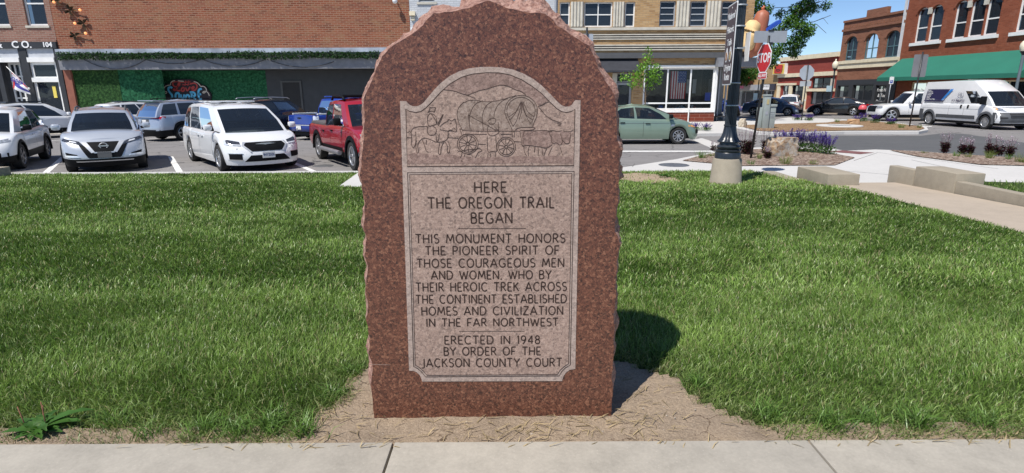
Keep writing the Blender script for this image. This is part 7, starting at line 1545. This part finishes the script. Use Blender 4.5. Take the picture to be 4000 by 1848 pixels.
for i, (x, y, h, l) in enumerate(((2742, 617, .26, 'tall fine grass tuft at the kerb left of the lamp foot'), (2780, 610, .15, 'short grass tuft close to the left of the lamp foot'), (2966, 620, .20, 'yellow green tuft before the low purple plant'), (2934, 642, .15, 'short tuft near the pale kerb strip right of the lamp foot'), (3066, 640, .27, 'tall yellowish tuft in front of the boulder'), (3176, 641, .16, 'thin tuft alone in the mulch right of the boulder'), (3735, 610, .18, 'green tuft between first and second plants of the right bed'), (3781, 613, .15, 'small green tuft in the middle of the right bed'), (3866, 618, .24, 'bright green tuft below the tall pink plant'), (3938, 622, .18, 'green tuft below the lilac plant'), (3992, 634, .30, 'large green clump at the right edge of the bed'), (3610, 598, .08, 'tiny tuft at the left end of the right bed'), (3520, 500, .3, 'grass tuft at the foot of the leaning sign post'), (3590, 500, .25, 'grass tuft at the rounded end of the island'), (3270, 478, .3, 'green tuft on the island left of the orange rock'))):
    tuft(G(x, y, ZB), h, l, 90 if h > .2 else 55, (.20, .26, .06) if i % 3 else (.15, .27, .06), .12 if h > .25 else .08)
# broad-leaved weed by the pavement
t = thing('weed', 'broad-leaved green weed with tall bare stalks at the pavement edge', 'plant', (-2.33, 2.43, 0.0))
def long_leaf(ang, L_, w, lift, z0=.012):
    n = 9; vs = []; ca, sa = math.cos(ang), math.sin(ang)
    for i in range(n+1):
        u = i/n; ww = w*(math.sin(math.pi*min(1, u*.9+.08))**.7)*(1+.34*math.sin(u*22+ang*5)); zz = z0+.45*lift*math.sin(u*2.2)*L_; x = L_*u
        for s_, dz in ((1, .18*ww), (0, 0), (-1, .18*ww)): vs.append((x*ca-s_*ww*.5*sa, x*sa+s_*ww*.5*ca, zz+dz))
    return vs, grid_faces(n+1, 3)
LV, LF = [], []
for ang, L_, w, lift in ((.2, .20, .05, .35), (.55, .24, .05, .42), (1.0, .17, .045, .3), (-.2, .16, .04, .2), (-.7, .12, .04, .15), (2.6, .12, .04, .3), (2.0, .13, .04, .4), (3.4, .14, .045, .2), (4.3, .09, .035, .1), (5.2, .10, .035, .15), (1.5, .14, .04, .5), (.0, .10, .035, .5))+tuple((rng.uniform(-1.2, 4.2), rng.uniform(.06, .15), rng.uniform(.025, .05), rng.uniform(.1, .9)) for _ in range(12)):
    v, f = long_leaf(ang, L_, w, lift); LF += [tuple(i+len(LV) for i in q) for q in f]; LV += v
np_obj('leaf_rosette', np.array(LV), np.array(LF), M['leaf'], t, True, col=np.array([[.06, .15, .026]])*(.75+.5*np.random.default_rng(3).random((len(LV), 1))))
for x_, y_, h_, k in ((-.06, .02, .13, -.02), (.03, .03, .15, .0), (-.03, .08, .10, .02)): mb = MB(); mb.tube([(x_, y_, 0), (x_+k*.5, y_, h_*.5), (x_+k, y_, h_)], [.003, .0025, .002], 5); mb.build('stalk', bpy.data.materials.get('weed_stalk') or plain('weed_stalk', (.24, .10, .06), .8), t, smooth=True)
t2 = copy_tree(t); t2.location = G(2588, 690, -.2); t2.scale = (.9, .9, .9); t2['label'] = 'small broad-leaved weed in the bare lawn patch right of the monument'
# trees
def crown(name, root, clumps, n_per, size, cols, flat=.8):
    P_, D_, C_ = [], [], []
    for (c, r) in clumps:
        k = int(n_per*(r**2)); q = rng.normal(0, 1, (k, 3)); q = unit(q)*(rng.random((k, 1))**.45)*r; q[:, 2] *= flat; P_.append(q+np.array(c)); d = unit(rng.normal(0, 1, (k, 3))+q/r*.6-np.array([[0, 0, .35]])); D_.append(d); b_ = np.array(cols)[rng.integers(0, len(cols), k)]*rng.uniform(.65, 1.3, (k, 1)); C_.append(b_)
    P_, D_, C_ = np.concatenate(P_), np.concatenate(D_), np.concatenate(C_); n = len(P_)
    return leaf_mesh(name, P_, rng.uniform(.7, 1.3, n)*size, rng.uniform(.4, .65, n)*size, D_, C_, root, .06)
p = Vector((7.15, 31.0, ZP)); t = thing('sapling', 'young bright green street tree on the pavement before the yellow corner building', 'tree', p)
mb = MB(); mb.tube([(0, 0, 0), (.03, 0, 1.2), (.0, 0, 2.4), (.10, 0, 3.9)], [.045, .035, .025, .01], 7); mb.tube([(0, 0, 1.5), (.5, .1, 2.2)], [.018, .008], 5); mb.tube([(0, 0, 1.7), (-.45, -.1, 2.3)], [.018, .008], 5); mb.tube([(.02, 0, 2.2), (.35, .2, 2.9)], [.015, .006], 5); mb.build('trunk', M['bark'], t, smooth=True)
cl = []
for x, y, r in ((2560, 195, .22), (2558, 222, .3), (2545, 250, .36), (2525, 262, .3), (2575, 265, .34), (2505, 290, .34), (2535, 285, .4), (2560, 300, .42), (2590, 280, .34), (2480, 305, .32), (2455, 300, .22), (2520, 320, .36), (2580, 315, .36), (2560, 335, .26), (2490, 330, .24)):
    q = at(x-22, y, 31.0)-p; cl.append(((q.x, rng.uniform(-.4, .4), q.z), r))
crown('crown', t, cl, 620, .15, [(.15, .32, .03), (.22, .42, .05), (.10, .24, .025)])
p = Vector((17.3, 44.0, ZP)); t = thing('tree', 'open-crowned street tree with bare branch tips between the corner building and the brick shops', 'tree', p)
def TP(x, y, dy=0.0): q = at(x, y, 44.0+dy)-p; return (q.x, q.y, q.z)
mb = MB(); mb.tube([(0, 0, 0), TP(2872, 400), TP(2884, 330), TP(2925, 265), TP(2985, 200, .4), TP(3050, 130, .6), TP(3100, 60, .5), TP(3150, -20, .3), TP(3190, -110)], [.22, .18, .16, .13, .11, .09, .07, .05, .02], 9)
for pts, r in (([(2925, 265), (2905, 160), (2900, 60), (2930, -60)], .09), ([(3050, 130), (3110, 100), (3180, 85), (3245, 60)], .045), ([(3110, 98), (3190, 95), (3228, 130)], .03), ([(3100, 60), (3160, 20), (3210, 5)], .04), ([(2985, 200), (3060, 210), (3120, 215)], .05), ([(2900, 60), (2960, 50), (3030, 30), (3090, 28)], .04), ([(2905, 160), (2960, 90), (3000, 30)], .05), ([(2884, 330), (2850, 300), (2830, 270)], .06), ([(3180, 85), (3215, 70), (3235, 95)], .02), ([(3170, 15), (3200, -10), (3215, 3)], .02), ([(2930, -60), (3010, -120)], .05)):
    k = len(pts); mb.tube([TP(x, y, rng.uniform(-.6, .6) if i else 0) for i, (x, y) in enumerate(pts)], [r*(1-i/(k)*.85) for i in range(k)], 6)
mb.build('trunk', M['bark'], t, smooth=True)
cl = []
for x, y, r in ((2905, 20, .65), (2945, 18, .6), (2915, 55, .6), (2990, 35, .5), (2890, -30, .9), (2960, -40, .8), (3060, 50, .35), (3115, 35, .55), (3150, 15, .6), (3135, 55, .5), (3190, 30, .45), (3205, 28, .35), (3085, 75, .45), (3120, 85, .5), (3095, 110, .5), (3130, 120, .55), (3060, 100, .4), (3160, 125, .4), (3110, 150, .5), (3080, 165, .5), (3050, 185, .55), (3020, 190, .45), (3035, 120, .35), (3100, 195, .45), (3130, 175, .35), (3010, 225, .45), (2975, 215, .4), (3120, 210, .3), (2900, 285, .7), (2940, 290, .55), (2870, 280, .6), (2980, 285, .45), (2915, 310, .5), (2860, 300, .6), (3030, 245, .4), (3150, -60, 1.0), (3080, -80, 1.0), (3010, -90, .9), (3060, 200, .4), (2925, 120, .3)):
    q = TP(x, y); cl.append(((q[0], rng.uniform(-.9, .9), q[2]), r*1.12))
crown('crown', t, cl, 1050, .20, [(.065, .16, .03), (.10, .22, .04), (.045, .115, .025), (.13, .26, .05)])
# hot dog sculpture on the corner
hp = FRONT.px(2955, 135, -.9); t = thing('hot_dog_sculpture', 'giant hot dog in a bun mounted on the corner of the yellow building', 'sculpture', (hp[0], FY-.9, hp[1]), 0)
def capsule(mb, a, b, r, bend=0.0, squash=1.0, n=14):
    a, b = Vector(a), Vector(b); pts, rs = [], []
    for i in range(n+1):
        u = i/n; k = math.sqrt(max(0, 1-(abs(2*u-1))**5)); pts.append(a.lerp(b, u)+Vector((bend*math.sin(math.pi*u), 0, 0))); rs.append(max(.004, r*k))
    mb.tube(pts, rs, 18)
mb = MB(); capsule(mb, (.28, 0, 1.42), (-.22, 0, -1.32), .44, .05); mb.build('sausage', plain('sausage_brown', (.36, .12, .065), .5, var=.15, scale=2), t, smooth=True)
mb = MB(); capsule(mb, (-.16, -.16, .78), (-.60, -.16, -1.0), .47, -.12); mb.build('bun', plain('bun_golden', (.72, .50, .24), .7, var=.2, scale=1.5), t, smooth=True)
mb = MB(); capsule(mb, (.42, .40, .70), (.02, .40, -.98), .36, .08); mb.build('bun', bpy.data.materials['bun_golden'], t, smooth=True)
mb = MB(); mb.tube([(.26, -.02, 1.36), (.20, -.02, 1.46), (.30, -.02, 1.52), (.22, -.02, 1.60)], [.10, .09, .07, .02], 8); mb.build('ketchup_curl', plain('ketchup', (.5, .12, .05), .5), t, smooth=True)
mb = MB(); M2 = Matrix.Translation((.80, -.1, .45)) @ Matrix.Rotation(R(-32), 4, 'Y'); mb.box(-.48, .48, -.25, .25, -.09, .09, M2); mb.build('blue_board', plain('blue_board', (.02, .075, .42), .5), t)
mb = MB(); mb.tube([(.2, .3, -.2), (-.1, 1.1, -.2)], .06, 6); mb.tube([(.3, 0, .4), (.7, -.1, .4)], .05, 6); mb.build('bracket', M['black_metal'], t)
# leafy garland on the canopy
g0, g1 = X(224, 215, -.45), X(1480, 215, -.45); gz = Z(800, 216, -.45); t = thing('garland', 'dark green leafy garland strung along the grey canopy edge', 'garland', (g0, FY-.45, gz))
n = 5200; x = rng.uniform(0, g1-g0, n); a = rng.uniform(0, 6.28, n); rr_ = .15*np.sqrt(rng.random(n))*(.7+.6*vnoise(x*1.1, x*0, 90)); P_ = np.stack([x, np.cos(a)*rr_*.8, np.sin(a)*rr_+.02*np.sin(x*1.3)], 1)
leaf_mesh('leaves', P_, rng.uniform(.10, .20, n), rng.uniform(.05, .09, n), unit(np.stack([rng.normal(0, 1, n), np.cos(a)-.4, np.sin(a)-.5], 1)), np.array([[.03, .075, .025]])*rng.uniform(.4, 1.9, (n, 1)), t)
mb = MB(); mb.tube([(k*(g1-g0)/30, 0, .02*math.sin(k*(g1-g0)/30*1.3)) for k in range(31)], .03, 5)
mb.build('rope', plain('garland_rope', (.03, .05, .02), .9), t)
t = thing('string_lights', 'dark cable swag hanging under the garland on the canopy face', 'cable', (g0, FY-.34, Z(800, 226))); mb = MB(); pts = []
for a_, b_, s_ in ((1.5, 5.2, .55), (5.2, 8.6, .25), (8.6, 12.5, .42), (12.5, 17, .5)): pts += [(a_+(b_-a_)*i/10, 0, -.1-4*s_*(i/10)*(1-i/10)) for i in range(10)]
mb.tube(pts, .018, 5); mb.build('cable', M['black_metal'], t, smooth=True)
# shop flag with lettering
pa, pb = FRONT.px(28, 263, -.6), FRONT.px(116, 346, -.6); t = thing('shop_flag', 'red, white and blue open flag on a slanting pole at the left shop', 'flag', (pa[0], FY-.6, pa[1]))
dx_, dz_ = pb[0]-pa[0], pb[1]-pa[1]; mb = MB(); mb.tube([(-.04, 0, .04), (dx_, -.05, dz_)], .02, 6); mb.build('pole', M['white_trim'], t, smooth=True)
mb = MB(); bm = bmesh.new(); bmesh.ops.create_icosphere(bm, subdivisions=2, radius=.06); mb.bm(bm, Matrix.Translation((dx_, -.05, dz_))); mb.build('finial', M['white_trim'], t, smooth=True)
def fpt(u, v): return Vector((dx_*(.20+.76*u)-.12*v*math.sin(3*u)-.25*v*(1-u)*.4, -.03+.07*math.sin(5*u+3*v), dz_*(.20+.76*u)-v*(.95-.55*u)))
for nm, mt, v0, v1 in (('red_band', plain('open_red', (.58, .03, .035), .7), 0, .12), ('white_band', plain('open_white', (.75, .75, .76), .7), .12, .45), ('blue_band', plain('open_blue', (.05, .05, .30), .7), .45, .75), ('white_band', bpy.data.materials['open_white'], .75, 1.0)):
    mb = MB(); mb.add([fpt(i/12, v0+(v1-v0)*j/3) for j in range(4) for i in range(13)], grid_faces(4, 13)); mb.build(nm, mt, t, smooth=True)
mb = MB(); mb.add([fpt(.0+.16*i/3, .5+.5*j/3)+Vector((0, -.015, 0)) for j in range(4) for i in range(4)], grid_faces(4, 4)); mb.build('red_band', bpy.data.materials['open_red'], t, smooth=True)
q = fpt(.42, .30); Mx = Matrix.Translation(q+Vector((0, -.06, 0))) @ Matrix.Rotation(R(30), 4, 'Y') @ Matrix.Rotation(R(90), 4, 'X'); text('lettering', 'OPEN', .36, bpy.data.materials['open_blue'], t, Mx, .002, .9, bold=.01)
bpy.context.view_layer.update()
